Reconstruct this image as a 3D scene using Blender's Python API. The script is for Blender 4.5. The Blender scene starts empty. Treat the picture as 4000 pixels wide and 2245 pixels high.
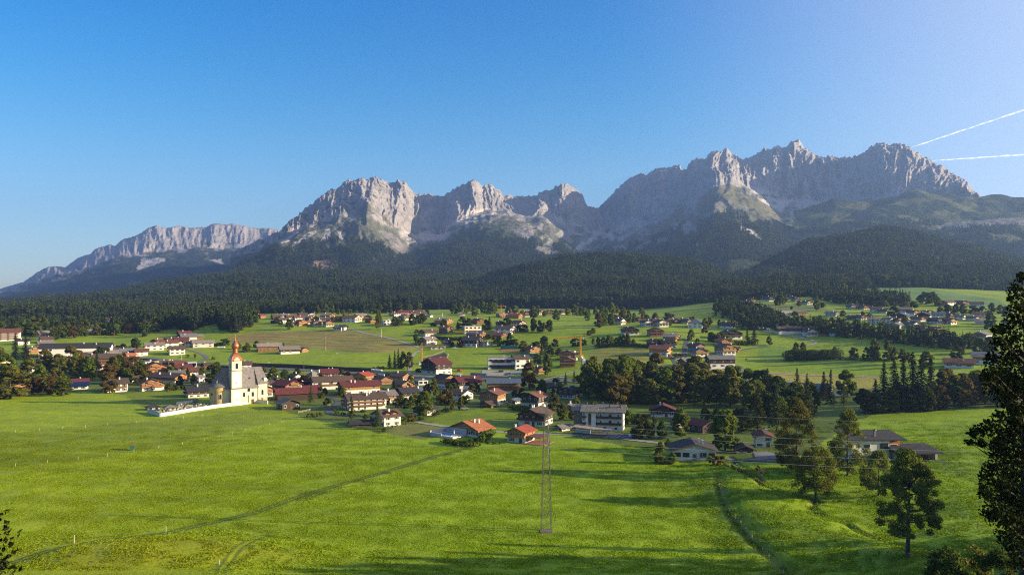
import bpy, math, random
import numpy as np
from mathutils import Vector, Matrix
R = math.radians
rng = np.random.default_rng(11)
random.seed(5)
scene = bpy.context.scene
col = scene.collection
F = 3080.0; CX = 2000.0; HY = 1180.0; CZ = 60.0      # focal length, optical centre and horizon row (photo pixels), eye height
SUN_EL = 15.0; SUN_AZ = 7.0

# ------------------------------------------------------------------ basics
def tag(o, label=None, cat=None, group=None, kind=None):
    if label: o['label'] = label
    if cat: o['category'] = cat
    if group: o['group'] = group
    if kind: o['kind'] = kind
    return o
def link(name, me, parent=None, loc=None):
    o = bpy.data.objects.new(name, me); col.objects.link(o)
    if parent is not None: o.parent = parent
    if loc is not None: o.location = loc
    return o
def empty(name, loc, rz=0.0):
    o = bpy.data.objects.new(name, None); col.objects.link(o)
    o.location = loc; o.rotation_euler = (0, 0, rz); o.empty_display_size = .5
    return o
def np_mesh(name, V, faces, mats=(), smooth=False, mi=None):
    """V (n,3) array, faces (m,k) array of equal-size polygons"""
    me = bpy.data.meshes.new(name)
    V = np.asarray(V, np.float32); faces = np.asarray(faces, np.int32)
    n, k = faces.shape
    me.vertices.add(len(V)); me.vertices.foreach_set('co', V.ravel())
    me.loops.add(n*k); me.loops.foreach_set('vertex_index', faces.ravel())
    me.polygons.add(n)
    me.polygons.foreach_set('loop_start', np.arange(0, n*k, k, dtype=np.int32))
    if smooth: me.polygons.foreach_set('use_smooth', np.ones(n, bool))
    for m in mats: me.materials.append(m)
    if mi is not None: me.polygons.foreach_set('material_index', np.asarray(mi, np.int32))
    me.update(calc_edges=True)
    return me
def set_col(me, C, name='tint'):
    a = me.attributes.new(name, 'FLOAT_COLOR', 'POINT')
    C4 = np.ones((len(C), 4), np.float32); C4[:, :3] = C
    a.data.foreach_set('color', C4.ravel())

class MB:
    """collects simple shapes and links them as one mesh object"""
    def __init__(s): s.v = []; s.f = []; s.m = []
    def poly(s, pts, m=0):
        b = len(s.v); s.v += [tuple(p) for p in pts]; s.f.append(tuple(range(b, b+len(pts)))); s.m.append(m)
    def box(s, cx, cy, cz, sx, sy, sz, rz=0.0, m=0):
        c, q = math.cos(rz), math.sin(rz); P = []
        for dz in (-.5, .5):
            for dx, dy in ((-.5, -.5), (.5, -.5), (.5, .5), (-.5, .5)):
                x, y = dx*sx, dy*sy
                P.append((cx+x*c-y*q, cy+x*q+y*c, cz+dz*sz))
        s.hexa(P, m)
    def hexa(s, P, m=0):
        b = len(s.v); s.v += [tuple(p) for p in P]
        for f in ((3, 2, 1, 0), (4, 5, 6, 7), (0, 1, 5, 4), (1, 2, 6, 5), (2, 3, 7, 6), (3, 0, 4, 7)):
            s.f.append(tuple(b+i for i in f)); s.m.append(m)
    def prism(s, pts, y0, y1, m=0):
        """outline in x,z extruded from y0 to y1"""
        n = len(pts); b = len(s.v)
        s.v += [(x, y0, z) for x, z in pts] + [(x, y1, z) for x, z in pts]
        s.f.append(tuple(b+i for i in range(n))); s.m.append(m)
        s.f.append(tuple(b+n+i for i in reversed(range(n)))); s.m.append(m)
        for i in range(n):
            j = (i+1) % n
            s.f.append((b+j, b+i, b+n+i, b+n+j)); s.m.append(m)
    def lathe(s, prof, cx=0, cy=0, n=16, m=0, a0=0.0, a1=2*math.pi, sq=0.0):
        b = len(s.v); k = len(prof); full = abs(a1-a0-2*math.pi) < 1e-6; cols = n if full else n+1
        for i in range(cols):
            a = a0+(a1-a0)*i/n
            for r, z in prof: s.v.append((cx+r*math.cos(a), cy+r*math.sin(a), z))
        for i in range(n):
            j = (i+1) % cols
            for q in range(k-1):
                s.f.append((b+i*k+q, b+j*k+q, b+j*k+q+1, b+i*k+q+1)); s.m.append(m)
    def tube(s, p0, p1, r0, r1=None, n=6, m=0):
        r1 = r0 if r1 is None else r1
        p0 = Vector(p0); p1 = Vector(p1); d = (p1-p0)
        if d.length < 1e-6: return
        d.normalize(); u = d.orthogonal().normalized(); w = d.cross(u); b = len(s.v)
        for i in range(n):
            a = 2*math.pi*i/n; e = u*math.cos(a)+w*math.sin(a)
            s.v.append(tuple(p0+e*r0)); s.v.append(tuple(p1+e*r1))
        for i in range(n):
            j = (i+1) % n
            s.f.append((b+2*i, b+2*j, b+2*j+1, b+2*i+1)); s.m.append(m)
        s.f.append(tuple(b+2*i for i in reversed(range(n)))); s.m.append(m)
        s.f.append(tuple(b+2*i+1 for i in range(n))); s.m.append(m)
    def mesh(s, name, mats, smooth=False):
        me = bpy.data.meshes.new(name); me.from_pydata(s.v, [], s.f)
        for m in (mats if isinstance(mats, (list, tuple)) else [mats]): me.materials.append(m)
        for p, i in zip(me.polygons, s.m): p.material_index = i; p.use_smooth = smooth
        me.update(); return me
    def build(s, name, mats, parent=None, smooth=False):
        return link(name, s.mesh(name, mats, smooth), parent)

# ------------------------------------------------------------------ noise
_P = rng.permutation(256).astype(np.int32); _P = np.concatenate([_P, _P, _P])
_G = rng.normal(size=(256, 3)); _G /= np.linalg.norm(_G, axis=1)[:, None]
def noise(x, y, z=None):
    x = np.asarray(x, np.float64); y = np.asarray(y, np.float64)
    z = np.zeros_like(x) if z is None else np.asarray(z, np.float64)+np.zeros_like(x)
    xi, yi, zi = np.floor(x).astype(np.int64), np.floor(y).astype(np.int64), np.floor(z).astype(np.int64)
    fx, fy, fz = x-xi, y-yi, z-zi
    w = lambda t: t*t*t*(t*(t*6-15)+10)
    u, v, q = w(fx), w(fy), w(fz); r = 0
    for dx in (0, 1):
        for dy in (0, 1):
            for dz in (0, 1):
                h = _P[_P[_P[(xi+dx) & 255]+((yi+dy) & 255)]+((zi+dz) & 255)]
                g = _G[h]
                r = r+(u if dx else 1-u)*(v if dy else 1-v)*(q if dz else 1-q)*(g[..., 0]*(fx-dx)+g[..., 1]*(fy-dy)+g[..., 2]*(fz-dz))
    return r*1.5
def fbm(x, y, z=0.0, o=4, g=.5):
    r = 0; a = 1; s = 1
    for i in range(o): r = r+a*noise(x*s, y*s, z*s+i*7.3); a *= g; s *= 2.03
    return r
def ridged(x, y, z=0.0, o=4, g=.5):
    r = 0; a = 1; s = 1; t = 0
    for i in range(o): r = r+a*(1-2*np.abs(noise(x*s, y*s, z*s+i*5.1))); t += a; a *= g; s *= 2.07
    return r/t
def sstep(a, b, x): t = np.clip((x-a)/(b-a), 0, 1); return t*t*(3-2*t)
def inpoly(px, py, poly):
    r = np.zeros(px.shape, bool); n = len(poly)
    for i in range(n):
        x0, y0 = poly[i]; x1, y1 = poly[(i+1) % n]
        if y0 == y1: continue
        c = (py >= min(y0, y1)) & (py < max(y0, y1)) & (px < (x1-x0)*(py-y0)/(y1-y0)+x0)
        r ^= c
    return r

# ------------------------------------------------------------------ lie of the land
DK = np.array([0, 60, 120, 175, 300, 450, 560, 620, 680, 740, 800, 860, 920, 1000, 1100, 1250, 1400, 1600, 2000, 2600.])
COLS = {
 0:    [57.8, 33, 10, 0, 0, 0, 0, 0, 2, 5, 9, 12, 15, 18, 21, 26, 30, 36, 44, 50],
 500:  [57.8, 33, 10, 0, 0, 0, 0, 0, 2, 5, 9, 12, 15, 19, 23, 28, 32, 37, 45, 50],
 1000: [57.8, 33, 10, 0, 0, 0, 0, 0, 2, 5, 8, 11, 19, 28, 35, 39, 42, 45, 50, 55],
 1500: [57.8, 33, 10, 0, 0, 0, 0, 0, 2, 6, 11, 17, 23, 31, 38, 42, 45, 47, 50, 55],
 2000: [57.8, 33, 10, 0, 0, 0, 0, 0, 2, 6, 13, 22, 30, 35, 39, 43, 46, 49, 53, 58],
 2500: [57.8, 33, 10, 0, 0, 0, 0, 5, 13, 21, 28, 31.5, 34, 36, 38, 41, 43, 46, 50, 58],
 3000: [57.8, 33, 10, 0, 1, 1, 3, 7, 12.5, 18, 24, 30, 36, 45, 56, 68, 76, 86, 100, 115],
 3500: [57.8, 33, 11, 1, 3, 6.5, 10.5, 15, 20, 26, 33, 40, 45, 52, 61, 74, 85, 95, 110, 125],
 4000: [57.8, 33, 13, 4, 7, 11, 15, 20, 25, 30, 36, 42, 47, 54, 60, 70, 78, 88, 100, 115]}
TD = np.arange(0, 2601, 5.0); TP = np.arange(-2600, 6601, 40.0)
def _tab():
    cp = np.array(sorted(COLS)); M = np.array([np.interp(TD, DK, COLS[c]) for c in cp])
    T = np.array([[0.0]]*0)
    T = np.stack([np.interp(TP, cp, M[:, j]) for j in range(len(TD))], 1)
    def sm(A, n, ax):
        for _ in range(n):
            B = np.concatenate([np.take(A, [0], ax), A, np.take(A, [-1], ax)], ax)
            m = A.shape[ax]
            A = (np.take(B, range(m), ax)+2*A+np.take(B, range(2, m+2), ax))/4
        return A
    near = TD < 190
    S = sm(sm(T, 18, 1), 10, 0)
    S2 = sm(sm(T, 2, 1), 10, 0)
    wgt = sstep(120, 220, TD)[None, :]
    return S*wgt+S2*(1-wgt)
TZ = _tab()
def gz0(x, y):
    x = np.asarray(x, float); y = np.asarray(y, float)
    d = np.clip(y, 0, 2599.9); p = np.clip(CX+F*x/np.maximum(y, 60), -2600, 6599)
    i = (p+2600)/40; j = d/5; i0 = np.floor(i).astype(int); j0 = np.floor(j).astype(int); a = i-i0; b = j-j0
    z = (TZ[i0, j0]*(1-a)*(1-b)+TZ[i0+1, j0]*a*(1-b)+TZ[i0, j0+1]*(1-a)*b+TZ[i0+1, j0+1]*a*b)
    return z+np.where(y < 0, 0.25*np.abs(np.minimum(y, 0)), 0)
def _flat(px, py): d = (CZ)*F/(py-HY); return ((px-CX)/F*d, d)
def seg_dist(x, y, pts):
    best = np.full(np.shape(x), 1e9)
    for (x0, y0), (x1, y1) in zip(pts[:-1], pts[1:]):
        dx, dy = x1-x0, y1-y0; t = np.clip(((x-x0)*dx+(y-y0)*dy)/(dx*dx+dy*dy), 0, 1)
        best = np.minimum(best, np.hypot(x-x0-t*dx, y-y0-t*dy))
    return best
DITCH = [_flat(*p) for p in [(2850, 1800), (2905, 1838), (2955, 1875), (2985, 1920), (3050, 1950), (3150, 1962), (3190, 1985), (3165, 2008), (3210, 2040), (3290, 2065), (3345, 2105), (3450, 2150), (3540, 2180), (3640, 2200), (3800, 2235)]]
BANK = [_flat(*p) for p in [(2810, 1860), (2812, 1925), (2835, 1990), (2880, 2050), (2930, 2110), (2990, 2170), (3060, 2230), (3130, 2290)]]
CREST = [_flat(*p) for p in [(2900, 1905), (2960, 1960), (3040, 2010), (3130, 2060), (3260, 2120), (3400, 2180), (3560, 2260)]]
def gz(x, y):
    x = np.asarray(x, float); y = np.asarray(y, float)
    z = gz0(x, y)
    z = z+0.35*noise(x/38, y/38, 3.1)+0.9*noise(x/140, y/140, 8.2)*sstep(240, 700, y)
    z = z+1.6*noise(x/60+4, y/75, 1.7)*sstep(620, 800, y)
    near = sstep(340, 300, y)*sstep(100, 170, y)
    if np.any(near > 0):
        dd = seg_dist(x, y, DITCH); db = seg_dist(x, y, BANK)
        z = z-near*(1.1*np.exp(-(dd/1.1)**2)+.7*np.exp(-(dd/7.0)**2))
        right = sstep(-10, 9, x-np.interp(y, [p[1] for p in BANK[::-1]], [p[0] for p in BANK[::-1]]))
        z = z+near*(right*1.3-0.7*np.exp(-(db/1.8)**2)+right*0.9*noise(x/16, y/16, 5.5)+1.3*np.exp(-(seg_dist(x, y, CREST)/11.0)**2))
        # low rise in the left corner of the meadow
        m = np.exp(-(((x+84)/26)**2+((y-186)/11)**2))
        z = z+3.0*m
    return z
SC = np.concatenate([np.arange(30, 420, .5), np.arange(420, 1000, 1.0), np.arange(1000, 2300, 2.0)])
def at(px, py, dmin=30):
    s = SC[SC >= dmin]
    x = (px-CX)/F*s; z = gz(x, s); row = HY+(CZ-z)*F/s
    k = np.argmax(row <= py) if np.any(row <= py) else len(s)-1
    if k > 0 and row[k] <= py:
        r0, r1 = row[k-1], row[k]; t = (r0-py)/(r0-r1+1e-9); d = s[k-1]+(s[k]-s[k-1])*t
    else: d = s[k]
    x = (px-CX)/F*d
    return Vector((x, d, float(gz(x, d))))
def row_of(x, y, z): return HY+(CZ-z)*F/y

# ------------------------------------------------------------------ node materials
def nmat(name):
    m = bpy.data.materials.new(name); m.use_nodes = True; nt = m.node_tree; nt.nodes.clear()
    out = nt.nodes.new('ShaderNodeOutputMaterial')
    return m, nt, out
def N(nt, t, **kw):
    n = nt.nodes.new(t)
    for k, v in kw.items():
        if k in n.inputs.keys() if isinstance(k, str) else False: n.inputs[k].default_value = v
        else: setattr(n, k, v)
    return n
def ramp(nt, src, stops):
    r = nt.nodes.new('ShaderNodeValToRGB'); e = r.color_ramp.elements
    while len(e) < len(stops): e.new(.5)
    for i, (p, c) in enumerate(stops):
        e[i].position = p; e[i].color = (*c, 1) if len(c) == 3 else c
    nt.links.new(src, r.inputs[0]); return r
def surf(name, c, var=.25, scale=2.0, rough=.8, bump=.0, bscale=None, spec=.25, stretch=None, wave=None, metal=0.0, objvar=0.0):
    """paint / plaster / timber / tile: base colour broken up by two noises, optional wave joints, bump"""
    m, nt, out = nmat(name); L = nt.links.new
    b = nt.nodes.new('ShaderNodeBsdfPrincipled'); L(b.outputs[0], out.inputs[0])
    b.inputs['Roughness'].default_value = rough; b.inputs['Specular IOR Level'].default_value = spec; b.inputs['Metallic'].default_value = metal
    tc = nt.nodes.new('ShaderNodeTexCoord'); mp = nt.nodes.new('ShaderNodeMapping'); L(tc.outputs['Object'], mp.inputs[0])
    if stretch: mp.inputs['Scale'].default_value = stretch
    n1 = N(nt, 'ShaderNodeTexNoise', Scale=scale, Detail=6.0); L(mp.outputs[0], n1.inputs[0])
    lo = tuple(max(0, x*(1-var)) for x in c); hi = tuple(min(1, x*(1+var)) for x in c)
    r = ramp(nt, n1.outputs[0], [(.3, lo), (.7, hi)]); cur = r.outputs[0]
    if wave:
        wv = N(nt, 'ShaderNodeTexWave', Scale=wave[0], Distortion=.6, Detail=2.0); wv.bands_direction = wave[1]; L(tc.outputs['Object'], wv.inputs[0])
        mx = N(nt, 'ShaderNodeMix', data_type='RGBA', blend_type='MULTIPLY'); mx.inputs[0].default_value = wave[2]
        rr = ramp(nt, wv.outputs[0], [(.15, (.35, .35, .35)), (.45, (1, 1, 1))]); L(cur, mx.inputs[6]); L(rr.outputs[0], mx.inputs[7]); cur = mx.outputs[2]
    if objvar:
        oi = nt.nodes.new('ShaderNodeObjectInfo'); hs = nt.nodes.new('ShaderNodeHueSaturation'); mr = nt.nodes.new('ShaderNodeMapRange')
        L(oi.outputs['Random'], mr.inputs[0]); mr.inputs[3].default_value = 1-objvar; mr.inputs[4].default_value = 1+objvar
        L(mr.outputs[0], hs.inputs['Value']); L(cur, hs.inputs['Color']); cur = hs.outputs[0]
    L(cur, b.inputs['Base Color'])
    if bump:
        bn = nt.nodes.new('ShaderNodeBump'); bn.inputs['Strength'].default_value = bump; bn.inputs['Distance'].default_value = .1
        n2 = N(nt, 'ShaderNodeTexNoise', Scale=bscale or scale*4, Detail=4.0); L(mp.outputs[0], n2.inputs[0])
        L(n2.outputs[0], bn.inputs['Height']); L(bn.outputs[0], b.inputs['Normal'])
    return m
def leafmat(name, c0, c1, trans=.3, objvar=.18):
    m, nt, out = nmat(name); L = nt.links.new
    g = nt.nodes.new('ShaderNodeNewGeometry'); r = ramp(nt, g.outputs['Random Per Island'], [(0, c0), (1, c1)])
    oi = nt.nodes.new('ShaderNodeObjectInfo'); hs = nt.nodes.new('ShaderNodeHueSaturation'); mr = nt.nodes.new('ShaderNodeMapRange')
    L(oi.outputs['Random'], mr.inputs[0]); mr.inputs[3].default_value = 1-objvar; mr.inputs[4].default_value = 1+objvar
    L(mr.outputs[0], hs.inputs['Value']); L(r.outputs[0], hs.inputs['Color'])
    m2 = nt.nodes.new('ShaderNodeMath'); m2.operation = 'MULTIPLY_ADD'; m2.inputs[1].default_value = .035; m2.inputs[2].default_value = .4825
    L(oi.outputs['Random'], m2.inputs[0]); L(m2.outputs[0], hs.inputs['Hue'])
    d = nt.nodes.new('ShaderNodeBsdfDiffuse'); t = nt.nodes.new('ShaderNodeBsdfTranslucent'); mx = nt.nodes.new('ShaderNodeMixShader')
    mx.inputs[0].default_value = trans
    L(hs.outputs[0], d.inputs[0]); L(hs.outputs[0], t.inputs[0]); L(d.outputs[0], mx.inputs[1]); L(t.outputs[0], mx.inputs[2]); L(mx.outputs[0], out.inputs[0])
    return m

# ------------------------------------------------------------------ camera, world, sun
cam = bpy.data.cameras.new('camera'); co = link('camera', cam); co.location = (0, 0, CZ); co.rotation_euler = (R(90), 0, 0)
cam.sensor_width = 36; cam.lens = 36*F/4000; cam.shift_y = (HY-1122.5)/4000; cam.clip_start = .5; cam.clip_end = 90000
scene.camera = co
ce, se = math.cos(R(SUN_EL)), math.sin(R(SUN_EL))
sdir = Vector((ce*math.cos(R(SUN_AZ)), -ce*math.sin(R(SUN_AZ)), se))     # towards the sun
sl = bpy.data.lights.new('sun', 'SUN'); sl.energy = 5.0; sl.angle = R(.5); sl.color = (1.0, .84, .58)
so = link('sun', sl); so.rotation_euler = (-sdir).to_track_quat('-Z', 'Y').to_euler(); so.location = (0, 0, 300)
w = bpy.data.worlds.new('World'); scene.world = w; w.use_nodes = True; nt = w.node_tree; L = nt.links.new
bg = nt.nodes['Background']; bg.inputs[1].default_value = .078
sky = nt.nodes.new('ShaderNodeTexSky'); sky.sky_type = 'NISHITA'; sky.sun_disc = False
sky.sun_elevation = R(SUN_EL); sky.sun_rotation = R(90+SUN_AZ)
sky.air_density = 1.0; sky.dust_density = 1.0; sky.ozone_density = 3.5; sky.altitude = 800
hs = nt.nodes.new('ShaderNodeHueSaturation'); hs.inputs['Hue'].default_value = .494
L(sky.outputs[0], hs.inputs['Color'])
tc = nt.nodes.new('ShaderNodeTexCoord'); sx = nt.nodes.new('ShaderNodeSeparateXYZ'); L(tc.outputs['Generated'], sx.inputs[0])
# clear deep blue overhead, paler towards the horizon and the sun
ms = nt.nodes.new('ShaderNodeMapRange'); ms.inputs[1].default_value = .03; ms.inputs[2].default_value = .40; ms.inputs[3].default_value = .85; ms.inputs[4].default_value = 1.35
L(sx.outputs[2], ms.inputs[0]); L(ms.outputs[0], hs.inputs['Saturation'])
mv = nt.nodes.new('ShaderNodeMapRange'); mv.inputs[1].default_value = .0; mv.inputs[2].default_value = .45; mv.inputs[3].default_value = .86; mv.inputs[4].default_value = 1.0
L(sx.outputs[2], mv.inputs[0]); L(mv.outputs[0], hs.inputs['Value'])
mt = nt.nodes.new('ShaderNodeMapRange'); mt.interpolation_type = 'SMOOTHSTEP'; mt.inputs[1].default_value = -.02; mt.inputs[2].default_value = .42; L(sx.outputs[2], mt.inputs[0])
mk = N(nt, 'ShaderNodeMix', data_type='RGBA'); L(mt.outputs[0], mk.inputs[0]); mk.inputs[6].default_value = (1, 1, 1, 1); mk.inputs[7].default_value = (.05, .83, 1.08, 1)
mm_ = N(nt, 'ShaderNodeMix', data_type='RGBA', blend_type='MULTIPLY'); mm_.inputs[0].default_value = 1; L(hs.outputs[0], mm_.inputs[6]); L(mk.outputs[2], mm_.inputs[7])
gl = nt.nodes.new('ShaderNodeVectorMath'); gl.operation = 'DOT_PRODUCT'; L(tc.outputs['Generated'], gl.inputs[0]); gl.inputs[1].default_value = tuple(sdir)
mg = nt.nodes.new('ShaderNodeMapRange'); mg.interpolation_type = 'SMOOTHSTEP'; mg.inputs[1].default_value = .05; mg.inputs[2].default_value = .85; mg.inputs[3].default_value = 0; mg.inputs[4].default_value = .95; L(gl.outputs['Value'], mg.inputs[0])
mh = N(nt, 'ShaderNodeMix', data_type='RGBA'); L(mg.outputs[0], mh.inputs[0]); L(mm_.outputs[2], mh.inputs[6]); mh.inputs[7].default_value = (3.5, 3.55, 4.25, 1); SKYOUT = mh.outputs[2]
# thin cirrus, laid out by direction over the whole dome
mp = nt.nodes.new('ShaderNodeMapping'); mp.inputs['Scale'].default_value = (2.2, 2.2, 16); mp.inputs['Rotation'].default_value = (0, R(6), 0)
L(tc.outputs['Generated'], mp.inputs[0])
cn = N(nt, 'ShaderNodeTexNoise', Scale=1.6, Detail=8.0, Roughness=.62, Distortion=.4); L(mp.outputs[0], cn.inputs[0])
cr = ramp(nt, cn.outputs[0], [(.66, (0, 0, 0)), (.9, (.16, .16, .16))])
mx = N(nt, 'ShaderNodeMix', data_type='RGBA'); L(cr.outputs[0], mx.inputs[0]); L(SKYOUT, mx.inputs[6]); mx.inputs[7].default_value = (6.2, 6.0, 6.2, 1)
L(mx.outputs[2], bg.inputs[0])
vs = scene.view_settings; vs.view_transform = 'Standard'; vs.look = 'None'; vs.exposure = 1.5; vs.gamma = 1; vs.use_curve_mapping = False
cy = scene.cycles
cy.max_bounces = 4; cy.diffuse_bounces = 2; cy.glossy_bounces = 2; cy.transmission_bounces = 3; cy.transparent_max_bounces = 8; cy.volume_bounces = 0
cy.use_denoising = False; cy.pixel_filter_type = 'BLACKMAN_HARRIS'; cy.filter_width = 1.15
cy.use_adaptive_sampling = True; cy.adaptive_threshold = .008
cy.caustics_reflective = False; cy.caustics_refractive = False
# ------------------------------------------------------------------ ground sheet
TRACKS = (([(-60, 2250), (200, 2170), (400, 2120), (640, 2085), (1000, 2000), (1180, 1935), (1480, 1850), (1700, 1780), (1850, 1742)], .8, (.055, .085, .012)),
          ([(860, 2250), (930, 2170), (1010, 2100), (1040, 2095)], .5, (.08, .13, .012)))
TINT = {}
def ground():
    ds = [173.0]
    while ds[-1] < 1900:
        d = ds[-1]; ds.append(d+min(d*d/184800*3.2, 4.0))
    ds = np.array([-400, -250, -150, -80, -40, -20, -10, -4, 0, 5, 10, 15, 20, 30, 40, 50, 60, 70, 80, 90, 100, 110, 120, 130, 140, 150, 158, 165.]+ds)
    ps = np.arange(-1500, 5501, 5.0)
    Pp, D = np.meshgrid(ps, ds)
    X = (Pp-CX)/F*np.maximum(D, 60); Y = D; Z = gz(X, Y)
    row = np.where(D > 20, HY+(CZ-Z)*F/np.maximum(D, 20), 4000)
    jx = Pp+noise(X/9, Y/9, 1)*10+noise(X/3, Y/3, 1)*4; jy = row+noise(X/9, Y/9, 9)*5*np.minimum(1, 300/np.maximum(D, 60))
    C = np.empty(X.shape+(3,)); C[:] = (.208, .300, .007)
    def paint(poly, c, a=1.0):
        m = inpoly(jx, jy, poly)
        C[m] = C[m]*(1-a)+np.array(c)*a
    far = sstep(560, 700, D)[..., None]
    C[:] = C*(1-far)+np.array((.205, .275, .011))*far
    # ground that is not meadow: gardens and wood floor of the village strip
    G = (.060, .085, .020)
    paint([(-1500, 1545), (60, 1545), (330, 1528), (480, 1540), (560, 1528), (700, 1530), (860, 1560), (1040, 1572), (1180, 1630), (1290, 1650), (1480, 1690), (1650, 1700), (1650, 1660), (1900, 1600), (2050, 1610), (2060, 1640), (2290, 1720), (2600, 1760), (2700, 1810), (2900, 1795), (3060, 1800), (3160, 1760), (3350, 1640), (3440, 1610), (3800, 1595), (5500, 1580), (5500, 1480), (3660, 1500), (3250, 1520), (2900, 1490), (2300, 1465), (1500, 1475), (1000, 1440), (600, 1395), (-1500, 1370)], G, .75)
    paint([(1660, 1640), (1760, 1610), (1900, 1592), (2030, 1605), (2050, 1660), (1960, 1690), (1880, 1690)], (.15, .21, .008))
    paint([(480, 1540), (640, 1515), (770, 1530), (760, 1560), (680, 1590), (560, 1590)], (.14, .2, .01))
    paint([(1000, 1440), (1500, 1475), (1500, 1500), (1100, 1480), (960, 1465)], (.15, .21, .01))
    # rough grass strip below the white house
    paint([(1500, 1690), (1560, 1650), (1760, 1665), (1750, 1705), (1650, 1715)], (.15, .16, .035))
    # mown brown hill
    paint([(880, 1312), (1010, 1296), (1180, 1292), (1330, 1285), (1400, 1290), (1500, 1310), (1640, 1352), (1600, 1370), (1440, 1378), (1230, 1362), (1060, 1345), (900, 1335)], (.26, .225, .05))
    paint([(900, 1322), (1090, 1300), (1180, 1297), (1100, 1320), (930, 1340)], (.27, .205, .055))
    # yellow mown fields either side of the lane
    paint([(2290, 1462), (2300, 1380), (2330, 1355), (2520, 1358), (2545, 1395), (2640, 1438), (2620, 1440)], (.25, .25, .04))
    paint([(2290, 1440), (2560, 1435), (2800, 1440), (3200, 1458), (3440, 1470), (3420, 1530), (3200, 1520), (2900, 1494), (2600, 1478), (2280, 1475)], (.33, .29, .045))
    paint([(2800, 1488), (3200, 1512), (3440, 1520), (3440, 1560), (3100, 1535), (2800, 1515)], (.075, .12, .025))
    # darker aftermath in the far fields
    paint([(2960, 1340), (3400, 1405), (3440, 1430), (3100, 1425), (2960, 1400)], (.15, .24, .02))
    paint([(3380, 1090), (3900, 1170), (3960, 1210), (3600, 1180), (3380, 1140)], (.12, .20, .045))
    paint([(2950, 1185), (3190, 1190), (3250, 1215), (2990, 1225)], (.16, .20, .05))
    paint([(900, 1200), (2900, 1196), (2900, 1216), (900, 1222)], (.165, .225, .03), .6)
    # low rise in the near left corner
    mm = np.clip(np.exp(-(((X+84)/34)**2+((Y-184)/12)**2))*1.3+.25*noise(X/9, Y/9, 12)*np.exp(-(((X+84)/50)**2+((Y-184)/20)**2)), 0, 1)[..., None]*sstep(2000, 2060, row)[..., None]; C[:] = C*(1-mm)+np.array((.225, .275, .009))*mm
    wl = sstep(1900, 300, Pp)*sstep(700, 500, D); C[..., 0] *= 1+.13*wl; C[..., 1] *= 1+.01*wl
    paint([(-1500, 1700), (60, 1687), (520, 1650), (800, 1624), (1060, 1582), (1180, 1628), (500, 1768), (60, 1822), (-1500, 1900)], (.17, .222, .008), .7)
    # track worn into the meadow, wheel ruts
    for pts, wd, c in TRACKS:
        wp = [_flat(*p) for p in pts]
        dd = seg_dist(X, Y, wp); k = (np.exp(-((dd-.9)/wd)**2)*sstep(120, 170, Y))[..., None]*.95
        C[:] = C*(1-k)+np.array(c)*k
    # ditch and bank: longer, drier grass and bare soil
    dd = seg_dist(X, Y, DITCH); k = (np.exp(-(dd/1.5)**2)*sstep(340, 300, Y)*sstep(100, 160, Y))[..., None]*.8
    C[:] = C*(1-k)+np.array((.045, .055, .018))*k
    db = seg_dist(X, Y, BANK); k = (np.exp(-(db/2.2)**2)*sstep(320, 290, Y)*sstep(100, 150, Y))[..., None]*.55
    C[:] = C*(1-k)+np.array((.10, .11, .03))*k
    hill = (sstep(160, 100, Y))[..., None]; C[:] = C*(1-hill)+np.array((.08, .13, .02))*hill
    # rows left by the mower, as cut grass lies
    rows = np.sin((X*.35+Y*.95)/2.6+noise(X/25, Y/25, 2)*3)*.5+.5
    mow = inpoly(Pp, row, [(2290, 1462), (2300, 1380), (2330, 1355), (2520, 1358), (2640, 1438)]) | inpoly(Pp, row, [(880, 1312), (1330, 1280), (1640, 1352), (1440, 1380), (900, 1340)])
    C[:] = C*(1-.28*(mow*rows)[..., None])
    C *= (1+.16*fbm(X/45, Y/45, 4, 3)+.14*noise(X/7, Y/7, 6))[..., None]
    # faint swaths left by the last cut
    sw = np.sin((Y+X*.12+noise(X/80, Y/80, 5)*14)/3.3); C *= (1+.07*sw*sstep(700, 300, Y))[..., None]
    TINT.update(ps=ps, ds=ds, C=C)
    ny, nx = X.shape
    idx = np.arange(ny*nx).reshape(ny, nx)
    fc = np.stack([idx[:-1, :-1], idx[:-1, 1:], idx[1:, 1:], idx[1:, :-1]], -1).reshape(-1, 4)
    m, nt, out = nmat('meadow_grass'); L = nt.links.new
    at_ = N(nt, 'ShaderNodeAttribute', attribute_name='tint'); tc = nt.nodes.new('ShaderNodeTexCoord')
    b = nt.nodes.new('ShaderNodeBsdfPrincipled'); b.inputs['Roughness'].default_value = .75; b.inputs['Specular IOR Level'].default_value = .12
    b.inputs['Sheen Weight'].default_value = .0
    n1 = N(nt, 'ShaderNodeTexNoise', Scale=1.1, Detail=8.0, Roughness=.72); L(tc.outputs['Object'], n1.inputs[0])
    n2 = N(nt, 'ShaderNodeTexNoise', Scale=.16, Detail=5.0, Roughness=.6); L(tc.outputs['Object'], n2.inputs[0])
    r1 = ramp(nt, n1.outputs[0], [(.28, (.5, .56, .45)), (.5, (1, 1, 1)), (.74, (1.45, 1.3, 1.25))])
    r2 = ramp(nt, n2.outputs[0], [(.3, (.80, .86, .85)), (.7, (1.22, 1.12, 1.05))])
    a = N(nt, 'ShaderNodeMix', data_type='RGBA', blend_type='MULTIPLY'); a.inputs[0].default_value = 1; L(at_.outputs[0], a.inputs[6]); L(r1.outputs[0], a.inputs[7])
    c = N(nt, 'ShaderNodeMix', data_type='RGBA', blend_type='MULTIPLY'); c.inputs[0].default_value = 1; L(a.outputs[2], c.inputs[6]); L(r2.outputs[0], c.inputs[7])
    L(c.outputs[2], b.inputs['Base Color'])
    bp = nt.nodes.new('ShaderNodeBump'); bp.inputs['Strength'].default_value = .55; bp.inputs['Distance'].default_value = .5
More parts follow.
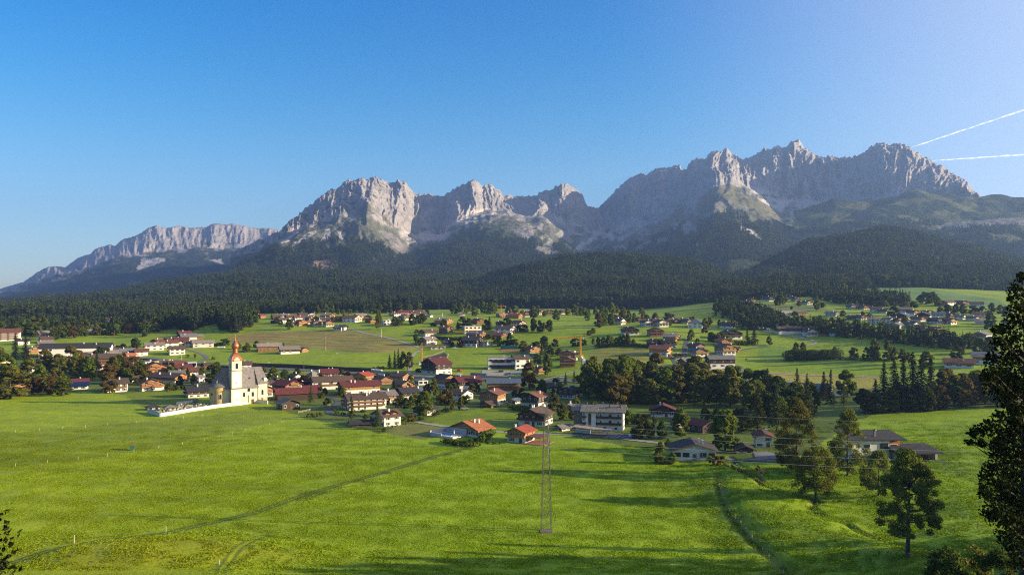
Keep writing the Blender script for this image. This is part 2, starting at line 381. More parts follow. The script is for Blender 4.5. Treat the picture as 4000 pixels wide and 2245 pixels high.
    n3 = N(nt, 'ShaderNodeTexNoise', Scale=.9, Detail=7.0, Roughness=.75); L(tc.outputs['Object'], n3.inputs[0]); L(n3.outputs[0], bp.inputs['Height']); L(bp.outputs[0], b.inputs['Normal'])
    L(b.outputs[0], out.inputs[0])
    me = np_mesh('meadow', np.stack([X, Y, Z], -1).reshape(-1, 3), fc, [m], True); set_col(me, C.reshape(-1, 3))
    o = link('meadow', me); tag(o, kind='structure')
ground()

# ------------------------------------------------------------------ mountains and hills as lofted surfaces
def mount_mat():
    m, nt, out = nmat('mountain_rock'); L = nt.links.new
    at_ = N(nt, 'ShaderNodeAttribute', attribute_name='tint'); tc = nt.nodes.new('ShaderNodeTexCoord')
    b = nt.nodes.new('ShaderNodeBsdfDiffuse'); mp = nt.nodes.new('ShaderNodeMapping'); mp.inputs['Scale'].default_value = (1, 1, .45); L(tc.outputs['Object'], mp.inputs[0])
    n1 = N(nt, 'ShaderNodeTexNoise', Scale=.03, Detail=9.0, Roughness=.7); L(mp.outputs[0], n1.inputs[0])
    r1 = ramp(nt, n1.outputs[0], [(.25, (.45, .47, .50)), (.5, (1, 1, 1)), (.75, (1.4, 1.33, 1.26))])
    a = N(nt, 'ShaderNodeMix', data_type='RGBA', blend_type='MULTIPLY'); a.inputs[0].default_value = 1; L(at_.outputs[0], a.inputs[6]); L(r1.outputs[0], a.inputs[7])
    L(a.outputs[2], b.inputs[0])
    bp = nt.nodes.new('ShaderNodeBump'); bp.inputs['Strength'].default_value = 1.0; bp.inputs['Distance'].default_value = 22
    n2 = N(nt, 'ShaderNodeTexNoise', Scale=.02, Detail=8.0, Roughness=.65); L(mp.outputs[0], n2.inputs[0]); L(n2.outputs[0], bp.inputs['Height']); L(bp.outputs[0], b.inputs['Normal'])
    L(b.outputs[0], out.inputs[0]); return m
MM = mount_mat()
ROCK = np.array((.270, .245, .235)); SCREE = np.array((.40, .36, .325)); ALP = np.array((.095, .098, .042)); WOOD = np.array((.030, .040, .022)); DARKROCK = np.array((.115, .108, .104))
def curve(pts, ps, jag=0):
    pts = np.array(pts, float); r = np.interp(ps, pts[:, 0], pts[:, 1])
    d = np.interp(ps, *((pts[:, 0], pts[:, 2]) if pts.shape[1] > 2 else (pts[:, 0], pts[:, 1])))
    return r, d
def smooth1(a, n):
    for _ in range(n): a = np.convolve(np.pad(a, 1, 'edge'), [.25, .5, .25], 'valid')
    return a
def loft(curves, x0, x1, step, counts, smt=6):
    """curves front (foot) to back (crest), each (rows, depths) sampled on ps; returns grids"""
    ps = np.arange(x0, x1+.1, step); Rr = []; Dd = []
    for ci, (cv, sm) in enumerate(curves):
        r, d = curve(cv, ps); Rr.append(smooth1(r, sm)); Dd.append(smooth1(d, max(sm, 25)))
    D = []; Z = []; T = []
    for i in range(len(curves)-1):
        z0 = CZ-(Rr[i]-HY)*Dd[i]/F; z1 = CZ-(Rr[i+1]-HY)*Dd[i+1]/F
        n = counts[i]
        for k in range(n):
            t = k/n; D.append(Dd[i]*(1-t)+Dd[i+1]*t); Z.append(z0*(1-t)+z1*t); T.append(i+t)
    D.append(Dd[-1]); Z.append(CZ-(Rr[-1]-HY)*Dd[-1]/F); T.append(len(curves)-1)
    D = np.array(D); Z = np.array(Z); T = np.array(T)
    for _ in range(smt):
        D[1:-1] = (D[:-2]+2*D[1:-1]+D[2:])/4; Z[1:-1] = (Z[:-2]+2*Z[1:-1]+Z[2:])/4
    P = np.broadcast_to(ps, D.shape)
    return P, D, Z, np.broadcast_to(T[:, None], D.shape)
def finish(name, X, Y, Z, C, back=900):
    # a rear slope behind the crest
    Xs = [X]; Ys = [Y]; Zs = [Z]; Cs = [C]
    for k in (.15, .4, 1.0):
        s = 1+k*back/Y[-1:]; Xs.append(X[-1:]*s); Ys.append(Y[-1:]*s); Zs.append(Z[-1:]-k*back*.8); Cs.append(C[-1:])
    X = np.concatenate(Xs); Y = np.concatenate(Ys); Z = np.concatenate(Zs); C = np.concatenate(Cs)
    ny, nx = X.shape; idx = np.arange(ny*nx).reshape(ny, nx)
    fc = np.stack([idx[:-1, :-1], idx[:-1, 1:], idx[1:, 1:], idx[1:, :-1]], -1).reshape(-1, 4)
    me = np_mesh(name, np.stack([X, Y, Z], -1).reshape(-1, 3), fc, [MM], True); set_col(me, C.reshape(-1, 3))
    return tag(link(name, me), kind='structure')
FOREST = []     # (x, y, z, height) arrays of the far woods

CREST_L = [(-900, 1200), (-300, 1165), (0, 1130), (91, 1103), (151, 1062), (187, 1045), (222, 1042), (255, 1047), (303, 1009), (353, 994), (373, 974), (429, 957), (449, 964), (479, 936), (510, 930), (550, 914), (580, 893), (611, 883), (651, 893), (707, 883), (747, 893), (787, 888), (802, 890), (828, 877), (843, 875), (873, 878), (908, 875), (944, 883), (984, 891), (1050, 893), (1100, 901), (1200, 905), (1300, 930), (1500, 960)]
def dcol(pts, ds): xs, dd = zip(*ds); return [(p, r, float(np.interp(p, xs, dd))) for p, r in pts]
def left_mountain():
    cr = dcol(CREST_L, [(-900, 7200), (0, 7400), (600, 8000), (1100, 8600), (1500, 8800)])
    rf = [(-900, 1215, 7000), (0, 1150, 7000), (200, 1085, 7100), (330, 1050, 7150), (450, 1010, 7200), (550, 995, 7300), (700, 975, 7500), (850, 965, 7700), (1000, 950, 7900), (1100, 950, 8000), (1500, 990, 8000)]
    md = [(-900, 1225, 6000), (0, 1165, 6000), (200, 1130, 6000), (400, 1085, 6000), (600, 1050, 6100), (850, 1040, 6300), (1100, 1030, 6500), (1500, 1040, 6500)]
    ft = [(-900, 1210, 4600), (0, 1195, 4400), (400, 1150, 4300), (800, 1120, 4400), (1500, 1090, 4600)]
    f0 = [(-900, 1200, 3300), (0, 1205, 3200), (1500, 1205, 3200)]
    P, D, Z, T = loft([(f0, 10), (ft, 10), (md, 10), (rf, 6), (cr, 0)], -900, 1500, 3.5, [10, 30, 40, 70])
    S = (P-CX)/F*7600.0
    rk = sstep(2.7, 3.25, T); g = ridged(S/260, Z/900, 1.3, 5, .55)
    nearc = sstep(4.0, 3.9, T)
    D = D-((g-.2)*110+(ridged(S/100, Z/330, 8.3, 4, .6)-.2)*60)*rk*(.35+.65*nearc)-fbm(S/700, D/700, 2.2, 3)*80*(1-rk)
    Z = Z+ridged(S/55, Z/200, 3, 3)*9*rk+fbm(S/300, D/300, 4, 4)*18*(1-rk)*sstep(0, 1, T)
    X = (P-CX)/F*D; row = HY+(CZ-Z)*F/D
    n = fbm(S/120, Z/60, 6, 4); v = T+n*.55
    C = np.empty(X.shape+(3,)); C[:] = WOOD*1.1
    a = sstep(2.55, 2.9, v+.25*noise(S/90, Z/300, 2))[..., None]; C = C*(1-a)+(ALP*.9)*a
    a = sstep(2.85, 3.05, v)[..., None]; C = C*(1-a)+ROCK*a
    a = sstep(.5, .9, fbm(S/90, Z/40, 9, 3))[..., None]*.8*(sstep(2.4, 3.2, T))[..., None]; C = C*(1-a)+ALP*a
    for poly in ([(530, 1055), (545, 1025), (560, 1010), (640, 1005), (650, 1020), (600, 1035), (550, 1050)], [(800, 965), (850, 950), (880, 965), (870, 975)], [(900, 960), (980, 950), (985, 962), (920, 968)], [(815, 1020), (860, 1008), (870, 1030), (840, 1020)]):
        m = inpoly(P+n*10, row+n*6, poly); C[m] = SCREE
    for poly in ([(340, 1108), (380, 1100), (390, 1106), (350, 1110)], [(490, 1118), (520, 1100), (560, 1098), (530, 1112)], [(190, 1145), (235, 1143), (240, 1158), (195, 1160)]):
        m = inpoly(P+n*6, row+n*4, poly); C[m] = (.12, .14, .05)
    finish('far_mountain', X, D, Z, C)
left_mountain()

CREST_C = [(900, 1000), (1000, 950), (1060, 925), (1100, 905), (1130, 872), (1166, 852), (1171, 837), (1196, 817), (1221, 806), (1246, 781), (1272, 766), (1292, 748), (1317, 746), (1342, 721), (1362, 708), (1375, 713), (1413, 706), (1433, 713), (1443, 708), (1458, 698), (1473, 698), (1499, 711), (1509, 721), (1544, 723), (1554, 713), (1584, 718), (1597, 741), (1620, 761), (1650, 766), (1675, 758), (1700, 774), (1736, 776), (1741, 766), (1771, 746), (1796, 733), (1822, 721), (1847, 712), (1872, 721), (1887, 738), (1892, 728), (1923, 727), (1938, 746), (1950, 748), (1968, 771), (1986, 766), (2003, 774), (2054, 771), (2079, 774), (2102, 771), (2104, 758), (2130, 748), (2150, 751), (2165, 738), (2195, 725), (2220, 728), (2246, 743), (2276, 771), (2294, 811), (2331, 819), (2340, 818), (2368, 790), (2410, 745), (2441, 717), (2462, 703), (2500, 685), (2528, 689), (2549, 671), (2577, 661), (2619, 657), (2656, 647), (2661, 668), (2682, 668), (2689, 647), (2717, 626), (2752, 629), (2780, 601), (2801, 598), (2815, 605), (2822, 598), (2839, 587), (2857, 605), (2878, 608), (2892, 629), (2927, 626), (2962, 605), (2986, 585), (3004, 594), (3032, 580), (3056, 591), (3080, 577), (3091, 563), (3122, 558), (3140, 580), (3164, 598), (3178, 612), (3213, 626), (3241, 615), (3276, 629), (3318, 622), (3360, 615), (3402, 580), (3430, 568), (3479, 573), (3521, 568), (3549, 580), (3591, 608), (3640, 636), (3688, 661), (3737, 696), (3772, 724), (3804, 762), (3860, 800), (4000, 840)]
def massif():
    cr = dcol(CREST_C, [(900, 4250), (1100, 4550), (1300, 5150), (1450, 5650), (1700, 6000), (1850, 5850), (2000, 6300), (2195, 6050), (2331, 6800), (2450, 6700), (2800, 6100), (3100, 6000), (3300, 5700), (3500, 5300), (3804, 4800), (4000, 4800)])
    rf = [(900, 1010, 4100), (1000, 975, 4180), (1100, 930, 4260), (1200, 885, 4400), (1300, 850, 4540), (1400, 812, 4640), (1450, 805, 4600), (1500, 860, 4750), (1560, 905, 4950), (1620, 925, 5250), (1700, 922, 5400), (1740, 925, 5250), (1780, 870, 5150), (1830, 850, 5350), (1900, 830, 5600), (1980, 820, 5800), (2050, 850, 5500), (2120, 830, 5500), (2220, 870, 5750), (2280, 905, 5950), (2331, 900, 6100), (2400, 880, 5900), (2550, 850, 5500), (2700, 790, 5200), (2800, 715, 5050), (2850, 715, 5050), (2950, 745, 5350), (3050, 785, 5500), (3200, 790, 5350), (3400, 790, 4950), (3500, 770, 4700), (3600, 745, 4600), (3700, 745, 4500), (3804, 770, 4450), (4000, 845, 4450)]
    md = [(900, 1050, 3600), (1100, 965, 3700), (1200, 950, 3780), (1300, 945, 3850), (1400, 930, 3900), (1500, 960, 3950), (1570, 1005, 4000), (1620, 985, 4200), (1700, 960, 4350), (1760, 930, 4400), (1850, 890, 4450), (1950, 880, 4500), (2050, 905, 4350), (2150, 930, 4450), (2250, 960, 4800), (2331, 985, 5000), (2450, 950, 4800), (2550, 930, 4650), (2700, 880, 4350), (2800, 845, 4150), (2900, 845, 4150), (3000, 870, 4300), (3100, 890, 4400), (3200, 890, 4400), (3500, 850, 4200), (4000, 880, 4100)]
    ft = [(900, 1075, 3300), (1500, 1085, 3250), (1650, 1060, 3500), (1800, 1040, 3600), (2200, 1030, 3500), (2331, 1050, 3700), (2500, 1040, 3500), (2700, 1000, 3250), (2850, 960, 3150), (3000, 980, 3250), (3300, 1000, 3400), (4000, 1010, 3400)]
    f0 = [(900, 1200, 2300), (4000, 1190, 2400)]
    P, D, Z, T = loft([(f0, 10), (ft, 12), (md, 8), (rf, 5), (cr, 0)], 900, 3990, 2.6, [10, 50, 70, 120], 5)
    S = (P-CX)/F*5500.0
    rk = sstep(2.75, 3.2, T); nearc = sstep(4.0, 3.88, T)
    wx = fbm(S/400, Z/400, 7.7, 3)*120
    big = ridged((S+wx)/520, Z/2600, 1.1, 2, .5); g = ridged((S+wx*.6)/190, Z/800, 1.3, 5, .58); fi = ridged((S+wx*.3)/46, Z/130, 2.9, 4, .6)
    D = D-((big-.2)*190+(g-.15)*150+(fi-.2)*55)*rk*(.3+.7*nearc)
    lowm = (1-rk)*sstep(.3, 1.6, T)
    D = D-(ridged(S/420, D/1500, 5.2, 4, .55)-.1)*150*lowm
    Z = Z+ridged(S/50, Z/160, 3, 3)*8*rk+fbm(S/260, D/260, 4, 5)*26*lowm+np.where(T > 3.97, (ridged(S/38, 0*S, 8, 3)-.35)*20, 0)
    X = (P-CX)/F*D; row = HY+(CZ-Z)*F/D
    n = fbm(S/110, Z/70, 6, 4); st = noise(S/34, Z/420, 3.3)
    v = T+n*.5
    C = np.empty(X.shape+(3,)); C[:] = WOOD*1.15
    a = sstep(1.75, 2.3, v)[..., None]; C = C*(1-a)+np.array((.10, .102, .07))*a
    # rock, more broken by dwarf pine on the western shoulder
    west = sstep(1560, 1420, P)
    a = sstep(2.55, 2.95, v+.12*st-west*.2*(.4+noise(S/60, Z/45, 12)))[..., None]; C = C*(1-a)+ROCK*a
    pine = sstep(.25, .45, fbm(S/42, Z/34, 15, 3))*sstep(4, 3.35, T)*sstep(2.2, 2.9, T)*np.maximum(west, .45*sstep(2500, 2600, P)*sstep(2840, 2780, P))
    C = C*(1-pine[..., None])+np.array((.035, .045, .02))*pine[..., None]
    a = (sstep(.2, .6, fbm(S/150, Z/22, 19, 3))*sstep(3.05, 3.3, T)*.35)[..., None]; C = C*(1-a)+DARKROCK*a
    ck = np.maximum(sstep(.55, .95, ridged((S+wx)/85, Z/520, 41, 2)), .8*sstep(.5, .9, ridged(S/150, Z/60, 43, 2))*sstep(-.2, .2, noise(S/200, Z/200, 44)))*sstep(2.6, 3.0, T)*.6
    C = C*(1-ck[..., None])+DARKROCK*ck[..., None]
    # bare pale scree below the walls, in fans
    sc = sstep(2.1, 2.6, T+.35*st)*sstep(3.14, 2.98, T+n*.12)
    bowls = np.exp(-((P-1680)/110)**2)+np.exp(-((P-1880)/75)**2)*.9+np.exp(-((P-2290)/95)**2)+np.exp(-((P-3010)/75)**2)*.9+np.exp(-((P-3330)/190)**2)*.65+np.exp(-((P-2400)/120)**2)*.7
    a = (np.clip(sc*bowls*1.6, 0, 1)*sstep(-.35, .1, n+st*.5))[..., None]; C = C*(1-a)+SCREE*a
    outc = sstep(.2, .42, fbm(S/110, Z/100, 23, 4)+.12+.25*st)*sstep(1.35, 1.8, T)*sstep(1960, 2050, P)*sstep(2860, 2700, P)
    C = C*(1-.85*outc[..., None])+ROCK*.9*.85*outc[..., None]
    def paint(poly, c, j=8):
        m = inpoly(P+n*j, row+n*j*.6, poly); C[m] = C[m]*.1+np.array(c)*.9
    for q in ([(1085, 950), (1180, 885), (1200, 878), (1165, 905), (1120, 945), (1090, 960)], [(1130, 965), (1215, 905), (1238, 898), (1230, 915), (1180, 945), (1140, 965)], [(1250, 945), (1275, 900), (1290, 892), (1297, 915), (1280, 935), (1255, 948)], [(1320, 902), (1345, 905), (1338, 940), (1325, 930)], [(1545, 885), (1570, 900), (1640, 920), (1720, 930), (1750, 940), (1700, 935), (1620, 930)], [(1600, 918), (1670, 905), (1735, 920), (1745, 935), (1660, 930)], [(2230, 985), (2290, 935), (2330, 905), (2320, 930), (2270, 975), (2240, 990)], [(2700, 990), (2730, 945), (2740, 950), (2720, 985)], [(2870, 870), (2940, 900), (2980, 940), (2960, 945), (2900, 900)], [(2970, 765), (3000, 762), (3050, 785), (3010, 785)], [(3060, 840), (3100, 870), (3170, 900), (3120, 890)], [(1040, 880), (1110, 905), (1090, 910)]):
        paint(q, SCREE)
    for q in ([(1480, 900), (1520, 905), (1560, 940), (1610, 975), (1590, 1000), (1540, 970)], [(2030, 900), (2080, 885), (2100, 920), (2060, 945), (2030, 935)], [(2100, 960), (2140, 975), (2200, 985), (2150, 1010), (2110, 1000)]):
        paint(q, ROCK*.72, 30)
    for q in ([(2800, 730), (2860, 720), (2980, 790), (3100, 860), (3180, 900), (3050, 880), (2900, 800), (2820, 770)], [(1490, 830), (1530, 870), (1540, 890), (1500, 860)]):
        paint(q, (.105, .10, .052), 22)
    paint([(1205, 1045), (1215, 1020), (1300, 1012), (1285, 1035), (1310, 1048), (1240, 1052)], (.20, .125, .085), 5)
    finish('rocky_massif', X, D, Z, C, 1200)
    # wood on the lower slopes
    m = (T < 2.15+.35*n-.55*sstep(1540, 1640, P)*sstep(2420, 2320, P)) & (T > .6) & (C[..., 0] < .05)
    return X, D, Z, m, T
def scatter(X, Y, Z, m, n, h0, h1, step=1.0):
    """n random points over the True cells of a grid, weighted by cell area"""
    i, j = np.nonzero(m[:-1, :-1])
    if len(i) == 0: return
    du = np.stack([X[i, j+1]-X[i, j], Y[i, j+1]-Y[i, j]], 1); dv = np.stack([X[i+1, j]-X[i, j], Y[i+1, j]-Y[i, j]], 1)
    ar = np.abs(du[:, 0]*dv[:, 1]-du[:, 1]*dv[:, 0])
    k = rng.choice(len(i), n, p=ar/ar.sum()); a = rng.random(n); b = rng.random(n)
    i = i[k]; j = j[k]
    def mixg(G): return (G[i, j]*(1-a)*(1-b)+G[i, j+1]*a*(1-b)+G[i+1, j]*(1-a)*b+G[i+1, j+1]*a*b)
    h = rng.uniform(h0, h1, n)*(1+.25*noise(mixg(X)/60, mixg(Y)/60, 2))
    FOREST.append(np.stack([mixg(X), mixg(Y), mixg(Z), h], 1))
gX, gD, gZ, gm, gT = massif()
scatter(gX, gD, gZ, gm & (gZ < 520), 26000, 20, 30)

def hill(name, cr, mids, foot, x0, x1, n_trees, clear=(), amp=12, hmin=20, hmax=30, green=(), step=6, topm=1.0, smc=4, tmin=0.0, alp=0):
    curves = [(foot, 8)]+[(q, 8) for q in mids]+[(cr, smc)]
    P, D, Z, T = loft(curves, x0, x1, step, [40]*(len(curves)-1), 8)
    S = (P-CX)/F*D
    wav = sstep(0, .5, T)
    Z = Z+fbm(S/260, D/260, len(FOREST)*3.3, 4)*amp*wav
    X = (P-CX)/F*D; row = HY+(CZ-Z)*F/D; n = noise(S/40, D/40, 3)
    C = np.empty(X.shape+(3,)); C[:] = WOOD
    m = (T <= topm*(len(curves)-1)) & (T >= tmin)
    if alp:
        a = sstep(-.1, .3, fbm(S/160, D/160, 31, 4))[..., None]; C = C*(1-a)+ALP*alp*a
        m &= a[..., 0] < .35
    for poly, c in clear:
        q = inpoly(P+n*6, row+n*3, poly); C[q] = c; m &= ~inpoly(P+n*6, row+n*3, [(x, y+(6 if y < np.mean([b for _, b in poly]) else 4)) for x, y in poly])
    C *= (1+.2*n)[..., None]
    finish(name, X, D, Z, C, 500)
    scatter(X, D, Z, m, n_trees, hmin, hmax)
GR = (.12, .19, .04)
# green alp to the east, in front of the last wall
hill('alpine_ridge', dcol([(3100, 830), (3213, 790), (3262, 772), (3318, 784), (3388, 790), (3493, 768), (3570, 743), (3633, 750), (3709, 747), (3807, 764), (3891, 762), (4000, 771), (4400, 790), (5000, 850)], [(3100, 4300), (5000, 4000)]),
     [[(3100, 900, 3900), (3300, 870, 3900), (3500, 850, 3800), (3700, 880, 3750), (4000, 860, 3700), (5000, 900, 3700)], [(3100, 960, 3500), (3500, 920, 3450), (3800, 900, 3350), (5000, 930, 3300)]][::-1],
     [(3100, 1060, 3000), (5000, 1040, 2900)], 3100, 5000, 9000, amp=22, hmin=18, hmax=26, topm=.62,
     clear=[([(3640, 885), (3700, 870), (3800, 862), (3900, 855), (4000, 850), (4100, 850), (4100, 880), (3900, 880), (3760, 890), (3680, 895)], (.155, .145, .13))], alp=1.0)
# small wooded dome in the valley mouth
hill('wooded_dome', [(1500, 1120, 3350), (1620, 1060, 3350), (1700, 1025, 3350), (1780, 1008, 3350), (1850, 1004, 3350), (1940, 1014, 3350), (2030, 1045, 3350), (2120, 1100, 3350), (2300, 1150, 3350)], [],
     [(1500, 1150, 2700), (2300, 1150, 2700)], 1500, 2300, 5000, amp=10)
# long wooded slope to the west
hill('west_wooded_slope', [(-1500, 1215, 3000), (-300, 1205, 3000), (0, 1195, 3000), (300, 1168, 3000), (600, 1122, 3000), (850, 1082, 3000), (1100, 1066, 2950), (1500, 1075, 2900), (1800, 1095, 2800), (2100, 1115, 2700)],
     [[(-1500, 1225, 2100), (0, 1222, 2100), (500, 1195, 2100), (1000, 1150, 2050), (1500, 1140, 2000), (2100, 1165, 2000)]],
     [(-1500, 1255, 1300), (0, 1250, 1300), (600, 1245, 1350), (1000, 1222, 1450), (1500, 1208, 1550), (2100, 1203, 1600)], -1500, 2100, 36000, amp=16,
     clear=[([(838, 1150), (870, 1132), (915, 1128), (900, 1140), (860, 1150)], (.16, .18, .05)), ([(985, 1160), (1050, 1138), (1085, 1140), (1060, 1155), (1010, 1165)], GR), ([(285, 1232), (320, 1222), (350, 1222), (330, 1230)], GR), ([(1345, 1160), (1375, 1153), (1385, 1160), (1360, 1164)], (.18, .17, .06)), ([(-100, 1262), (-100, 1240), (60, 1242), (160, 1246), (150, 1258), (60, 1268)], GR)])
# wooded hill in the middle
hill('middle_wooded_hill', [(1500, 1215, 2150), (1700, 1180, 2200), (1800, 1145, 2250), (1950, 1090, 2300), (2100, 1046, 2300), (2250, 1020, 2300), (2400, 1013, 2300), (2550, 1019, 2300), (2700, 1038, 2250), (2800, 1075, 2200), (2900, 1105, 2150), (3000, 1130, 2100), (3300, 1170, 2000)],
     [[(1500, 1212, 1750), (1800, 1180, 1800), (2100, 1130, 1850), (2400, 1115, 1850), (2700, 1130, 1800), (3000, 1160, 1700), (3300, 1170, 1650)]],
     [(1500, 1210, 1500), (2000, 1206, 1520), (2500, 1204, 1480), (2800, 1212, 1330), (3000, 1190, 1200), (3300, 1165, 1250)], 1500, 3300, 26000, amp=12,
     clear=[([(2180, 1106), (2205, 1096), (2240, 1094), (2230, 1102), (2200, 1110)], (.16, .17, .05)), ([(2365, 1196), (2370, 1188), (2440, 1190), (2445, 1198)], GR)])
# wooded hill to the east
hill('east_wooded_hill', [(2550, 1190, 2300), (2700, 1140, 2400), (2850, 1090, 2500), (2950, 1058, 2550), (3050, 1008, 2600), (3150, 966, 2600), (3250, 932, 2600), (3350, 914, 2600), (3450, 909, 2600), (3550, 922, 2600), (3700, 952, 2600), (3850, 984, 2600), (4000, 1030, 2600), (4500, 1090, 2500), (5200, 1130, 2400)],
     [[(2550, 1195, 1800), (3000, 1110, 1950), (3300, 1040, 2000), (3500, 1030, 2000), (3800, 1060, 2000), (5200, 1130, 2000)]],
     [(2550, 1200, 1450), (3000, 1165, 1320), (3300, 1140, 1400), (3600, 1130, 1450), (4000, 1160, 1400), (5200, 1170, 1400)], 2550, 5200, 32000, amp=16,
     clear=[([(3360, 1105), (3420, 1108), (3440, 1120), (3800, 1160), (3700, 1170), (3420, 1135)], GR), ([(3770, 1124), (3850, 1116), (3900, 1128), (3850, 1136)], (.14, .17, .05))])
# ------------------------------------------------------------------ trees
LEAF = {
 'green':  leafmat('leaves_green', (.055, .085, .010), (.19, .22, .026), .5),
 'bright': leafmat('leaves_bright', (.085, .12, .014), (.19, .235, .030), .5),
 'olive':  leafmat('leaves_olive', (.072, .082, .014), (.215, .195, .032), .5),
 'rust':   leafmat('leaves_rust', (.085, .066, .015), (.20, .135, .030), .5),
 'dark':   leafmat('leaves_dark', (.030, .047, .010), (.105, .13, .021), .45),
 'slope':  leafmat('leaves_slope', (.065, .085, .012), (.21, .225, .030), .5),
 'wood':   leafmat('leaves_wood', (.018, .030, .010), (.055, .070, .018), .25),
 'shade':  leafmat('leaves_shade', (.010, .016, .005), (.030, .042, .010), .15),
 'red':    leafmat('leaves_red', (.03, .014, .012), (.07, .03, .022), .2),
 'fir':    leafmat('needles_fir', (.016, .025, .014), (.056, .066, .025), .25),
 'larch':  leafmat('needles_larch', (.04, .055, .014), (.09, .10, .024), .25)}
BARK = surf('bark', (.09, .07, .052), .35, 1.5, .9, .6, 6, stretch=(3, 3, .6))
PALEBARK = surf('bark_pale', (.24, .18, .13), .3, 1.5, .9, .4, 6, stretch=(3, 3, .6))
def quads(P, Nn, size, asp=1.0, r=rng):
    """leaf-clump faces at P facing Nn"""
    n = len(P); a = r.normal(size=(n, 3)); a -= (a*Nn).sum(1)[:, None]*Nn; a /= np.linalg.norm(a, axis=1)[:, None]+1e-9
    b = np.cross(Nn, a); s = (size*r.uniform(.6, 1.35, n))[:, None]
    k = r.uniform(.55, 1.0, (n, 1))*asp
    V = np.stack([P-a*s*.5, P+b*s*k*.42+a*s*.08*r.normal(size=(n, 1)), P+a*s*.5, P-b*s*k*.42], 1).reshape(-1, 3)
    return V, np.arange(4*n).reshape(n, 4)
def crown_pts(n, H, base, Rm, nc, seed, shape='round', open_=.0, rc=(.2, .36)):
    r = np.random.default_rng(seed); cl = []
    while len(cl) < nc:
        t = r.random(); q = {'round': math.sin(math.pi*min(1, .22+t*.78))**.55, 'oval': math.sin(math.pi*min(1, .2+t*.8))**.75*(1-.2*t), 'tall': (1-t)**.55*(.45+.55*min(1, t*4)),
                             'spread': (min(1, .35+t*1.4))*(1-max(0, t-.55)/.45*.85)}[shape]
        a = r.random()*2*math.pi; rad = Rm*q*(.35+.62*math.sqrt(r.random()))
        cl.append((rad*math.cos(a), rad*math.sin(a), base+(H-base)*(.04+.92*t)))
    cl = np.array(cl); cr = Rm*r.uniform(rc[0], rc[1], nc)
    k = r.choice(nc, n, p=cr**2/np.sum(cr**2)); d = r.normal(size=(n, 3)); d /= np.linalg.norm(d, axis=1)[:, None]
    rad = cr[k]*r.random(n)**.45; d[:, 2] *= .8
    P = cl[k]+d*rad[:, None]
    Nn = d*.9+r.normal(size=(n, 3))*.55+np.array((0, 0, .25)); Nn /= np.linalg.norm(Nn, axis=1)[:, None]
    return P, Nn, cl, cr, r
def tree_mesh(name, kind, H=18, base=4, Rm=5, nc=26, n=2600, leaf=.8, seed=1, shape='round', tr=.28, limbs=10, rc=(.2, .36), bark=BARK, lean=0.0):
    P, Nn, cl, cr, r = crown_pts(n, H, base, Rm, nc, seed, shape, rc=rc)
    V, Fc = quads(P, Nn, leaf, 1, r)
    c = np_mesh(name+'_crown', V, Fc, [LEAF[kind]])
    mb = MB(); top = Vector((lean, 0, base+(H-base)*.62))
    pts = [Vector((0, 0, -1.2))]+[Vector((lean*q+r.normal()*.12*q, r.normal()*.12*q, top.z*q)) for q in (.06, .25, .5, .75, 1)]
    rad = [tr*1.7, tr*1.15, tr, tr*.8, tr*.5, tr*.2]
    for i in range(5): mb.tube(pts[i], pts[i+1], rad[i], rad[i+1], 7)
    order = np.argsort(-cr)[:limbs]
    for i in order:
        e = Vector(cl[i]); q = min(.95, max(.2, (e.z-.35*math.hypot(e.x, e.y))/top.z)); s = Vector((lean*q, 0, top.z*q)); md = s.lerp(e, .5)+Vector((0, 0, -.06*(e-s).length))
        mb.tube(s, md, tr*.42, tr*.25, 5); mb.tube(md, e, tr*.25, tr*.07, 5)
    return c, mb.mesh(name+'_trunk', bark, True)
def conifer_mesh(name, kind='fir', H=24, Rm=4.2, wh=24, br=9, per=9, size=.75, seed=3, base=1.5, bark=BARK, droop=.35, power=.85):
    r = np.random.default_rng(seed); P = []; Nn = []
    for i in range(wh):
        t = i/(wh-1); z0 = base+(H-base)*(t**.92); Lr = Rm*((1-t)**power)*r.uniform(.8, 1.12)+.25
        for b in range(max(4, int(br*(1-.5*t)))):
            a = r.random()*2*math.pi; l = Lr*r.uniform(.55, 1.12); m = max(2, int(per*l/Rm))+1
            for k in range(m):
                s = (k+.6)/m; x = l*s
                P.append((x*math.cos(a)+r.normal()*.12, x*math.sin(a)+r.normal()*.12, z0-droop*x*s*.9-.12*x+r.normal()*.12))
                v = np.array((math.cos(a)*.35, math.sin(a)*.35, .9))+r.normal(size=3)*.45; Nn.append(v/np.linalg.norm(v))
    V, Fc = quads(np.array(P), np.array(Nn), size, 1.1, r)
    c = np_mesh(name+'_crown', V, Fc, [LEAF[kind]])
    mb = MB(); mb.tube((0, 0, -1.5), (0, 0, H*.5), H*.014, H*.009, 7); mb.tube((0, 0, H*.5), (0, 0, H*1.0), H*.009, .03, 7)
    return c, mb.mesh(name+'_trunk', bark, True)
def bush_mesh(name, kind, seed, n=700, leaf=.5, flat=.85):
    P, Nn, cl, cr, r = crown_pts(n, 3.0, .1, 1.7, 14, seed, 'round', rc=(.3, .5)); P[:, 2] = np.maximum(P[:, 2]*flat, .02)
    V, Fc = quads(P, Nn, leaf, 1, r)
    return np_mesh(name+'_crown', V, Fc, [LEAF[kind]])
TV = {}
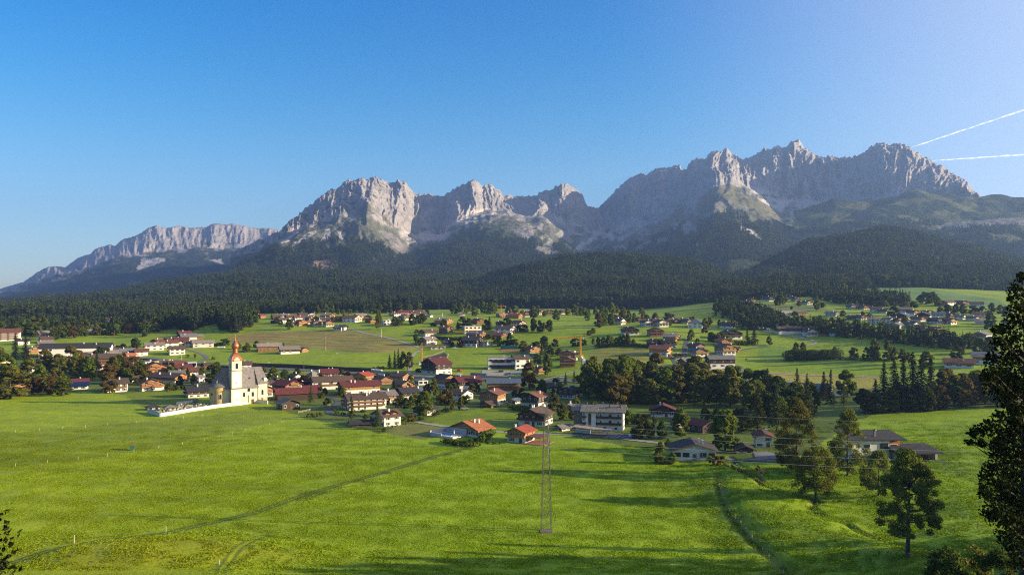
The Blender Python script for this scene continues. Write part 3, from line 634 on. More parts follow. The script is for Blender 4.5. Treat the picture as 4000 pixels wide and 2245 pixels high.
def variants():
    k = 1
    for kind, shapes in (('green', ('round', 'oval', 'round', 'tall')), ('olive', ('round', 'oval', 'tall')), ('rust', ('round', 'oval')), ('bright', ('oval', 'round')), ('dark', ('round', 'oval')), ('red', ('round',))):
        TV[kind] = []
        for s in shapes:
            k += 1
            TV[kind].append((tree_mesh('tree', kind, 18, .9, {'round': 5.6, 'oval': 4.6, 'tall': 4.0}[s], 42, 4600, 1.35, 100+k, s, rc=(.24, .40)),)+(18, {'round': 5.6, 'oval': 4.6, 'tall': 4.0}[s]*1.05))
    TV['fir'] = [(conifer_mesh('conifer', 'fir', 24, 4.0, 28, 12, 11, .95, 300+q, power=p), 24, 4.0) for q, p in ((1, .85), (2, .7), (3, 1.0))]
    TV['larch'] = [(conifer_mesh('conifer', 'larch', 24, 4.2, 26, 11, 11, .95, 330+q, base=3, droop=.15, power=p), 24, 4.2) for q, p in ((1, .75), (2, .6))]
    TV['bush'] = [(( bush_mesh('bush', 'green', 400), None), 3, 1.9), ((bush_mesh('bush', 'olive', 401), None), 3, 1.9)]
    TV['darkbush'] = [((bush_mesh('bush', 'dark', 402), None), 3, 1.9)]
    TV['goldbush'] = [((bush_mesh('bush', 'bright', 403), None), 3, 1.9)]
    TV['rustbush'] = [((bush_mesh('bush', 'rust', 404), None), 3, 1.9)]
variants()
NT = [0]; PENDING = []
def plant(px, py, hpx, wpx, kind, label, cat, group=None, loc=None, name=None, final=False):
    """one tree: foot on the ground seen at (px,py), height and crown width in photo pixels at that distance"""
    if 'bush' not in kind and kind not in ('fir', 'larch') and not final:
        PENDING.append((hpx*wpx+(1e6 if not group else 0), (px, py, hpx, wpx, kind, label, cat, group))); return
    p = Vector(loc) if loc is not None else at(px, py)
    k = p.y/F
    v = TV[kind][NT[0] % len(TV[kind])]; NT[0] += 1
    (cm, tm), H0, R0 = v
    sz = hpx*k/H0; sx = wpx*k/2/R0
    nm = name or ('bush' if 'bush' in kind else 'conifer' if kind in ('fir', 'larch') else 'broadleaf_tree')
    rz = random.random()*6.28
    if tm is None:
        o = link(nm, cm); o.location = p; o.rotation_euler = (0, 0, rz); o.scale = (sx, sx, sz)
        return tag(o, label, cat, group)
    o = empty(nm, p, rz); o.scale = (sx, sx, sz); tag(o, label, cat, group)
    link('crown', cm, o); link('trunk', tm, o)
    return o

# far woods: one mass of conifers carried by each hillside
def forest():
    r = rng
    def lowpoly(seed, kind, H=24, Rm=4.2, wh=11, br=6):
        q = np.random.default_rng(seed); V = []; Fc = []
        for i in range(wh):
            t = i/(wh-1); z0 = 1.5+(H-1.5)*t; Lr = Rm*(1-t)**.85*q.uniform(.85, 1.1)+.3; a0 = q.random()*6
            for b in range(br):
                a = a0+b*2*math.pi/br+q.normal()*.2; l = Lr*q.uniform(.75, 1.15); w = l*.42+.25; c, s = math.cos(a), math.sin(a); k = len(V)
                zt = z0-.38*l+q.normal()*.2; zm = z0-.1*l
                V += [(0, 0, z0+.9), (c*l*.6-s*w, s*l*.6+c*w, zm-.35), (c*l, s*l, zt), (c*l*.6+s*w, s*l*.6-c*w, zm-.35)]; Fc.append((k, k+1, k+2, k+3))
        return np_mesh('forest_conifer', np.array(V), np.array(Fc), [LEAF[kind]])
    def lowleaf(seed, kind):
        P, Nn, cl, cr, q = crown_pts(110, 17, .8, 5.2, 12, seed, 'round', rc=(.3, .45)); V, Fc = quads(P, Nn, 3.0, 1, q)
        return np_mesh('forest_broadleaf', V, Fc, [LEAF[kind]])
    srcs = [lowpoly(1, 'fir'), lowpoly(2, 'fir', 25, 3.7, 12, 6), lowpoly(3, 'fir', 21, 4.6, 10, 6), lowpoly(4, 'fir', 23, 4.0), lowleaf(5, 'wood'), lowleaf(6, 'dark')]
    A = np.concatenate(FOREST); n = len(A)
    scatter_object('forest', A[:, :3], srcs, r.choice(6, n, p=[.26, .26, .20, .20, .06, .02]), r.random(n)*6.28, A[:, 3]/23.0*r.uniform(.8, 1.15, n), None, 'dark conifer wood covering the hills below the rock walls', 'forest')

def settle_trees(most=272):
    """the largest broadleaf trees stay objects of their own, the many far small ones read as one mass of planting"""
    L_ = sorted(PENDING, key=lambda q: -q[0]); rest = []
    for _, a in L_[:most]: plant(*a, final=True)
    kinds = {}
    for _, (px, py, hh, ww, kind, *_r) in L_[most:]:
        p = at(px, py); k = p.y/F; v = TV[kind][len(rest) % len(TV[kind])]; rest.append(1)
        me = v[0][0]; n = len(me.vertices); a = np.empty(n*3, np.float32); me.vertices.foreach_get('co', a); a = a.reshape(-1, 3)
        # a far tree needs only a share of its leaf clumps
        q = a.reshape(-1, 4, 3); c = q.mean(1, keepdims=True); q = (c+(q-c)*2.0)[::4]
        q = q*np.array((ww*k/2/v[2],)*2+(hh*k/v[1],))+np.array(p); kinds.setdefault(kind, []).append(q.reshape(-1, 3))
    if not kinds: return
    mats = [LEAF[x] for x in kinds]; V = []; mi = []
    for i, (x, qs) in enumerate(kinds.items()): q = np.concatenate(qs); V.append(q); mi += [i]*(len(q)//4)
    V = np.concatenate(V); o = link('far_tree_cover', np_mesh('far_tree_cover', V, np.arange(len(V)).reshape(-1, 4), mats, False, mi)); tag(o, 'many small far trees dotted over the upper meadows and hamlets', 'tree cover', kind='stuff')

def grass():
    """short meadow grass standing in the near field: patches of blades, copied over the ground"""
    r = np.random.default_rng(8); ni = []
    m, nt, out = nmat('grass_blades'); L = nt.links.new
    at_ = nt.nodes.new('ShaderNodeAttribute'); at_.attribute_type = 'INSTANCER'; at_.attribute_name = 'blade_tint'
    g = nt.nodes.new('ShaderNodeNewGeometry'); rr = ramp(nt, g.outputs['Random Per Island'], [(0, (.86, .88, .8)), (.5, (1, 1, 1)), (1, (1.15, 1.12, 1.1))])
    mx = N(nt, 'ShaderNodeMix', data_type='RGBA', blend_type='MULTIPLY'); mx.inputs[0].default_value = 1; L(at_.outputs[0], mx.inputs[6]); L(rr.outputs[0], mx.inputs[7])
    d = nt.nodes.new('ShaderNodeBsdfDiffuse'); t = nt.nodes.new('ShaderNodeBsdfTranslucent'); q = nt.nodes.new('ShaderNodeMixShader'); q.inputs[0].default_value = .4
    L(mx.outputs[2], d.inputs[0]); L(mx.outputs[2], t.inputs[0]); L(d.outputs[0], q.inputs[1]); L(t.outputs[0], q.inputs[2]); L(q.outputs[0], out.inputs[0])
    src = []
    for k in range(4):
        n = 230; c = r.normal(size=(n, 2))*1.35; a = r.random(n)*6.28; w_ = r.uniform(.10, .24, n); h = r.uniform(.02, .075, n)*(.7+.6*(noise(c[:, 0]/.9, c[:, 1]/.9, k*3.0)*.5+.5)); le = r.normal(size=(n, 2))*.13
        V = np.zeros((n, 4, 3)); dx, dy = np.cos(a)*w_, np.sin(a)*w_
        V[:, 0] = np.stack([c[:, 0]-dx, c[:, 1]-dy, -.05+0*a], 1); V[:, 1] = np.stack([c[:, 0]+dx, c[:, 1]+dy, -.05+0*a], 1)
        V[:, 2] = np.stack([c[:, 0]+dx*.6+le[:, 0], c[:, 1]+dy*.6+le[:, 1], h], 1); V[:, 3] = np.stack([c[:, 0]-dx*.6+le[:, 0], c[:, 1]-dy*.6+le[:, 1], h*.85], 1)
        src.append(np_mesh('grass_patch', V.reshape(-1, 3), np.arange(4*n).reshape(n, 4), [m]))
    P = []
    y = 150.0
    while y < 400:
        xs = np.arange(-.72*y, .74*y, 2.5); P.append(np.stack([xs+r.uniform(-.9, .9, len(xs)), y+r.uniform(-.9, .9, len(xs))], 1)); y += 2.5
    P = np.concatenate(P); x, y = P[:, 0], P[:, 1]; z = gz(x, y); px = CX+F*x/y; row = HY+(CZ-z)*F/y
    keep = (r.random(len(x)) < .5*(1-sstep(280, 400, y))) & (row > 1640) & (px > -150) & (px < 4150) & (seg_dist(x, y, DITCH) > 1.6)
    keep &= ~inpoly(px, row, [(1480, 1600), (2600, 1600), (3150, 1740), (3400, 1640), (3420, 1826), (3060, 1822), (2930, 1822), (2820, 1816), (2600, 1800), (2580, 1740), (2060, 1748), (1960, 1756), (1700, 1735), (1480, 1690)])
    keep &= ~inpoly(px, row, [(3400, 1740), (3660, 1740), (3660, 1820), (3400, 1826)])
    for tr in TRACKS: keep &= np.abs(seg_dist(x, y, [_flat(*q) for q in tr[0]])) > 1.5
    keep &= np.hypot(px-2134, (row-2074)*2) > 34
    x, y, z, px = x[keep], y[keep], z[keep], px[keep]
    i = np.clip(np.searchsorted(TINT['ds'], y), 0, len(TINT['ds'])-1); j = np.clip(((px+1500)/5).astype(int), 0, len(TINT['ps'])-1); C = TINT['C'][i, j]
    scatter_object('grass', np.stack([x, y, z], 1), src, r.integers(0, 4, len(x)), r.random(len(x))*6.28, r.uniform(.85, 1.25, len(x)), C*1.05, 'short sunlit meadow grass of the near field', 'grass')
def scatter_object(name, pts, meshes, idx, spin, scl, tint, label, cat):
    n = len(pts); me = bpy.data.meshes.new(name); me.vertices.add(n); me.vertices.foreach_set('co', np.asarray(pts, np.float32).ravel())
    for nm, tp, d in (('hscale', 'FLOAT', scl), ('spin', 'FLOAT', spin), ('pick', 'INT', idx)):
        a = me.attributes.new(nm, tp, 'POINT'); a.data.foreach_set('value', np.asarray(d, np.int32 if tp == 'INT' else np.float32))
    if tint is not None:
        a = me.attributes.new('blade_tint', 'FLOAT_COLOR', 'POINT'); c4 = np.ones((n, 4), np.float32); c4[:, :3] = tint; a.data.foreach_set('color', c4.ravel())
    fo = link(name, me); tag(fo, label, cat, kind='stuff')
    ng = bpy.data.node_groups.new(name+'_copies', 'GeometryNodeTree')
    ng.interface.new_socket('Geometry', in_out='INPUT', socket_type='NodeSocketGeometry'); ng.interface.new_socket('Geometry', in_out='OUTPUT', socket_type='NodeSocketGeometry')
    gi = ng.nodes.new('NodeGroupInput'); go = ng.nodes.new('NodeGroupOutput'); ip = ng.nodes.new('GeometryNodeInstanceOnPoints'); js = ng.nodes.new('GeometryNodeJoinGeometry')
    for i, m_ in enumerate(meshes):
        o = bpy.data.objects.new('source_'+name, m_)      # never linked to the scene: only the copies exist
        oi = ng.nodes.new('GeometryNodeObjectInfo'); oi.inputs['Object'].default_value = o; oi.inputs['As Instance'].default_value = True; ng.links.new(oi.outputs['Geometry'], js.inputs[0])
    def named(nm, tp):
        q = ng.nodes.new('GeometryNodeInputNamedAttribute'); q.data_type = tp; q.inputs[0].default_value = nm; return q.outputs[0]
    ng.links.new(gi.outputs[0], ip.inputs['Points']); ng.links.new(js.outputs[0], ip.inputs['Instance']); ip.inputs['Pick Instance'].default_value = True; ng.links.new(named('pick', 'INT'), ip.inputs['Instance Index'])
    cx = ng.nodes.new('ShaderNodeCombineXYZ'); ng.links.new(named('spin', 'FLOAT'), cx.inputs[2]); ng.links.new(cx.outputs[0], ip.inputs['Rotation']); ng.links.new(named('hscale', 'FLOAT'), ip.inputs['Scale']); ng.links.new(ip.outputs[0], go.inputs[0])
    fo.modifiers.new('copies', 'NODES').node_group = ng
    return fo
# ------------------------------------------------------------------ building materials
PLASTER = surf('plaster_white', (.64, .60, .52), .10, .5, .9, .15, 8, objvar=.09)
CREAM = surf('plaster_cream', (.72, .62, .42), .08, .5, .9, .15, 8)
YELLOW = surf('plaster_yellow', (.66, .50, .24), .08, .5, .9, .15, 8)
CONCRETE = surf('concrete', (.42, .40, .37), .15, .8, .9, .2, 6)
STONE = surf('rubble_stone', (.27, .25, .23), .45, 2.2, .95, .8, 3)
BROWNSTONE = surf('stone_cladding', (.17, .13, .11), .4, 3, .95, .6, 5)
TIMBER = surf('timber_warm', (.22, .105, .045), .35, 1.2, .75, .3, 6, stretch=(1, 1, 5), wave=(2.2, 'Z', .55), objvar=.2)
DARKTIMBER = surf('timber_dark', (.065, .042, .028), .35, 1.2, .8, .3, 6, stretch=(1, 1, 5), wave=(2.2, 'Z', .5), objvar=.25)
HONEY = surf('timber_honey', (.36, .18, .06), .3, 1.2, .75, .3, 6, stretch=(1, 1, 5), wave=(2.2, 'Z', .5), objvar=.15)
PANE = surf('window_pane', (.020, .024, .030), .2, 1, .12, 0, spec=.6)
SHUTTER = surf('shutter_brown', (.10, .055, .03), .3, 3, .7)
FRAMEW = surf('window_frame_white', (.7, .68, .63), .1, 3, .6)
def roofmat(n, c, w=.5): return surf('roof_'+n, c, .3, .9, .85, .5, 3.5, wave=(2.6, 'Y', w), objvar=.14)
ROOFS = {'brown': roofmat('brown', (.095, .062, .045)), 'redbrown': roofmat('red_brown', (.15, .06, .038)), 'maroon': roofmat('maroon', (.125, .032, .028)), 'red': roofmat('red', (.30, .062, .032)),
         'orange': roofmat('orange_tile', (.36, .125, .05)), 'grey': roofmat('grey', (.17, .155, .14)), 'shingle': roofmat('shingle', (.20, .175, .145), .75), 'blue': roofmat('blue_grey', (.085, .115, .155)),
         'dark': roofmat('dark', (.040, .036, .036)), 'tan': roofmat('weathered_tan', (.26, .21, .165)), 'solar': surf('solar_panel', (.012, .018, .05), .3, 1, .25, 0, spec=.5), 'green': roofmat('green_metal', (.03, .06, .045))}
RWORD = {'brown': 'brown', 'redbrown': 'red-brown', 'maroon': 'maroon', 'red': 'bright red', 'orange': 'orange', 'grey': 'grey', 'shingle': 'grey shingle', 'blue': 'blue-grey', 'dark': 'dark', 'tan': 'pale', 'solar': 'solar', 'green': 'dark green'}
COPPER = surf('copper', (.40, .135, .055), .45, 1.4, .42, .2, 5, spec=.5, metal=.55)
METAL = surf('galvanised_steel', (.20, .175, .13), .3, 2, .6, 0, metal=.3)
GOLD = surf('gilding', (.7, .42, .08), .1, 2, .3, 0, metal=.8)
FLOWER = surf('balcony_flowers', (.35, .035, .03), .6, 6, .8, .4, 8)
WINM = {}
def winmesh(kind):
    if kind in WINM: return WINM[kind]
    f = MB(); p = MB()
    if kind == 'big':
        f.box(0, -.03, 0, 2.5, .1, 1.7); p.box(0, -.09, 0, 2.2, .04, 1.45)
    elif kind == 'arch':
        pts = [(-.55, -1.0), (.55, -1.0), (.55, .5)]+[(.55*math.cos(a), .5+.55*math.sin(a)) for a in np.linspace(.3, math.pi-.3, 7)]+[(-.55, .5)]
        f.prism([(x*1.3, z*1.12) for x, z in pts], -.08, .02); p.prism(pts, -.12, -.081)
    elif kind == 'door':
        f.box(0, -.03, 0, 1.35, .1, 2.25); p.box(0, -.09, -.05, 1.1, .04, 2.1)
    else:
        f.box(0, -.03, 0, 1.25, .1, 1.45)
        p.box(0, -.09, 0, 1.0, .04, 1.2)
        if kind == 'shutter':
            for s in (-1, 1): f.box(s*.95, -.02, 0, .62, .08, 1.45, m=1)
    WINM[kind] = (f.mesh('window_frame', [FRAMEW if kind != 'door' else SHUTTER, SHUTTER]), p.mesh('window_pane', [PANE if kind != 'door' else SHUTTER]))
    f2 = MB(); f2.v = f.v+p.v; f2.f = f.f+[tuple(i+len(f.v) for i in q) for q in p.f]; f2.m = f.m+[2]*len(p.f)
    WINM[kind+'_one'] = f2.mesh('window', [FRAMEW if kind != 'door' else SHUTTER, SHUTTER, PANE if kind != 'door' else SHUTTER])
    return WINM[kind]
def window(parent, x, y, z, rz, kind='plain', sc=1.0, det=2, name='window'):
    winmesh(kind)
    if det >= 2:
        o = link(name, WINM[kind][0], parent, (x, y, z)); o.rotation_euler = (0, 0, rz); o.scale = (sc, 1, sc)
        q = link('panel' if kind == 'door' else 'pane', WINM[kind][1], o)
    else:
        o = link(name, WINM[kind+'_one'], parent, (x, y, z)); o.rotation_euler = (0, 0, rz); o.scale = (sc, 1, sc)
    return o
STYLES = {'chalet': (PLASTER, TIMBER), 'dchalet': (PLASTER, DARKTIMBER), 'hchalet': (PLASTER, HONEY), 'white': (PLASTER, PLASTER), 'cream': (CREAM, CREAM), 'yellow': (YELLOW, YELLOW), 'timber': (TIMBER, TIMBER), 'honey': (HONEY, HONEY), 'barn': (DARKTIMBER, DARKTIMBER), 'whitewood': (PLASTER, PLASTER), 'concrete': (CONCRETE, CONCRETE), 'barnlow': (PLASTER, DARKTIMBER)}
SWORD = {'chalet': 'white and timber chalet', 'dchalet': 'white chalet with dark timber upper floor', 'hchalet': 'white chalet with honey timber upper floor', 'white': 'white house', 'cream': 'cream house', 'yellow': 'yellow house', 'timber': 'timber house', 'honey': 'honey timber house', 'barn': 'dark timber barn', 'whitewood': 'white house', 'concrete': 'bare concrete house', 'barnlow': 'barn on a white base'}
NH = [0]
def house(px, py, W, L, H, face, style, roof, label, cat='house', name='house', st=2, bal=1, chim=1, pitch=.39, det=None, group=None, oh=1.1, win='shutter', sidebal=0, base=.46, hip=0, flowers=0, dz=0):
    NH[0] += 1; r = random.Random(NH[0]*7+3)
    p0 = at(px, py); k = p0.y/F
    if 30 < abs(face) < 76: W *= 1.32
    elif abs(face) <= 30: L *= 1.15
    W, L, H = W*k, L*k, H*k*.94; a = R(face)
    half = abs(L/2*math.cos(a))+abs(W/2*math.sin(a))
    d = p0.y+half*.85; x = (px-CX)/F*d; z = float(min(gz(x, d), gz(x, d-half*.8)+.6))+dz
    o = empty(name, (x, d, z), a); tag(o, label, cat, group)
    if det is None: det = 2 if d < 480 else 1
    m1, m2 = STYLES[style]; zr = H+W/2*pitch; wood = m1 != m2
    hb = H*base if wood else 0
    if hip:
        b = MB(); b.box(0, 0, (H-1.5)/2, W, L, H+1.5); b.build('wall', m1, o)
        q = MB(); e = oh; rl = max(.05, L/2-W/2*.9); zt = H+W/2*pitch*hip; ze = H-.15; A = [(-W/2-e, -L/2-e, ze), (W/2+e, -L/2-e, ze), (W/2+e, L/2+e, ze), (-W/2-e, L/2+e, ze)]; t0 = (0, -rl, zt); t1 = (0, rl, zt)
        q.poly([A[0], A[1], t0]); q.poly([A[1], A[2], t1, t0]); q.poly([A[2], A[3], t1]); q.poly([A[3], A[0], t0, t1]); q.poly(A[::-1])
        rf = q.build('roof', ROOFS[roof], o); zr = zt
    else:
        if wood:
            b = MB(); b.box(0, 0, (hb-1.5)/2, W, L, hb+1.5); b.build('wall', m1, o)
            e = .04; b = MB(); b.prism([(-W/2-e, hb), (W/2+e, hb), (W/2+e, H-.06), (0, zr-.08), (-W/2-e, H-.06)], -L/2-e, L/2+e); b.build('upper_wall', m2, o)
        else:
            b = MB(); b.prism([(-W/2, -1.5), (W/2, -1.5), (W/2, H-.06), (0, zr-.08), (-W/2, H-.06)], -L/2, L/2); b.build('wall', m1, o)
        th = .26; xe = W/2+oh; ze = H-oh*pitch
        q = MB(); q.prism([(-xe, ze), (0, zr), (xe, ze), (xe, ze+th), (0, zr+th), (-xe, ze+th)], -L/2-oh*1.1, L/2+oh*1.1)
        rf = q.build('roof', ROOFS[roof], o)
        if det >= 2:
            for y in (-L/2-oh*1.1-.06, L/2+oh*1.1+.06):
                q = MB()
                for s in (-1, 1):
                    q.hexa([(s*xe, y-.05, ze-.12), (0, y-.05, zr-.12), (0, y+.05, zr-.12), (s*xe, y+.05, ze-.12), (s*xe, y-.05, ze+th+.04), (0, y-.05, zr+th+.04), (0, y+.05, zr+th+.04), (s*xe, y+.05, ze+th+.04)])
                q.build('barge_board', TIMBER if style not in ('barn', 'dchalet') else DARKTIMBER, rf)
    for c in range(chim):
        cx = r.uniform(.08, .3)*W*r.choice((-1, 1)); cyy = (r.uniform(-.3, .3)+(c-.5*(chim-1))*.3)*L; zz = zr-abs(cx)*pitch
        q = MB(); q.box(cx, cyy, zz+.6, .75, .75, 1.9); q.box(cx, cyy, zz+1.68, .95, .95, .22, m=1); q.build('chimney', [PLASTER, CONCRETE], rf)
    if style in ('barn',) and det < 2: return o
    # which walls look towards the valley the camera stands in
    fv = math.cos(a) > -.25; rv = math.sin(a) < .35; lv = math.sin(-a) < .35
    hs = H/st
    for s in range(st):
        zc = hs*s+hs*.52
        kind = win if win != 'shutter' else ('plain' if (wood and s*hs > hb-.5) else 'shutter')
        if style == 'barn': kind = 'plain'
        if fv and not (bal == 2):
            nw = max(2, int(W/3.1))
            if det < 2: nw = min(nw, 3)
            for i in range(nw):
                if r.random() < .12: continue
                xx = (i+.5)/nw*W-W/2
                if s == 0 and i == nw//2 and det >= 2: window(o, xx, -L/2-.05, 1.1, 0, 'door', 1, det, 'door')
                else: window(o, xx, -L/2-.05, zc, 0, kind, min(1.15, hs*.36), det)
        for vis, sx, rz in ((lv, -1, R(-90)), (rv, 1, R(90))):
            if not vis: continue
            nw = max(2, int(L/3.4))
            if det < 2: nw = min(nw, 3)
            for i in range(nw):
                if r.random() < .15: continue
                window(o, sx*(W/2+.05), (i+.5)/nw*L-L/2, zc, rz, kind, min(1.1, hs*.35), det)
    if fv and wood and det >= 1 and W > 7:
        window(o, 0, -L/2-.05, H+W/2*pitch*.32, 0, 'plain', .85, det)
    if bal:
        for s in range(1, st+(1 if W > 12 and not hip else 0)):
            zb = hs*s+.02
            if s == st: ww = W*.5
            else: ww = W+.5
            q = MB(); q.box(0, -L/2-.72, zb, ww, 1.3, .16); q.build('balcony_floor', m2 if m2 is not PLASTER else TIMBER, o)
            q = MB(); q.box(0, -L/2-1.36, zb+.55, ww, .07, .8); q.box(0, -L/2-1.36, zb+1.04, ww+.1, .14, .1)
            for sx in (-1, 1): q.box(sx*(ww/2-.03), -L/2-.72, zb+.55, .06, 1.2, .8)
            bl = q.build('balcony_railing', (TIMBER if m2 is PLASTER or m2 is CREAM else m2), o)
            if flowers:
                q = MB()
                for i in range(int(ww/1.3)): q.box(-ww/2+.7+i*1.3, -L/2-1.5, zb+.95+r.uniform(-.1, .1), .9, .3, .35)
                q.build('flower_box', FLOWER, bl)
    if sidebal:
        for s in range(1, st):
            zb = hs*s
            for sx, vis in ((-1, lv), (1, rv)):
                if not vis: continue
                q = MB(); q.box(sx*(W/2+.6), 0, zb, 1.2, L*.9, .16); q.build('balcony_floor', TIMBER, o)
                q = MB(); q.box(sx*(W/2+1.2), 0, zb+.55, .07, L*.9, .85); q.build('balcony_railing', TIMBER if style != 'dchalet' else DARKTIMBER, o)
    return o
def flat_house(px, py, W, L, H, face, label, wallm=None, roofc='grey', name='house', cat='house', st=2, bands=True, det=1, win='big', par=.5, group=None):
    """box building with a flat roof behind a parapet"""
    NH[0] += 1
    p0 = at(px, py); k = p0.y/F; W, L, H = W*k, L*k, H*k; a = R(face)
    half = abs(L/2*math.cos(a))+abs(W/2*math.sin(a)); d = p0.y+half*.85; x = (px-CX)/F*d
    o = empty(name, (x, d, float(gz(x, d-half*.5))), a); tag(o, label, cat, group); m = wallm or PLASTER
    b = MB(); b.box(0, 0, (H-1.5)/2, W, L, H+1.5); b.build('wall', m, o)
    b = MB(); b.box(0, 0, H+.12, W+.8, L+.8, .24)
    rf = b.build('roof', ROOFS[roofc], o)
    b = MB(); b.box(W*.2, L*.1, H+.24+.5, 1.6, 1.6, 1.0); b.build('roof_vent', CONCRETE, rf)
    hs = H/st
    for s in range(st):
        n = max(2, int(W/4))
        for i in range(n): window(o, (i+.5)/n*W-W/2, -L/2-.05, hs*(s+.52), 0, win, min(1.2, hs*.38), det)
        n = max(2, int(L/4))
        for sx, rz in ((-1, R(-90)), (1, R(90))):
            if math.sin(a)*sx < .35:
                for i in range(n): window(o, sx*(W/2+.05), (i+.5)/n*L-L/2, hs*(s+.52), rz, win, min(1.2, hs*.38), det)
        if bands and s:
            q = MB(); q.box(0, -L/2-.7, hs*s, W*.9, 1.3, .18); q.box(0, -L/2-1.32, hs*s+.55, W*.9, .08, .9); q.build('balcony', TIMBER if m is not PLASTER else m, o)
    return o
ORD = 'first second third fourth fifth sixth seventh eighth ninth tenth eleventh twelfth thirteenth fourteenth fifteenth sixteenth seventeenth eighteenth nineteenth twentieth twenty-first twenty-second twenty-third twenty-fourth twenty-fifth twenty-sixth twenty-seventh twenty-eighth twenty-ninth thirtieth thirty-first thirty-second thirty-third'.split()
def hamlet(where, rows, group):
    """rows: (px, py, W, L, H, face, style, roof) - labelled by look and by order along the hamlet"""
    rows = sorted(rows, key=lambda q: q[0]); n = len(rows)
    for i, q in enumerate(rows):
        kw = q[8] if len(q) > 8 else {}
        if n == 1: pos = ''
        elif i == 0: pos = ', leftmost'
        elif i == n-1: pos = ', rightmost'
        else: pos = f', {ORD[i]} from left'
        lab = f"{SWORD[q[6]].replace(' with dark timber upper floor', ' with dark upper floor').replace(' with honey timber upper floor', ' with honey upper floor')}, {RWORD[q[7]]}-roofed{pos} in {where}"
        house(*q[:8], lab, group=group, **kw)
# ------------------------------------------------------------------ houses of the main village, near to far
V = 'houses of the church village'
def h(*a, **k): return house(*a, **{'group': V, **k})
h(1510, 1664, 72, 74, 42, -52, 'white', 'brown', 'white house with twin roof dormers at the meadow edge, behind two tall larches', chim=1, bal=1)
h(1842, 1706, 108, 88, 30, -38, 'hchalet', 'orange', 'low chalet with orange tiled roof beside the blue swimming pool', st=1, bal=0, chim=2, base=.5)
h(2035, 1730, 78, 72, 46, -28, 'hchalet', 'red', 'chalet with bright red roof just left of the lattice pylon', chim=1)
h(2092, 1664, 104, 96, 46, -24, 'dchalet', 'brown', 'broad chalet with brown roof and dark gable directly behind the pylon top', chim=2, pitch=.42)
h(2088, 1594, 74, 66, 46, -30, 'dchalet', 'redbrown', 'red-brown roofed chalet with stepped roof left of the weeping pale tree', chim=1)
h(1925, 1582, 76, 70, 44, -22, 'hchalet', 'redbrown', 'chalet with red-brown roof and honey balcony in front of the blue roofed hotel', chim=1)
h(1966, 1536, 62, 124, 44, -84, 'hchalet', 'blue', 'long hotel with blue-grey metal roof and flowered timber balconies', cat='hotel', st=3, chim=1, flowers=1, sidebal=1, bal=0, base=.36)
h(2222, 1557, 62, 60, 34, -28, 'dchalet', 'dark', 'dark gabled chalet half hidden by the wood strip, right of the hotel', chim=1)
h(1425, 1602, 66, 150, 46, -62, 'white', 'brown', 'long white guesthouse with brown roof and arched windows behind the larch', cat='hotel', st=3, chim=2, sidebal=1, win='arch')
h(1510, 1574, 58, 52, 34, -60, 'hchalet', 'grey', 'small house with grey roof joined behind the long white guesthouse', chim=1)
h(1402, 1543, 60, 150, 38, -64, 'hchalet', 'maroon', 'long hotel with maroon roof, yellow timber band and one big dormer', cat='hotel', st=2, chim=2, sidebal=0, base=.55)
h(1285, 1522, 60, 130, 34, -64, 'white', 'brown', 'long white house with brown roof beside the grey pyramid roof', st=2, chim=2, sidebal=1)
h(1283, 1478, 52, 64, 22, -70, 'timber', 'maroon', 'red roofed house by the highway behind the long white house', chim=2, st=1, bal=0)
h(1420, 1490, 60, 48, 24, -25, 'honey', 'red', 'orange timber chalet with red roof backing on to the highway', chim=1, st=1)
h(1568, 1492, 44, 60, 24, 58, 'hchalet', 'brown', 'honey timber chalet with sunlit right gable near the highway', chim=1)
h(1590, 1562, 56, 66, 32, -60, 'dchalet', 'dark', 'dark roofed house between the conifers and the bushy garden', chim=1)
h(1575, 1526, 44, 48, 28, 52, 'hchalet', 'brown', 'small chalet with flowered gable right of the dark spruce', flowers=1)
h(1742, 1518, 50, 58, 44, 48, 'hchalet', 'dark', 'tall house with black roof and timber attic behind the copper beech', st=3, chim=1)
h(1822, 1522, 62, 96, 34, -62, 'dchalet', 'maroon', 'long chalet with maroon roof left of the blue roofed hotel', chim=2, st=2)
h(1800, 1563, 56, 66, 26, 56, 'white', 'brown', 'white house with shallow brown roof in front of the maroon roofed chalet', chim=1, bal=0)
h(1660, 1622, 54, 60, 24, -40, 'dchalet', 'dark', 'dark chalet nearly hidden by fruit trees at the inner meadow', st=1, chim=0)
h(1705, 1464, 76, 76, 44, -48, 'dchalet', 'maroon', 'big dark gabled chalet with maroon roof beyond the highway', cat='house', st=3, chim=1)
flat_house(1645, 1503, 42, 40, 17, -60, 'flat white garage building below the highway', name='garage', cat='garage', st=1, bands=False)
house(1410, 1668, 36, 76, 15, -70, 'barn', 'dark', 'low dark shed at the meadow edge under the larches', 'shed', 'shed', st=1, bal=0, chim=0)
house(2200, 1683, 30, 48, 15, -52, 'barnlow', 'grey', 'small timber garage with sloping grey roof right of the pylon', 'garage', 'garage', st=1, bal=0, chim=0)
house(2008, 1577, 34, 34, 13, -30, 'white', 'blue', 'small white garage with blue roof between two chalets', 'garage', 'garage', st=1, bal=0, chim=0)
house(1905, 1592, 44, 30, 12, -35, 'timber', 'brown', 'low brown shed on the inner meadow in front of the honey chalet', 'shed', 'shed', st=1, bal=0, chim=0)
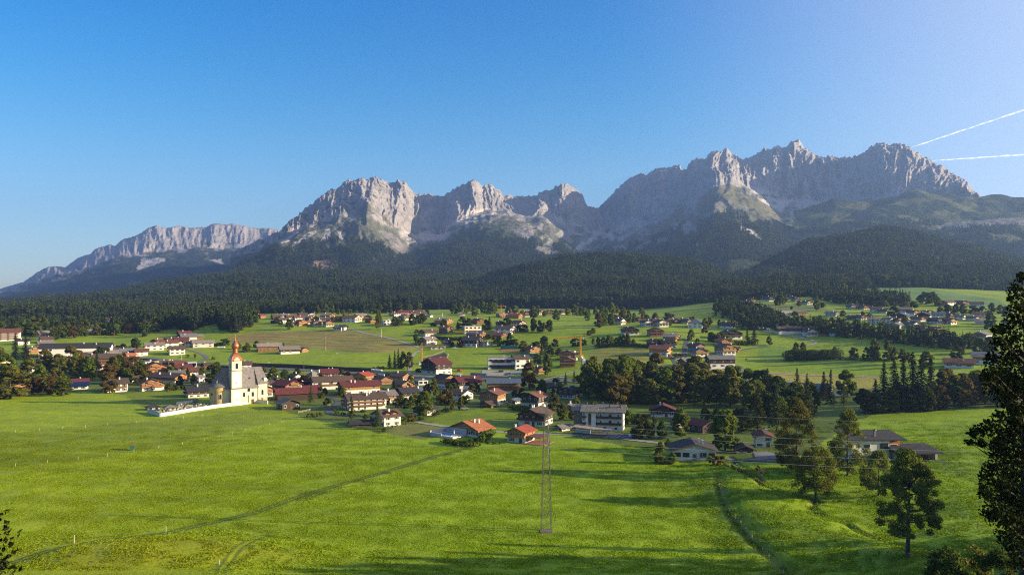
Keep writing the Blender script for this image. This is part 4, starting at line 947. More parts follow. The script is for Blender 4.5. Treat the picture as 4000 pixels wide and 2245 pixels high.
# right of the pylon
h(2705, 1796, 164, 118, 40, -6, 'white', 'dark', 'wide white bungalow with dark tiled roof behind the trampoline', st=1, bal=0, chim=2, win='big', pitch=.30)
h(2735, 1693, 74, 92, 34, 30, 'barn', 'maroon', 'dark barn with red-brown roof behind the bungalow', 'barn', 'barn', st=1, bal=0, chim=0)
h(2590, 1628, 96, 60, 28, -10, 'dchalet', 'maroon', 'house with wide maroon roof at the foot of the wood strip', chim=1, st=1)
h(2648, 1672, 40, 40, 24, 20, 'white', 'brown', 'small white house behind the bright green maple', chim=0, st=1, bal=0)
h(2980, 1746, 62, 74, 46, -12, 'white', 'maroon', 'white house with maroon roof and one garage door behind the brown tree', st=2, bal=0, chim=1)
h(2905, 1768, 62, 56, 18, -8, 'barnlow', 'dark', 'low garage with black roof left of the white maroon-roofed house', 'garage', 'garage', st=1, bal=0, chim=0)
h(2888, 1640, 58, 50, 20, -8, 'timber', 'brown', 'timber gable glowing in the sun under the tall larches', st=1, chim=0)
h(3040, 1640, 60, 50, 20, -30, 'timber', 'brown', 'brown cottage hidden among larches behind the brown tree', st=1, chim=0, bal=0)
# church side
h(1022, 1552, 50, 56, 36, 40, 'hchalet', 'brown', 'honey timber house with balconies directly right of the church', chim=1, flowers=1)
h(1120, 1533, 62, 76, 30, 58, 'timber', 'maroon', 'timber chalet with maroon roof and sunlit gable right of the church', chim=1)
h(1155, 1566, 64, 150, 30, -66, 'barn', 'maroon', 'long dark farmhouse with maroon roof behind the log barn', 'barn', 'barn', chim=1, st=1, bal=0)
h(1126, 1601, 56, 58, 28, 38, 'barn', 'shingle', 'log barn with shingle roof alone at the end of the churchyard wall', 'barn', 'barn', chim=0, st=1, bal=0, det=2)
h(1222, 1498, 44, 44, 26, -30, 'white', 'shingle', 'square house with steep pyramid roof and two white chimneys', chim=2, hip=2.6, bal=0)
h(1153, 1493, 40, 44, 22, 50, 'white', 'brown', 'white house with brown roof left of the pyramid roof', chim=1)
h(1030, 1488, 40, 44, 20, -35, 'chalet', 'tan', 'small chalet with pale roof behind the church nave', chim=2)
h(770, 1553, 62, 76, 28, -60, 'dchalet', 'dark', 'dark house with flat balconies in the shade left of the church', chim=1)
h(785, 1497, 34, 40, 26, -30, 'white', 'grey', 'white house with grey roof left of the chestnut tree by the church', chim=1)
h(660, 1496, 54, 140, 24, 66, 'hchalet', 'brown', 'long brown roofed farmhouse with flowered gable left of the church', 'house', chim=2, flowers=1)
h(592, 1527, 60, 64, 32, 34, 'hchalet', 'brown', 'chalet with carved honey gable at the edge of the left meadow', chim=1, flowers=1)
h(456, 1532, 60, 72, 36, -58, 'white', 'brown', 'white house with brown roof and red balcony at the left meadow edge', chim=1, sidebal=1)
h(300, 1522, 44, 76, 16, -66, 'white', 'solar', 'low house with dark solar panel roof left of the white house', st=1, bal=0, chim=0)
h(312, 1508, 44, 56, 16, -60, 'timber', 'maroon', 'maroon roofed house behind the solar panel roof', st=1, bal=0, chim=1)
h(72, 1546, 56, 60, 34, 40, 'hchalet', 'redbrown', 'house half hidden behind the bushy tree at the left meadow edge', chim=0)
h(8, 1458, 56, 60, 40, 46, 'yellow', 'dark', 'yellow three storey house at the left edge of the picture', st=3, chim=0, bal=1)
h(398, 1446, 60, 118, 46, -68, 'chalet', 'brown', 'brown apartment house with three balcony bands among the left trees', cat='apartment house', st=4, chim=1, sidebal=1, bal=0)
h(340, 1412, 46, 50, 22, -60, 'white', 'tan', 'pale roofed house just behind the brown apartment house', chim=1)
h(605, 1458, 58, 66, 26, 36, 'honey', 'redbrown', 'orange timber chalet with long flowered balconies left of the dry field', chim=0, flowers=1)
flat_house(572, 1440, 70, 60, 26, -30, 'stepped white and orange block with flat roofs by the dry field', st=3, name='apartment_block', cat='apartment block')
flat_house(655, 1425, 36, 80, 15, -72, 'low white flat block beside the dry grass field', st=1, bands=False)
h(35, 1332, 56, 76, 34, -62, 'white', 'redbrown', 'white hotel with red roof at the far left edge', cat='hotel', st=4, chim=1, sidebal=1)
hamlet('the left valley hamlet', [
 (168, 1321, 34, 36, 20, -40, 'chalet', 'tan'), (92, 1347, 32, 40, 16, -55, 'white', 'dark'), (182, 1342, 36, 40, 16, -50, 'hchalet', 'brown'), (176, 1363, 36, 50, 20, -50, 'hchalet', 'grey'), (132, 1381, 36, 42, 16, 50, 'honey', 'tan'),
 (450, 1380, 42, 56, 14, -60, 'barn', 'brown'), (497, 1390, 42, 50, 16, -60, 'barn', 'grey'), (445, 1395, 36, 42, 15, -60, 'white', 'tan'), (552, 1391, 36, 44, 17, -60, 'white', 'redbrown'), (510, 1397, 26, 30, 9, -50, 'timber', 'orange')], 'left valley hamlet')
hamlet('the left terrace row', [
 (603, 1370, 36, 66, 22, -62, 'white', 'tan'), (662, 1358, 38, 60, 18, -60, 'white', 'redbrown'), (690, 1387, 36, 56, 24, -60, 'white', 'brown'), (617, 1343, 30, 34, 12, -20, 'timber', 'redbrown'), (660, 1338, 30, 34, 12, -20, 'timber', 'brown'),
 (720, 1316, 36, 44, 12, -55, 'barn', 'maroon'), (735, 1328, 40, 56, 13, -60, 'white', 'grey'), (708, 1342, 38, 50, 12, -60, 'dchalet', 'maroon'), (765, 1326, 30, 46, 10, -60, 'timber', 'tan'), (742, 1355, 30, 44, 16, -60, 'white', 'brown'), (795, 1358, 34, 76, 18, -70, 'white', 'tan')], 'terrace row')
hamlet('the left wood-edge farms', [
 (378, 1308, 40, 60, 10, -60, 'barn', 'tan'), (435, 1306, 30, 34, 8, -50, 'timber', 'brown'), (550, 1291, 30, 36, 8, -50, 'barn', 'grey'), (440, 1259, 36, 48, 10, -62, 'dchalet', 'redbrown'), (497, 1254, 22, 22, 12, 40, 'white', 'redbrown')], 'left wood-edge farms')
house(1052, 1373, 40, 90, 20, -68, 'timber', 'tan', 'farmhouse with long pale roof below the brown mown hill', 'farmhouse', 'farmhouse', st=2, bal=1)
house(1130, 1383, 42, 72, 18, -66, 'barnlow', 'tan', 'open fronted farm shed with pale roof right of the farmhouse', 'shed', 'shed', st=1, bal=0, chim=0)
house(1185, 1376, 22, 26, 12, 50, 'honey', 'redbrown', 'small honey timber shed at the right end of the hill farm', 'shed', 'shed', st=1, bal=0, chim=0)
hamlet('the hilltop hamlet', [
 (1018, 1244, 26, 28, 13, -20, 'timber', 'redbrown'), (1080, 1247, 28, 32, 11, -60, 'timber', 'brown'), (1112, 1241, 26, 36, 9, -60, 'white', 'grey'), (1134, 1248, 26, 36, 12, -58, 'dchalet', 'redbrown'), (1168, 1252, 26, 38, 12, -62, 'white', 'redbrown'), (1182, 1238, 26, 30, 10, -60, 'chalet', 'brown'),
 (1222, 1240, 30, 32, 13, 20, 'white', 'brown'), (1210, 1250, 28, 42, 12, 62, 'honey', 'tan'), (1175, 1273, 30, 36, 15, 48, 'honey', 'redbrown'), (1234, 1274, 32, 40, 15, 30, 'chalet', 'brown'), (1282, 1247, 30, 46, 15, 64, 'timber', 'tan'), (1265, 1258, 28, 40, 12, -60, 'dchalet', 'brown'), (1283, 1276, 32, 36, 17, 30, 'hchalet', 'brown'), (1320, 1256, 28, 34, 13, 50, 'timber', 'redbrown'),
 (1332, 1292, 34, 44, 15, -20, 'white', 'dark'), (1376, 1259, 40, 56, 17, 70, 'white', 'redbrown'), (1408, 1242, 30, 40, 9, -55, 'white', 'tan'), (1436, 1251, 32, 32, 14, 10, 'timber', 'redbrown'), (1453, 1262, 18, 18, 10, 40, 'honey', 'redbrown', {'chim': 0}), (1105, 1262, 28, 36, 13, -55, 'white', 'brown'), (1140, 1273, 24, 30, 12, -55, 'dchalet', 'redbrown'), (1205, 1265, 24, 30, 11, 40, 'chalet', 'brown'), (1250, 1262, 22, 26, 10, 30, 'white', 'grey')], 'hilltop hamlet')
house(1155, 1213, 36, 60, 10, -64, 'timber', 'tan', 'lone farmhouse with pale roof among trees above the hilltop hamlet', 'farmhouse', 'farmhouse', st=1)
flat_house(1512, 1269, 30, 44, 19, -62, 'white modern villa with flat roof right of the twin poplar', st=2, name='villa', cat='villa')
hamlet('the upper middle hamlet', [
 (1543, 1237, 26, 34, 12, -30, 'white', 'maroon'), (1573, 1231, 26, 40, 12, -60, 'timber', 'maroon'), (1585, 1250, 32, 42, 14, 40, 'chalet', 'tan'), (1625, 1229, 28, 50, 9, -64, 'timber', 'maroon'), (1642, 1235, 28, 40, 9, -60, 'chalet', 'brown'), (1680, 1239, 16, 22, 6, 50, 'white', 'tan', {'chim': 0, 'bal': 0}), (1602, 1240, 24, 40, 9, -60, 'white', 'tan')], 'upper middle hamlet')
# terraced middle hamlet
M = 'houses of the middle hillside'
for q in [
 (1732, 1266, 34, 56, 13, 62, 'honey', 'tan', 'honey timber house with pale roof on the terrace above the hedge'),
 (1742, 1302, 30, 38, 20, 58, 'timber', 'redbrown', 'narrow house with red roof and cream end wall below the terrace'),
 (1672, 1313, 36, 52, 15, -52, 'chalet', 'brown', 'chalet with brown roof left of the narrow red roofed house'),
 (1673, 1349, 38, 48, 22, -50, 'white', 'tan', 'white house with pale roof and curved white gable by the crane arm'),
 (1745, 1353, 36, 40, 20, 12, 'dchalet', 'brown', 'dark gabled chalet with brown roof behind the copper beech sapling'),
 (1847, 1356, 54, 66, 26, 66, 'dchalet', 'dark', 'big white chalet with black roof beside the concrete shell'),
 (1862, 1325, 44, 60, 20, 62, 'chalet', 'blue', 'chalet with blue-grey roof behind the small yellow crane'),
 (1975, 1306, 44, 70, 22, 64, 'white', 'brown', 'white house with long brown roof and timber gable on the slope'),
 (1946, 1321, 36, 50, 11, 62, 'timber', 'redbrown', 'low timber house with red-brown roof below the long brown roof'),
 (1955, 1281, 30, 32, 21, 15, 'dchalet', 'redbrown', 'tall dark chalet left of the tall dark oak'),
 (2025, 1278, 34, 42, 16, 55, 'white', 'brown', 'white hip roofed house right of the tall dark oak'),
 (1867, 1266, 34, 44, 11, 40, 'timber', 'redbrown', 'low brown gabled house with red roof on the upper meadow'),
 (1805, 1233, 22, 22, 13, 10, 'white', 'grey', 'tiny white chalet alone between the tree rows'),
 (2080, 1382, 50, 44, 16, 40, 'honey', 'brown', 'orange timber pavilion beside the tennis court'),
 (2217, 1404, 60, 50, 22, -6, 'honey', 'brown', 'timber chalet below the right crane, the upper one of the pair'),
 (2217, 1434, 60, 54, 26, -4, 'honey', 'redbrown', 'timber chalet by the lane, the lower one of the pair'),
 (2112, 1460, 38, 40, 18, 34, 'honey', 'brown', 'small timber cottage right of the autumn tree by the school')]:
    house(*q[:9], group=M)
flat_house(1843, 1301, 34, 68, 26, -70, 'white house under construction with scaffold brackets and flat roof', st=2, roofc='tan', wallm=CREAM)
flat_house(1900, 1355, 34, 36, 18, 52, 'grey concrete house shell without a roof', st=2, wallm=CONCRETE, roofc='grey', bands=False)
flat_house(1705, 1365, 16, 44, 9, -80, 'long low garage with dark openings under the left crane arm', st=1, wallm=CONCRETE, roofc='dark', bands=False, name='garage', cat='garage')
SCHOOL = flat_house(1958, 1442, 52, 106, 46, -86, 'modern white school with flat roof and one magenta window', wallm=PLASTER, roofc='tan', name='school', cat='school', st=2, bands=False, det=2)
h(2032, 1440, 44, 60, 40, -70, 'white', 'brown', 'older school wing with brown roof joined to the white school', cat='school', name='school', st=2, bal=0, win='big')
hamlet('the upper tree-row hamlet', [
 (1993, 1233, 24, 30, 11, 30, 'timber', 'redbrown'), (2013, 1244, 26, 44, 14, 64, 'honey', 'red'), (2056, 1238, 28, 34, 16, 20, 'chalet', 'brown'), (2060, 1226, 28, 40, 8, -60, 'timber', 'grey'), (2107, 1229, 26, 36, 12, 40, 'hchalet', 'brown'), (2147, 1228, 28, 34, 13, 12, 'timber', 'brown'), (2197, 1227, 24, 28, 10, 35, 'chalet', 'redbrown'), (2402, 1246, 24, 30, 13, -20, 'chalet', 'redbrown'), (2417, 1269, 30, 40, 18, 55, 'white', 'dark')], 'upper right tree-row hamlet')
flat_house(1961, 1239, 26, 40, 14, -60, 'red brick house shell under the far crane', st=2, wallm=surf('bare_brick', (.32, .13, .07), .3, 2, .9, .3, 8), roofc='tan', bands=False)
hamlet('the meadow hamlet', [
 (2500, 1255, 30, 36, 11, 10, 'timber', 'brown'), (2525, 1275, 34, 40, 17, 20, 'white', 'brown'), (2550, 1259, 30, 36, 9, 30, 'chalet', 'grey'), (2583, 1277, 38, 44, 20, 15, 'white', 'brown'), (2565, 1268, 26, 40, 12, -60, 'timber', 'maroon'), (2638, 1263, 30, 38, 10, 15, 'timber', 'brown'), (2625, 1258, 24, 36, 8, -60, 'white', 'redbrown'), (2680, 1265, 32, 42, 12, 30, 'hchalet', 'brown'), (2660, 1258, 26, 40, 8, -60, 'white', 'brown'), (2845, 1283, 36, 44, 16, 40, 'dchalet', 'brown')], 'meadow hamlet')
house(2717, 1282, 40, 54, 20, 72, 'white', 'blue', 'blue-white manor with hipped blue roof', 'manor', 'manor', st=2, hip=1.4, bal=0, group=M)
K = 'houses along the lane hamlet'
for q in [
 (2460, 1309, 58, 54, 20, 6, 'dchalet', 'maroon', 'chalet with maroon roof and red balcony, left one of two on the slope'),
 (2560, 1314, 54, 46, 22, 4, 'timber', 'redbrown', 'all timber chalet on the slope right of the maroon roofed chalet'),
 (2622, 1334, 42, 50, 18, 62, 'honey', 'tan', 'bright honey timber chalet with pale roof at the top of the lane'),
 (2556, 1357, 46, 50, 22, 8, 'dchalet', 'brown', 'dark balconied chalet, left of the pair below the honey chalet'),
 (2607, 1362, 52, 52, 24, 8, 'dchalet', 'brown', 'dark balconied chalet, right of the pair below the honey chalet'),
 (2578, 1392, 50, 70, 28, 66, 'hchalet', 'redbrown', 'white house with flowered balcony nearest the mown field'),
 (2720, 1375, 42, 48, 24, 30, 'chalet', 'brown', 'brown roofed chalet standing behind the blue roofed gable'),
 (2730, 1393, 52, 48, 22, 14, 'hchalet', 'blue', 'white chalet with blue roof right of the lane'),
 (2825, 1352, 44, 46, 20, 16, 'hchalet', 'orange', 'small chalet with glowing orange gable'),
 (2832, 1388, 56, 56, 32, 16, 'hchalet', 'brown', 'tall white chalet with honey gable at the right of the lane'),
 (2853, 1325, 74, 50, 22, 8, 'dchalet', 'green', 'wide dark gable with dark green roof among garden trees'),
 (2690, 1436, 40, 66, 24, -64, 'timber', 'grey', 'timber house with grey roof left of the larch by the lane'),
 (2812, 1440, 62, 100, 38, -84, 'dchalet', 'grey', 'large grey roofed inn with white arches beside the lane'),
 (2650, 1402, 30, 26, 14, 5, 'barnlow', 'maroon', 'garage with maroon roof beside the lane'),
 (2866, 1374, 24, 40, 11, 60, 'timber', 'redbrown', 'small red-brown shed right of the tall white chalet')]:
    house(*q[:9], group=K)
house(3100, 1304, 42, 136, 20, -86, 'barnlow', 'brown', 'long barn with weathered brown roof in front of the dark spruce belt', 'barn', 'barn', st=1, bal=0, chim=0, group=None)
house(3161, 1314, 44, 46, 18, 8, 'white', 'dark', 'white farmhouse right of the long barn', 'farmhouse', 'farmhouse')
house(3260, 1313, 50, 56, 17, 10, 'dchalet', 'redbrown', 'dark chalet with red roof alone at the right of the farm', 'house')
h(3745, 1440, 56, 100, 20, 62, 'hchalet', 'redbrown', 'white farmhouse with red-brown roof left of the giant dark tree', st=1, chim=1, group=None, cat='farmhouse', name='farmhouse')
h(3850, 1425, 62, 90, 30, 60, 'hchalet', 'grey', 'two storey house with grey roof behind the red-brown farmhouse', st=2, group=None)
hamlet('the sunny shelf hamlet', [
 (2936, 1178, 24, 28, 10, 10, 'chalet', 'brown'), (2980, 1168, 22, 26, 9, 20, 'white', 'grey'), (3005, 1177, 26, 34, 14, 15, 'dchalet', 'brown'), (3110, 1179, 24, 28, 8, 10, 'white', 'brown'), (3098, 1170, 20, 24, 8, 30, 'dchalet', 'brown'), (3152, 1190, 26, 30, 9, 20, 'white', 'brown'), (2918, 1190, 24, 28, 10, 30, 'chalet', 'redbrown'), (2958, 1200, 26, 30, 9, 30, 'dchalet', 'brown')], 'sunny shelf hamlet')
hamlet('the far eastern village', [
 (3013, 1231, 26, 30, 13, 20, 'hchalet', 'redbrown'), (3068, 1233, 26, 48, 9, -66, 'white', 'tan'), (3124, 1232, 26, 44, 8, -66, 'timber', 'brown'), (3250, 1236, 26, 40, 12, 50, 'white', 'grey'), (3328, 1208, 28, 32, 12, 10, 'white', 'redbrown'), (3374, 1209, 26, 30, 12, 14, 'hchalet', 'redbrown'), (3418, 1222, 28, 36, 17, 60, 'white', 'brown'), (3452, 1223, 26, 34, 10, 40, 'dchalet', 'brown'), (3533, 1220, 28, 44, 11, 60, 'hchalet', 'tan'), (3566, 1229, 28, 34, 11, 20, 'hchalet', 'redbrown'), (3526, 1250, 40, 50, 16, -50, 'dchalet', 'blue'), (3665, 1248, 34, 42, 19, 60, 'white', 'blue'), (3607, 1243, 36, 44, 13, -40, 'dchalet', 'brown'), (3414, 1266, 28, 40, 17, 62, 'white', 'tan'), (3470, 1263, 28, 32, 16, 30, 'white', 'grey'), (3502, 1262, 28, 34, 15, 25, 'hchalet', 'brown'), (3654, 1267, 36, 46, 17, 20, 'dchalet', 'brown'), (3706, 1268, 34, 38, 18, 25, 'hchalet', 'brown'),
 (3506, 1283, 32, 44, 12, -55, 'white', 'grey'), (3558, 1281, 34, 42, 16, 30, 'white', 'brown'), (3602, 1291, 32, 42, 12, 20, 'dchalet', 'brown'), (3645, 1294, 34, 40, 10, 15, 'timber', 'redbrown'), (3750, 1248, 28, 34, 11, 40, 'white', 'grey'), (3803, 1254, 30, 36, 12, 20, 'white', 'brown'), (3824, 1239, 28, 42, 11, 60, 'white', 'redbrown'), (3833, 1269, 28, 40, 11, 60, 'white', 'tan'), (3585, 1256, 30, 38, 13, 30, 'chalet', 'redbrown'), (3620, 1228, 28, 34, 9, 20, 'white', 'brown'), (3705, 1240, 28, 32, 12, 20, 'timber', 'brown'), (3330, 1248, 28, 32, 10, 20, 'timber', 'redbrown'), (3362, 1249, 28, 32, 13, 20, 'chalet', 'redbrown')], 'far eastern village')
hamlet('the high eastern meadow', [(3698, 1195, 32, 50, 13, -62, 'white', 'brown'), (3752, 1190, 32, 38, 9, 20, 'timber', 'brown'), (3814, 1196, 30, 44, 9, 60, 'white', 'brown'), (3835, 1322, 40, 60, 14, -50, 'white', 'grey')], 'high eastern meadow')

for q in [(715, 1454, 44, 56, 18, -60, 'timber', 'maroon', 'maroon roofed house in the hollow left of the chestnut'), (765, 1464, 40, 50, 17, -58, 'dchalet', 'redbrown', 'red-brown roofed chalet just above the grey roofed white house'), (948, 1440, 40, 60, 16, -66, 'white', 'brown', 'brown roofed house peeping over the church nave roof'),
          (1040, 1518, 40, 44, 20, -56, 'white', 'brown', 'white house with brown roof tucked behind the honey house by the church'), (1080, 1502, 36, 44, 18, 40, 'hchalet', 'grey', 'small chalet with grey roof between church and pyramid roof'), (1212, 1541, 42, 56, 24, -62, 'timber', 'maroon', 'maroon roofed timber house before the pyramid roof'),
          (1345, 1500, 38, 50, 20, -60, 'chalet', 'redbrown', 'chalet behind the yellow banded hotel, by the highway'), (1495, 1502, 40, 46, 22, 46, 'timber', 'brown', 'brown roofed timber chalet left of the flowered gable'), (1640, 1545, 40, 50, 22, -56, 'dchalet', 'blue', 'blue-grey roofed house beside the copper beech'),
          (2155, 1525, 40, 66, 18, -70, 'dchalet', 'dark', 'dark long roof between the hotel and the wood strip'), (2225, 1604, 34, 40, 20, -20, 'white', 'grey', 'white flat annex right of the pale willow'), (860, 1500, 36, 40, 18, -40, 'white', 'redbrown', 'white house with red-brown roof just left of the tower'),
          (545, 1492, 44, 56, 20, -60, 'hchalet', 'brown', 'brown roofed chalet in the grove above the left meadow'), (690, 1475, 40, 50, 16, -60, 'white', 'grey', 'low white house above the long brown farmhouse'), (510, 1425, 40, 54, 20, -60, 'white', 'redbrown', 'white house with red roof left of the stepped block'), (815, 1440, 30, 40, 14, -50, 'timber', 'brown', 'small brown house by the highway left of the tower')]:
    h(*q)

house(300, 1394, 62, 250, 34, -72, 'white', 'dark', 'very long hall with dark roof and pale walls above the left wood', 'hall', 'hall', st=2, bal=0, chim=2, win='big')
for q in [(245, 1440, 40, 52, 20, -58, 'hchalet', 'brown', 'brown roofed chalet among the trees below the long hall'), (520, 1452, 40, 50, 20, -58, 'white', 'maroon', 'white house with maroon roof left of the orange flowered chalet'), (120, 1458, 40, 56, 22, -60, 'white', 'tan', 'white house with pale roof deep in the left wood'), (690, 1436, 38, 54, 16, -64, 'white', 'redbrown', 'white house with red-brown roof along the highway left of the church'), (625, 1436, 36, 50, 16, -60, 'hchalet', 'brown', 'honey chalet above the flowered orange chalet')]: h(*q)
# ------------------------------------------------------------------ the church
def church():
    p = at(897, 1579); o = empty('church', (p.x, p.y+3.5, p.z), R(36))
    tag(o, 'cream baroque church with copper onion dome on its square tower', 'church')
    W2 = 6.4
    ivory = surf('church_ivory', (.66, .58, .40), .06, .4, .9, .1, 6); sand_shade = surf('church_sand_shade_panel', (.50, .40, .22), .1, .4, .9, .1, 6); ochre = surf('church_ochre_apse', (.60, .42, .17), .25, .25, .9, .2, 5)
    trim = surf('church_cornice', (.17, .12, .09), .2, 2, .8); shing = roofmat('church_shingle', (.20, .175, .165), .7)
    b = MB(); b.box(4, 0, 4.2, 20, 2*W2, 11.4); b.build('nave_wall', ivory, o)
    b = MB(); b.box(16.2, 0, 5.3, 5.4, 2*W2+.8, 13.6); b.box(16.2, -W2-.42, 1.6, 5.2, .06, 3.2, m=1); b.build('west_wall', [ivory, sand_shade], o)
    zr = 20.6
    # steep nave roof, over the higher west bay it comes lower
    q = MB()
    def roofpiece(x0, x1, hw, ze, hip0=0):
        th = .3
        for s in (-1, 1):
            q.hexa([(x0, s*hw, ze), (x1, s*hw, ze), (x1, 0, zr), (x0+hip0, 0, zr), (x0, s*hw, ze+th), (x1, s*hw, ze+th), (x1, 0, zr+th+.2), (x0+hip0, 0, zr+th+.2)])
    roofpiece(-6, 14.0, W2+.8, 9.3); q.build('nave_roof', shing, o)
    q = MB()
    zs = 12.0; hw = W2+.9
    for s in (-1, 1):
        q.hexa([(13.2, s*hw, zs-.6), (19.5, s*hw, zs-.6), (17.6, 0, zr+.25), (13.0, 0, zr+.25), (13.2, s*hw, zs-.3), (19.5, s*hw, zs-.3), (17.6, 0, zr+.6), (13.0, 0, zr+.6)])
    q.poly([(19.5, -hw, zs-.3), (19.5, hw, zs-.3), (17.6, 0, zr+.6)]); q.build('west_roof', shing, o)
    b = MB(); b.box(17.9, 0, 13.4, 1.7, 2*W2, 3.0); b.build('west_gable', ivory, o)
    # rounded apse and its half cone roof
    b = MB(); b.lathe([(W2, -1.5), (W2, 10.9)], -6, 0, 28, a0=math.pi/2, a1=1.5*math.pi); b.build('apse_wall', ochre, o, True)
    b = MB(); b.lathe([(W2+.25, 10.6), (W2+.4, 10.9), (W2+.2, 11.1)], -6, 0, 28, a0=math.pi/2, a1=1.5*math.pi); b.build('apse_cornice', ivory, o, True)
    b = MB(); b.lathe([(W2+.9, 10.9), (W2*.78, 13.2), (W2*.4, 17.4), (.02, zr+.3)], -6, 0, 28, a0=math.pi/2, a1=1.5*math.pi); ar = b.build('apse_roof', shing, o)
    b = MB(); b.box(-9.4, -3.6, 13.6, .9, .9, 1.2); b.prism([(-9.95, 14.2), (-8.85, 14.2), (-9.4, 14.9)], -4.2, -3.0); b.build('roof_dormer', shing, ar)
    # tower
    TY = -7.0; s = 5.9
    t = MB(); t.box(0, TY, 4.2, s+.5, s+.5, 11.4); t.box(0, TY, 15, s, s, 10.4); t.box(0, TY, 23.2, s-.25, s-.25, 6.2); tw = t.build('tower', ivory, o)
    t = MB(); t.box(0, TY, 9.75, s+1.2, s+1.2, .3); t.box(0, TY, 10.0, s+.8, s+.8, .25); t.box(0, TY, 20.25, s+.5, s+.5, .35); t.build('tower_cornice', trim, tw)
    t = MB()
    for zc, hh in ((4.6, 8.4), (15.1, 8.4)):
        ww = s*.5 if zc < 9 else s*.5
        off = s/2+(.27 if zc < 9 else .02)
        t.box(-off, TY, zc, .06, s*.78, hh); t.box(0, TY-off, zc, s*.74, .05, hh, m=1)  # sun and shade put into the panel colours: pale front, sand left
    t.build('tower_panel', [sand_shade, surf('church_sunlit_panel', (.76, .72, .60), .05, .4, .9)], tw)
    t = MB()
    # swept copper skirt with curved gables, neck and onion
    prof = [(s*.78, 26.0), (s*.70, 26.5), (s*.62, 27.4), (s*.53, 28.4), (s*.40, 29.3), (s*.28, 29.9), (s*.235, 30.3)]
    for i in range(len(prof)-1):
        (r0, z0), (r1, z1) = prof[i], prof[i+1]
        c0 = [(r0*.76*a, TY+r0*.76*b_, z0) for a, b_ in ((-1, -1), (1, -1), (1, 1), (-1, 1))]; c1 = [(r1*.76*a, TY+r1*.76*b_, z1) for a, b_ in ((-1, -1), (1, -1), (1, 1), (-1, 1))]
        for k in range(4): t.poly([c0[k], c0[(k+1) % 4], c1[(k+1) % 4], c1[k]])
    t.build('dome_skirt', COPPER, tw)
    t = MB()
    for k in range(4):
        a = k*math.pi/2; c, sn = math.cos(a), math.sin(a); off = s/2-.05
        pts = [(-1.7, 25.6), (1.7, 25.6)]+[(1.7*math.cos(q_), 26.2+1.5*math.sin(q_)) for q_ in np.linspace(.1, math.pi-.1, 9)]
        f = [(x, -off-.35, z) for x, z in pts]; g = [(x, -off+.9, z) for x, z in pts]; n = len(pts)
        rot = lambda P: (P[0]*c-P[1]*sn, TY+P[0]*sn+P[1]*c, P[2])
        t.poly([rot(x) for x in f])
        for i in range(n): j = (i+1) % n; t.poly([rot(f[j]), rot(f[i]), rot(g[i]), rot(g[j])])
    t.build('clock_gable', ivory, tw)
    t = MB(); t.lathe([(1.55, 30.0), (1.75, 30.4), (1.4, 30.6), (1.35, 31.4), (1.6, 31.6), (1.6, 31.8), (1.3, 32.0), (1.25, 32.7)], 0, TY, 16); t.build('dome_neck', COPPER, tw, False)
    t = MB(); t.lathe([(1.2, 32.6), (1.85, 33.2), (2.2, 34.1), (2.15, 34.9), (1.75, 35.8), (1.1, 36.6), (.55, 37.4), (.25, 38.2), (.12, 38.8)], 0, TY, 20); t.build('onion_dome', COPPER, tw, True)
    t = MB(); t.lathe([(.05, 38.6), (.32, 39.0), (.32, 39.3), (.05, 39.6)], 0, TY, 10); t.box(0, TY, 40.3, .13, .13, 1.6); t.box(0, TY, 40.5, .8, .13, .13); t.build('finial_cross', GOLD, tw)
    for rz, px_, py_ in ((0, 0, -1), (R(-90), -1, 0), (R(90), 1, 0)):
        off = s/2-.1
        w1 = window(o, px_*off, TY+py_*off, 22.9, rz, 'arch', 1.35, 2, 'belfry_window'); w1.scale = (1.35, 1, 1.7)
        for z, dz in ((3.6, .27), (13.2, .02)):
            w1 = window(o, px_*(s/2+dz), TY+py_*(s/2+dz), z, rz, 'plain', .5, 2, 'slit_window'); w1.scale = (.45, 1, .75)
    for x, z, sc in ((5.2, 5.6, 1.0), (10.4, 5.6, 1.0)):
        q = window(o, x, -W2-.05, z, 0, 'arch', sc, 2, 'arched_window'); q.scale = (1.15, 1, 1.35)
    q = window(o, 8.0, -W2-.05, 8.2, 0, 'arch', 1.2, 2, 'lunette_window'); q.scale = (1.5, 1, .9)
    q = window(o, 16.0, -W2-.5, 6.4, 0, 'arch', 1.0, 2, 'arched_window'); q.scale = (1.1, 1, 1.5)
    window(o, 10.4, -W2-.05, 1.3, 0, 'door', 1.2, 2, 'church_door')
    for a, z, k in ((250, 5.2, (1.15, 1, 1.4)), (200, 5.4, None)):
        an = R(a); x = -6+W2*math.cos(an); y = W2*math.sin(an)
        if k: q = window(o, x, y, z, an+math.pi/2, 'arch', 1, 2, 'arched_window'); q.scale = k
        else:
            m = MB(); m.lathe([(.02, 0), (.75, 0), (.75, .12), (.02, .12)], 0, 0, 14); rw = m.build('round_window', PANE, o); rw.location = (x, y, z+1.2); rw.rotation_euler = (R(90), 0, an+math.pi/2)
    m = MB(); m.box(7.8, -W2-.12, 3.0, .22, .14, 4.6); m.box(7.8, -W2-.12, 4.3, 1.6, .14, .22); m.build('wall_cross', DARKTIMBER, o)
    m = MB(); m.tube((9.4, -3.4, 15.0), (9.4, -4.6, 15.0), .5, .5, 8); m.build('roof_vent', shing, o)
church()
